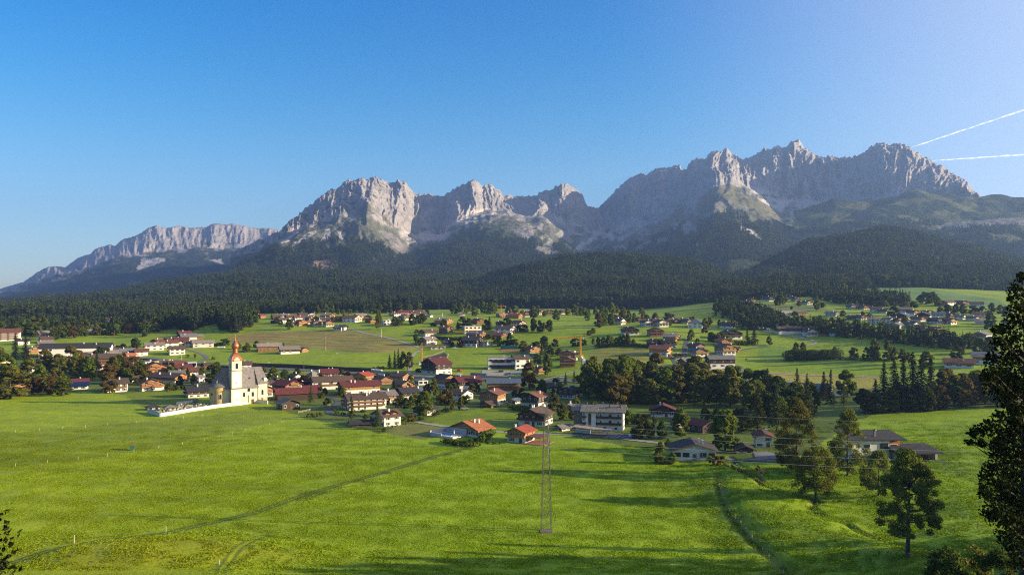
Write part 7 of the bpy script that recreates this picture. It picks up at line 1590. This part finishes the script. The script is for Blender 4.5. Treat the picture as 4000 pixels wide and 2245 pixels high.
# terrace roof and wall of the red roofed chalet
def terrace():
    p = at(2092, 1733); o = empty('terrace_roof', p+Vector((0, 4, 0)), R(-28)); tag(o, 'low brown lean-to roof over the terrace of the red roofed chalet', 'terrace roof')
    m = MB(); m.hexa([(-4.5, -4, 3.0), (4.5, -4, 2.4), (4.5, 4, 2.4), (-4.5, 4, 3.0), (-4.5, -4, 3.2), (4.5, -4, 2.6), (4.5, 4, 2.6), (-4.5, 4, 3.2)]); m.build('roof', ROOFS['redbrown'], o)
    for x, y in ((4.2, -3.7), (4.2, 0), (4.2, 3.7), (-4, -3.7)): m = MB(); m.box(x, y, .8, .25, .25, 3.4 if x > 0 else 4.2); m.build('post', TIMBER, o)
    m = MB(); m.box(1, -1, -.1, 12, 11, .7); m.build('terrace_floor', surf('terrace_tiles', (.28, .13, .08), .2, 1, .8), o)
terrace()
# ------------------------------------------------------------------ fences
def fence(pts, label, group, gap=7.0, h=1.15, rails=0, mat=None, wire=True, pr=.06):
    mat = mat or PALEPOST; P = densify([at(*p, 100) for p in pts], gap); base = P[0]; o = empty('post_fence', base); tag(o, label, 'fence', group)
    r = random.Random(len(P)); pm = MB(); pm.box(0, 0, h/2-.2, pr*2, pr*2, h+.4); pmesh = pm.mesh('fence_post', mat)
    for q in P[:95]:
        c = link('post', pmesh, o, q-base); c.rotation_euler = (r.uniform(-.08, .08), r.uniform(-.08, .08), r.random())
    if rails or wire:
        m = MB()
        for zz in ([h*.55, h*.9] if not rails else [h*.35, h*.65, h*.95]):
            for a, b in zip(P[:-1], P[1:]): m.tube(a-base+Vector((0, 0, zz)), b-base+Vector((0, 0, zz)), .012 if not rails else .06, None, 3)
        m.build('rail' if rails else 'fence_wire', mat if rails else METAL, o)
PALEPOST = surf('fence_post_wood', (.42, .35, .26), .3, 4, .9)
fence([(-150, 1843), (60, 1821), (420, 1781), (800, 1722), (1180, 1630)], 'long low post fence crossing the left meadow diagonally', None, 9.0)
fence([(-150, 1706), (60, 1688), (420, 1661), (640, 1640), (790, 1626)], 'upper post fence of the left meadow running to the churchyard', None, 9.0)
fence([(2812, 1900), (2829, 1967), (2850, 2000), (2894, 2048), (2937, 2104), (2978, 2152), (3060, 2245)], 'leaning pale post fence along the grassy bank', None, 5.5)
fence([(3660, 1995), (3712, 2020), (3762, 2038), (3819, 2058), (3882, 2080)], 'short dark post fence on the near right slope', None, 6.0, mat=BARK)
fence([(3560, 1812), (3685, 1818), (3730, 1824), (3813, 1832), (3850, 1836)], 'post fence below the open garage', None, 5.0, mat=BARK)
fence([(2860, 1806), (2990, 1808), (3090, 1814)], 'rail fence in front of the paved yard', None, 3.0, rails=1, mat=BARK)
fence([(1165, 1614), (1210, 1604), (1250, 1594), (1290, 1584)], 'wooden rail fence round the log barn garden', None, 3.0, rails=1)
fence([(2150, 1698), (2353, 1709), (2490, 1722), (2590, 1734)], 'thin rail fence along the lane below the apartment house', None, 4.0, mat=METAL, h=1.0)
fence([(2440, 1700), (2470, 1705), (2478, 1690)], 'brown picket fence at the apartment house corner', None, 1.5, rails=1, mat=TIMBER)
fence([(1652, 1398), (1690, 1390), (1738, 1372), (1752, 1385), (1748, 1398)], 'white board fence round the excavation', None, 4.5, rails=1, mat=PALEPOST, h=1.4)
fence([(2000, 1290), (2130, 1294), (2300, 1296)], 'post fence along the upper pasture edge', None, 8.0, mat=BARK)
# ------------------------------------------------------------------ poles
def pole(px, py, hpx, label, mat=BARK, cross=1, group='wooden line poles'):
    p = at(px, py); H = hpx*p.y/F; o = empty('utility_pole', p); tag(o, label, 'pole', group); m = MB(); m.tube((0, 0, -1), (0, 0, H), .2, .13, 7); m.build('post', mat, o)
    if cross: m = MB(); m.box(0, 0, H-.5, 1.6, .14, .14); m.box(.6, 0, H-.3, .1, .1, .3); m.box(-.6, 0, H-.3, .1, .1, .3); m.build('crossarm', mat, o)
RP = surf('pole_weathered', (.17, .11, .075), .2, 2, .9)
for x, y, hh, lb in [(902, 1299, 29, 'brown line pole by the dark wood behind the church dome'), (1029, 1296, 26, 'thick brown pole left of the hilltop hamlet'), (1165, 1303, 30, 'line pole below the middle of the hilltop hamlet'), (1314, 1311, 28, 'line pole at the right end of the hilltop hamlet'), (2126, 1306, 46, 'tall pole on the middle meadow right of the four oaks'), (2282, 1312, 36, 'line pole above the right crane arm'), (2565, 1320, 36, 'line pole in front of the all timber chalet'), (3139, 1333, 42, 'pale pole beside the farm track'), (3365, 1341, 36, 'line pole on the bright eastern field'), (3473, 1335, 44, 'pole with double crossarm by the spruce belt'), (3662, 1361, 42, 'leaning double pole at the right end of the spruce belt'), (1187, 1464, 52, 'mast by the highway above the village'), (260, 1331, 22, 'pole in the far left field, leftmost'), (539, 1320, 22, 'pole in the far left field, middle'), (647, 1327, 30, 'pole in the far left field, rightmost'), (446, 1313, 22, 'pale lattice pole before the left wood-edge farms')]:
    pole(x, y, hh, lb, RP)
pole(1490, 1318, 33, 'white pole beside the pale uphill lane', PLASTER, 0, None)
pole(710, 1405, 26, 'white banner pole beside the highway left of the church', PLASTER, 0, None)
for x, y, hh, lb in [(290, 2122, 34, 'pale stake at the rise in the near left corner'), (647, 2076, 24, 'reddish stake where the track meets the rise'), (855, 2203, 18, 'short stake in the near meadow, lowest of the three')]:
    p = at(x, y); k = p.y/F; m = MB(); m.box(0, 0, hh*k/2-.2, .22, .22, hh*k+.4); o = m.build('wooden_stake', PALEPOST); o.location = p; tag(o, lb, 'stake', 'stakes in the near meadow')
# ------------------------------------------------------------------ small things in the fields
def misc():
    p = at(515, 1757); o = empty('green_feeder', p, R(25)); tag(o, 'small dark green box with brown lid standing in the left meadow', 'feed box')
    m = MB(); m.box(0, 0, .9, 1.6, 1.3, 1.8); m.build('body', surf('green_paint', (.015, .10, .06), .2, 2, .6), o); m = MB(); m.prism([(-.95, 1.8), (.95, 1.8), (.95, 2.05), (-.95, 2.35)], -.85, .85); m.build('lid', TIMBER, o)
    p = at(2975, 1868); o = empty('bird_house', p); tag(o, 'bird house on a pale post with orange pointed roof by the ditch', 'bird house')
    m = MB(); m.box(0, 0, .8, .28, .28, 2.4); m.build('post', PALEPOST, o); m = MB(); m.box(0, 0, 2.1, .8, .8, .8); m.build('box', HONEY, o); m = MB(); m.lathe([(1.1, 2.4), (.02, 3.2)], 0, 0, 4); m.build('roof', surf('orange_paint', (.5, .11, .04), .1, 2, .6), o)
    p = at(2882, 1842); o = empty('garden_slide', p, R(20)); tag(o, 'curved red and white slide standing near the ditch', 'slide')
    m = MB(); pts = [(-.6, 2.6), (-.2, 2.7), (.3, 2.3), (.6, 1.3), (.8, .2)]
    for (x0, z0), (x1, z1) in zip(pts[:-1], pts[1:]): m.hexa([(x0, -.4, z0), (x1, -.4, z1), (x1, .4, z1), (x0, .4, z0), (x0, -.4, z0+.14), (x1, -.4, z1+.14), (x1, .4, z1+.14), (x0, .4, z0+.14)])
    m.build('chute', PLASTER, o); m = MB(); m.box(.55, 0, .7, .12, .7, 1.8); m.build('support', surf('red_paint', (.5, .05, .03), .1, 2, .6), o)
    p = at(2726, 1800); o = empty('trampoline', p); tag(o, 'round blue trampoline with dark safety net before the white bungalow', 'trampoline')
    m = MB(); m.lathe([(1.35, .78), (1.8, .82), (1.8, .9), (1.35, .86)], 0, 0, 20); m.build('blue_rim', surf('blue_pad', (.03, .12, .32), .1, 2, .6), o); m = MB(); m.lathe([(.01, .8), (1.35, .8)], 0, 0, 20); m.build('mat', PANE, o)
    m = MB()
    for i in range(8):
        a = i*math.pi/4; b = a+math.pi/4; m.tube((1.8*math.cos(a), 1.8*math.sin(a), 0), (1.8*math.cos(a), 1.8*math.sin(a), 2.7), .04, None, 4); m.tube((1.8*math.cos(a), 1.8*math.sin(a), 2.7), (1.8*math.cos(b), 1.8*math.sin(b), 2.7), .03, None, 3)
    m.build('net_frame', METAL, o)
    r = random.Random(9); bm = MB(); bm.lathe([(.02, -.62), (.55, -.6), (.62, -.4), (.62, .4), (.55, .6), (.02, .62)], 0, 0, 12); bale = bm.mesh('silage_bale', surf('bale_wrap', (.74, .74, .70), .08, 1, .4, .2, 3), True)
    def bales(L, label, group, s=1.0):
        for i, (x, y) in enumerate(L):
            p = at(x, y); o = link('silage_bale', bale, None, p+Vector((0, 0, .62*s))); o.rotation_euler = (R(90), 0, r.random()*3); o.scale = (s, s, s); tag(o, label, 'bale', group)
    bales([(2430, 1424), (2455, 1426), (2451, 1431), (2306, 1424), (2310, 1427)], 'white wrapped bale on the striped mown field above the lane', 'bales above the lane', 1.35)
    bales([(2600, 1441), (2607, 1446), (2630, 1446), (2635, 1456), (2581, 1444)], 'white wrapped bale on the yellow field below the lane', 'bales below the lane', 1.35)
    bales([(1438+i*5.2, 1446+i*.35) for i in range(11)], 'white wrapped bale in the row beside the highway', 'bales beside the highway', 1.2)
    bales([(852+i*4, 1358) for i in range(7)], 'white wrapped bale in the row behind the church dome', 'bales behind the church', 1.2)
    bales([(2935+i*3.4+r.uniform(-1, 1), 1281+i*.45-(i % 3)*2.2) for i in range(22)], 'white wrapped bale in the heap left of the long barn', 'bale heap by the barn', 1.5)
    # statue and signs
    p = at(1728, 1238); o = empty('wayside_monument', p); tag(o, 'slim grey monument standing on the upper meadow', 'monument'); m = MB(); m.box(0, 0, .5, 1.8, 1.8, 1.4); m.build('plinth', CONCRETE, o); m = MB(); m.lathe([(.7, 1.1), (.5, 2.5), (.75, 3.6), (.45, 4.6), (.5, 5.3), (.02, 5.9)], 0, 0, 8); m.build('figure', CONCRETE, o)
    for x, y, hh, lb in ((976, 1418, 10, 'square white road sign by the highway right of the church dome'), (1050, 1424, 9, 'round road sign by the highway right of the square one'), (1317, 1388, 9, 'reddish board on the meadow above the highway')):
        p = at(x, y); k = p.y/F; o = empty('road_sign', p); tag(o, lb, 'sign', 'signs by the highway'); m = MB(); m.tube((0, 0, -.3), (0, 0, hh*k), .06, None, 5); m.build('post', METAL, o); m = MB(); m.box(0, -.1, hh*k, 1.5, .08, 1.5); m.build('panel', PLASTER, o)
    # excavation heap
    p = at(1722, 1416); P_ = []; o = None; n = 26; V = []; Fc = []
    for i in range(n):
        for j in range(n):
            u, v = i/(n-1)*2-1, j/(n-1)*2-1; rr = max(0, 1-(u*u+v*v)); z = 5.2*rr**.7*(1+.25*float(noise(u*3, v*3, 2)))-.4; V.append((u*9, v*6, z))
    for i in range(n-1):
        for j in range(n-1): a = i*n+j; Fc.append((a, a+n, a+n+1, a+1))
    o = link('dirt_heap', np_mesh('dirt_heap', np.array(V), np.array(Fc), [surf('dug_earth', (.24, .16, .085), .3, 1, .95, .8, 3)], True), None, p+Vector((0, 5, 0))); tag(o, 'brown heap of dug earth beside the excavation', 'earth heap')
    yard([(1652, 1402), (1700, 1388), (1738, 1378), (1748, 1390), (1715, 1404), (1660, 1412)], surf('dark_soil', (.055, .045, .035), .3, 1, .95, .6, 3), 'excavation_ground', .2)
    gsc = surf('green_screen', (.03, .22, .17), .15, 1, .7)
    wall_run([(1955, 1362), (2022, 1362)], 3.2, .12, gsc, 'court_screen', 'green screen of the tennis court on the slope', 'screen'); wall_run([(2034, 1390), (2102, 1390)], 2.6, .12, gsc, 'court_screen', 'green screen just above the white school roof', 'screen')
    yard([(1955, 1364), (2022, 1364), (2030, 1372), (1950, 1372)], surf('clay_court', (.33, .12, .06), .15, 1, .9), 'tennis_court_ground', .2)
misc()
# hedges
def hedge(pts, h, t, kind, label, seed):
    r = np.random.default_rng(seed); P = densify([at(*p) for p in pts], 1.2); Q = []
    for p in P:
        n = int(26*t*h/4)+8; d = r.normal(size=(n, 3)); d /= np.linalg.norm(d, axis=1)[:, None]; hh = h*(1+.3*float(noise(p.x/5, p.y/5, seed))); q = np.array(p)+d*np.array((t*.6, t*.6, hh*.55))+np.array((0, 0, hh*.5)); Q.append(np.concatenate([q, d], 1))
    Q = np.concatenate(Q); Nn = Q[:, 3:]+r.normal(size=(len(Q), 3))*.5; Nn /= np.linalg.norm(Nn, axis=1)[:, None]; b = np.array(P[0]); V, Fc = quads(Q[:, :3]-b, Nn, .9, 1, r)
    o = link('hedge', np_mesh('hedge', V, Fc, [LEAF[kind]]), None, Vector(b)); tag(o, label, 'hedge')
hedge([(3080, 1404), (3150, 1406), (3220, 1404), (3270, 1400)], 8, 9, 'dark', 'long dark hedge on the bright eastern field', 1)
hedge([(2863, 1345), (2920, 1347), (2955, 1346)], 4, 3, 'dark', 'clipped dark hedge left of the spruce pair garden, by the track', 2)
hedge([(1995, 1598), (2040, 1605), (2078, 1612)], 3, 3, 'dark', 'dark hedge behind the inner meadow, left of the pylon house', 3)
hedge([(1880, 1725), (1905, 1708), (1915, 1700)], 3, 4, 'green', 'green hedge on the slope right of the orange roofed chalet', 4)
hedge([(2330, 1358), (2430, 1352), (2540, 1358), (2560, 1362)], 3.5, 4, 'dark', 'dark hedge line under the trees above the striped field', 5)
hedge([(1735, 1728), (1780, 1738), (1830, 1744), (1860, 1742)], 2, 3, 'dark', 'low dark planting in front of the pool chalet', 6)
hedge([(2760, 1500), (2900, 1500), (3060, 1512), (3200, 1522)], 3, 4, 'dark', 'dark scrub along the lower edge of the yellow field', 7)
hedge([(3280, 1404), (3400, 1406), (3480, 1410)], 2, 3, 'dark', 'low dark bushes linking the trees of the tall trio', 8)
hedge([(1640, 1330), (1700, 1322), (1790, 1330)], 3, 4, 'dark', 'hedge on the terrace below the narrow red roofed house', 9)
hedge([(2830, 1815), (2880, 1835), (2930, 1858), (2985, 1900)], .8, 1.0, 'olive', 'strip of tall weeds along the ditch', 10)
# ------------------------------------------------------------------ cars
def car_meshes():
    b = MB(); b.prism([(-2.1, .35), (2.1, .35), (2.15, .8), (1.2, .95), (-2.0, 1.0), (-2.15, .7)], -.85, .85); b.prism([(-1.9, .97), (1.15, .93), (.45, 1.45), (-1.5, 1.48)], -.74, .74)
    g = MB(); g.prism([(-1.72, 1.03), (.95, 1.0), (.42, 1.38), (-1.42, 1.40)], -.76, .76)
    w_ = MB(); w_.tube((0, -.12, 0), (0, .12, 0), .33, None, 12); return b.v, b.f, g.mesh('car_windows', PANE), w_.mesh('car_wheel', ROOFS['dark'])
CB = car_meshes(); CARM = {}
def car(px, py, rz, c, label, s=1.1):
    if c not in CARM:
        me = bpy.data.meshes.new('car_body'); me.from_pydata(CB[0], [], CB[1]); me.materials.append(surf('car_paint', c, .04, 1, .3, 0, spec=.5)); CARM[c] = me
    p = at(px, py); o = empty('parked_car', p+Vector((0, 0, .15)), R(rz)); o.scale = (s, s, s); tag(o, label, 'car', 'parked cars'); link('body', CARM[c], o); link('windows', CB[2], o)
    for x in (-1.3, 1.3):
        for y in (-.8, .8): link('wheel', CB[3], o, (x, y, .33))
WHT, GRY, BLK, REDC, BLU = (.7, .7, .7), (.25, .26, .27), (.02, .02, .022), (.4, .02, .02), (.05, .1, .25)
car(2478, 1708, 20, WHT, 'white car at the end of the parking bays'); car(1814, 1600, 10, GRY, 'silver car parked at the back of the inner meadow'); car(2192, 1476, 15, GRY, 'silver car on the lane right of the autumn tree')
car(1850, 1530, 0, WHT, 'white car before the maroon roofed chalet'); car(1795, 1466, 5, WHT, 'white pickup beside the highway'); car(1795, 1450, 80, REDC, 'red van at the building site fence', 1.5)
car(1952, 1453, 90, BLK, 'dark car before the school, left of two'); car(1962, 1453, 90, BLK, 'dark car before the school, right of two'); car(2028, 1447, 60, BLU, 'blue car by the older school wing')
car(3216, 1312, 10, (.5, .12, .03), 'orange van right of the white farmhouse', 1.5); car(2783, 1286, 0, WHT, 'white car near the dark pair of trees'); car(1776, 1362, 0, WHT, 'white car beside the copper beech'); car(2615, 1390, 60, REDC, 'red car by the flowered balcony house'); car(1030, 1545, 20, GRY, 'silver car in the street right of the church'); car(1045, 1543, 20, BLU, 'blue car in the street right of the church')
# ------------------------------------------------------------------ cranes
YEL = surf('crane_yellow', (.70, .34, .03), .2, 1, .5)
def lattice(m, a, b, w_, n, r=.15):
    a = Vector(a); b = Vector(b); d = (b-a).normalized(); u = d.orthogonal().normalized()*w_; v = d.cross(u).normalized()*w_
    cs = [u+v, u-v, -u-v, v-u]
    for c in cs: m.tube(a+c*.5, b+c*.5, r, None, 4)
    for i in range(n):
        p = a.lerp(b, i/n); q = a.lerp(b, (i+1)/n)
        for k in range(4): m.tube(p+cs[k]*.5, q+cs[(k+1) % 4]*.5, r*.7, None, 3)
def crane(px, py, top, jl, jr, label, w_=.9, cab=True, rz=0, drop=0):
    p = at(px, py); k = p.y/F; H = (py-top)*k; o = empty('tower_crane', p, R(rz)); tag(o, label, 'crane', 'yellow building cranes')
    m = MB(); lattice(m, (0, 0, -.5), (0, 0, H), w_, max(6, int(H/1.6))); m.build('mast', YEL, o)
    m = MB(); lattice(m, (-jl*k, 0, H+drop), (0, 0, H), w_*.7, max(6, int(jl*k/1.8)), .14); lattice(m, (0, 0, H), (jr*k, 0, H), w_*.7, 4, .08); m.build('jib', YEL, o)
    m = MB(); lattice(m, (0, 0, H), (0, 0, H+3), w_*.5, 3, .07); m.tube((0, 0, H+3), (-jl*k*.6, 0, H+.3), .05, None, 3); m.tube((0, 0, H+3), (jr*k, 0, H+.3), .05, None, 3); m.build('apex', YEL, o)
    m = MB(); m.box(jr*k-.8, 0, H-.8, 1.5, 1.2, 1.6); m.build('counterweight', CONCRETE, o)
crane(2268, 1402, 1319, 104, 14, 'large yellow tower crane above the timber chalet pair', 1.1)
crane(1648, 1420, 1352, 10, 92, 'yellow crane with long low arm by the excavation', .8)
crane(1860, 1340, 1296, 80, 8, 'small yellow crane standing among the terraced houses', .7)
crane(1957, 1240, 1196, 14, 20, 'distant orange crane over the brick shell', .8)
def site():
    r = random.Random(2); cols_ = [PLASTER, YEL, TIMBER, CONCRETE]
    for i in range(9):
        p = at(2250+r.uniform(-6, 30), 1396+r.uniform(-18, 14)); s = MB(); s.box(0, 0, .9, r.uniform(1.5, 3.2), r.uniform(1.2, 2.2), 2.2); s.box(0, 0, 2.1, 1.2, 1.0, .3); o = s.build('site_container', cols_[i % 4], None); o.location = p; o.rotation_euler = (0, 0, r.random()); tag(o, 'small stacked container on the building site under the large crane', 'container', 'containers under the crane')
    for i in range(7):
        p = at(1640+i*9, 1424-i*2.2); s = MB(); s.box(0, 0, 1.0, 2.2, 1.6, 2.2); s.box(0, 0, 2.2, 2.4, 1.8, .2); o = s.build('site_container', cols_[0 if i % 2 else 3], None); o.location = p; o.rotation_euler = (0, 0, .4); tag(o, 'pale site container in the row by the excavation', 'container', 'containers by the excavation')
site()
# underpass portal by the highway and contrails high above
def portal():
    p = at(748, 1432); o = empty('underpass_portal', p, R(35)); tag(o, 'concrete underpass portal below the highway left of the church', 'portal')
    m = MB(); m.box(-3.4, 0, 1.3, .6, 8, 4.6); m.box(3.4, 0, 1.3, .6, 8, 4.6); m.box(0, 0, 3.9, 7.4, 8, .7); m.build('frame', CONCRETE, o); m = MB(); m.box(0, 2.5, 1.3, 6.2, .4, 4.4); m.build('passage_shade_panel', ROOFS['dark'], o)  # dark slab across the opening stands in for the shade inside
portal()
def contrails():
    m, nt, out = nmat('contrail_ice'); L = nt.links.new
    tc = nt.nodes.new('ShaderNodeTexCoord'); n1 = N(nt, 'ShaderNodeTexNoise', Scale=.006, Detail=6.0); L(tc.outputs['Object'], n1.inputs[0])
    lw = nt.nodes.new('ShaderNodeLayerWeight'); lw.inputs[0].default_value = .35
    r = ramp(nt, n1.outputs[0], [(.35, (.04, .04, .04)), (.75, (.34, .34, .34))]); iv = nt.nodes.new('ShaderNodeMath'); iv.operation = 'SUBTRACT'; iv.inputs[0].default_value = 1; L(lw.outputs['Facing'], iv.inputs[1])
    pw = nt.nodes.new('ShaderNodeMath'); pw.operation = 'POWER'; L(iv.outputs[0], pw.inputs[0]); pw.inputs[1].default_value = 1.8
    mu = nt.nodes.new('ShaderNodeMath'); mu.operation = 'MULTIPLY'; L(r.outputs[0], mu.inputs[0]); L(pw.outputs[0], mu.inputs[1])
    d = nt.nodes.new('ShaderNodeBsdfDiffuse'); d.inputs[0].default_value = (.95, .95, .95, 1); tl = nt.nodes.new('ShaderNodeBsdfTranslucent'); tl.inputs[0].default_value = (.95, .95, .95, 1); ad = nt.nodes.new('ShaderNodeAddShader'); L(d.outputs[0], ad.inputs[0]); L(tl.outputs[0], ad.inputs[1])
    t = nt.nodes.new('ShaderNodeBsdfTransparent'); mx = nt.nodes.new('ShaderNodeMixShader'); L(mu.outputs[0], mx.inputs[0]); L(t.outputs[0], mx.inputs[1]); L(ad.outputs[0], mx.inputs[2]); L(mx.outputs[0], out.inputs[0])
    for (x0, y0), (x1, y1), r0, r1, lb in (((3555, 578), (4300, 330), 20, 34, 'upper white contrail slanting up to the right over the mountain'), ((3640, 628), (4400, 578), 22, 34, 'lower white contrail lying almost level over the mountain')):
        m_ = MB(); prev = None; d0, d1 = 24000, 17000; n = 60
        for i in range(n+1):
            q = i/n; dd = d0*(1-q)+d1*q; px = x0+(x1-x0)*q; py = y0+(y1-y0)*q; p = Vector(((px-CX)/F*dd, dd, CZ-(py-HY)*dd/F)); rr = (r0*(1-q)+r1*q)*(1+.12*math.sin(i*1.7)+.12*math.sin(i*.6))*min(1, q*12+.15)
            p.z += 3*math.sin(i*.9)
            if prev is not None: m_.tube(prev[0], p, prev[1], rr, 10)
            prev = (p, rr)
        # open tubes only, so no end discs show inside the trail
        m_.f = [f for f in m_.f if len(f) == 4]; m_.m = m_.m[:len(m_.f)]
        o = m_.build('contrail', m, None, True); tag(o, lb, 'contrail', 'contrails')
contrails()
settle_trees()
grass()
forest()
# ------------------------------------------------------------------ air
def air():
    me = MB(); me.box(0, 3900, 672, 26000, 12800, 1356)
    m, nt, out = nmat('haze_air'); v = nt.nodes.new('ShaderNodeVolumePrincipled')
    v.inputs['Color'].default_value = (.36, .56, 1, 1); v.inputs['Density'].default_value = HAZE; v.inputs['Anisotropy'].default_value = .35
    nt.links.new(v.outputs[0], out.inputs['Volume'])
    o = me.build('haze', m); tag(o, 'pale blue haze filling the valley air', 'haze', kind='stuff')
HAZE = 6.5e-5
air()
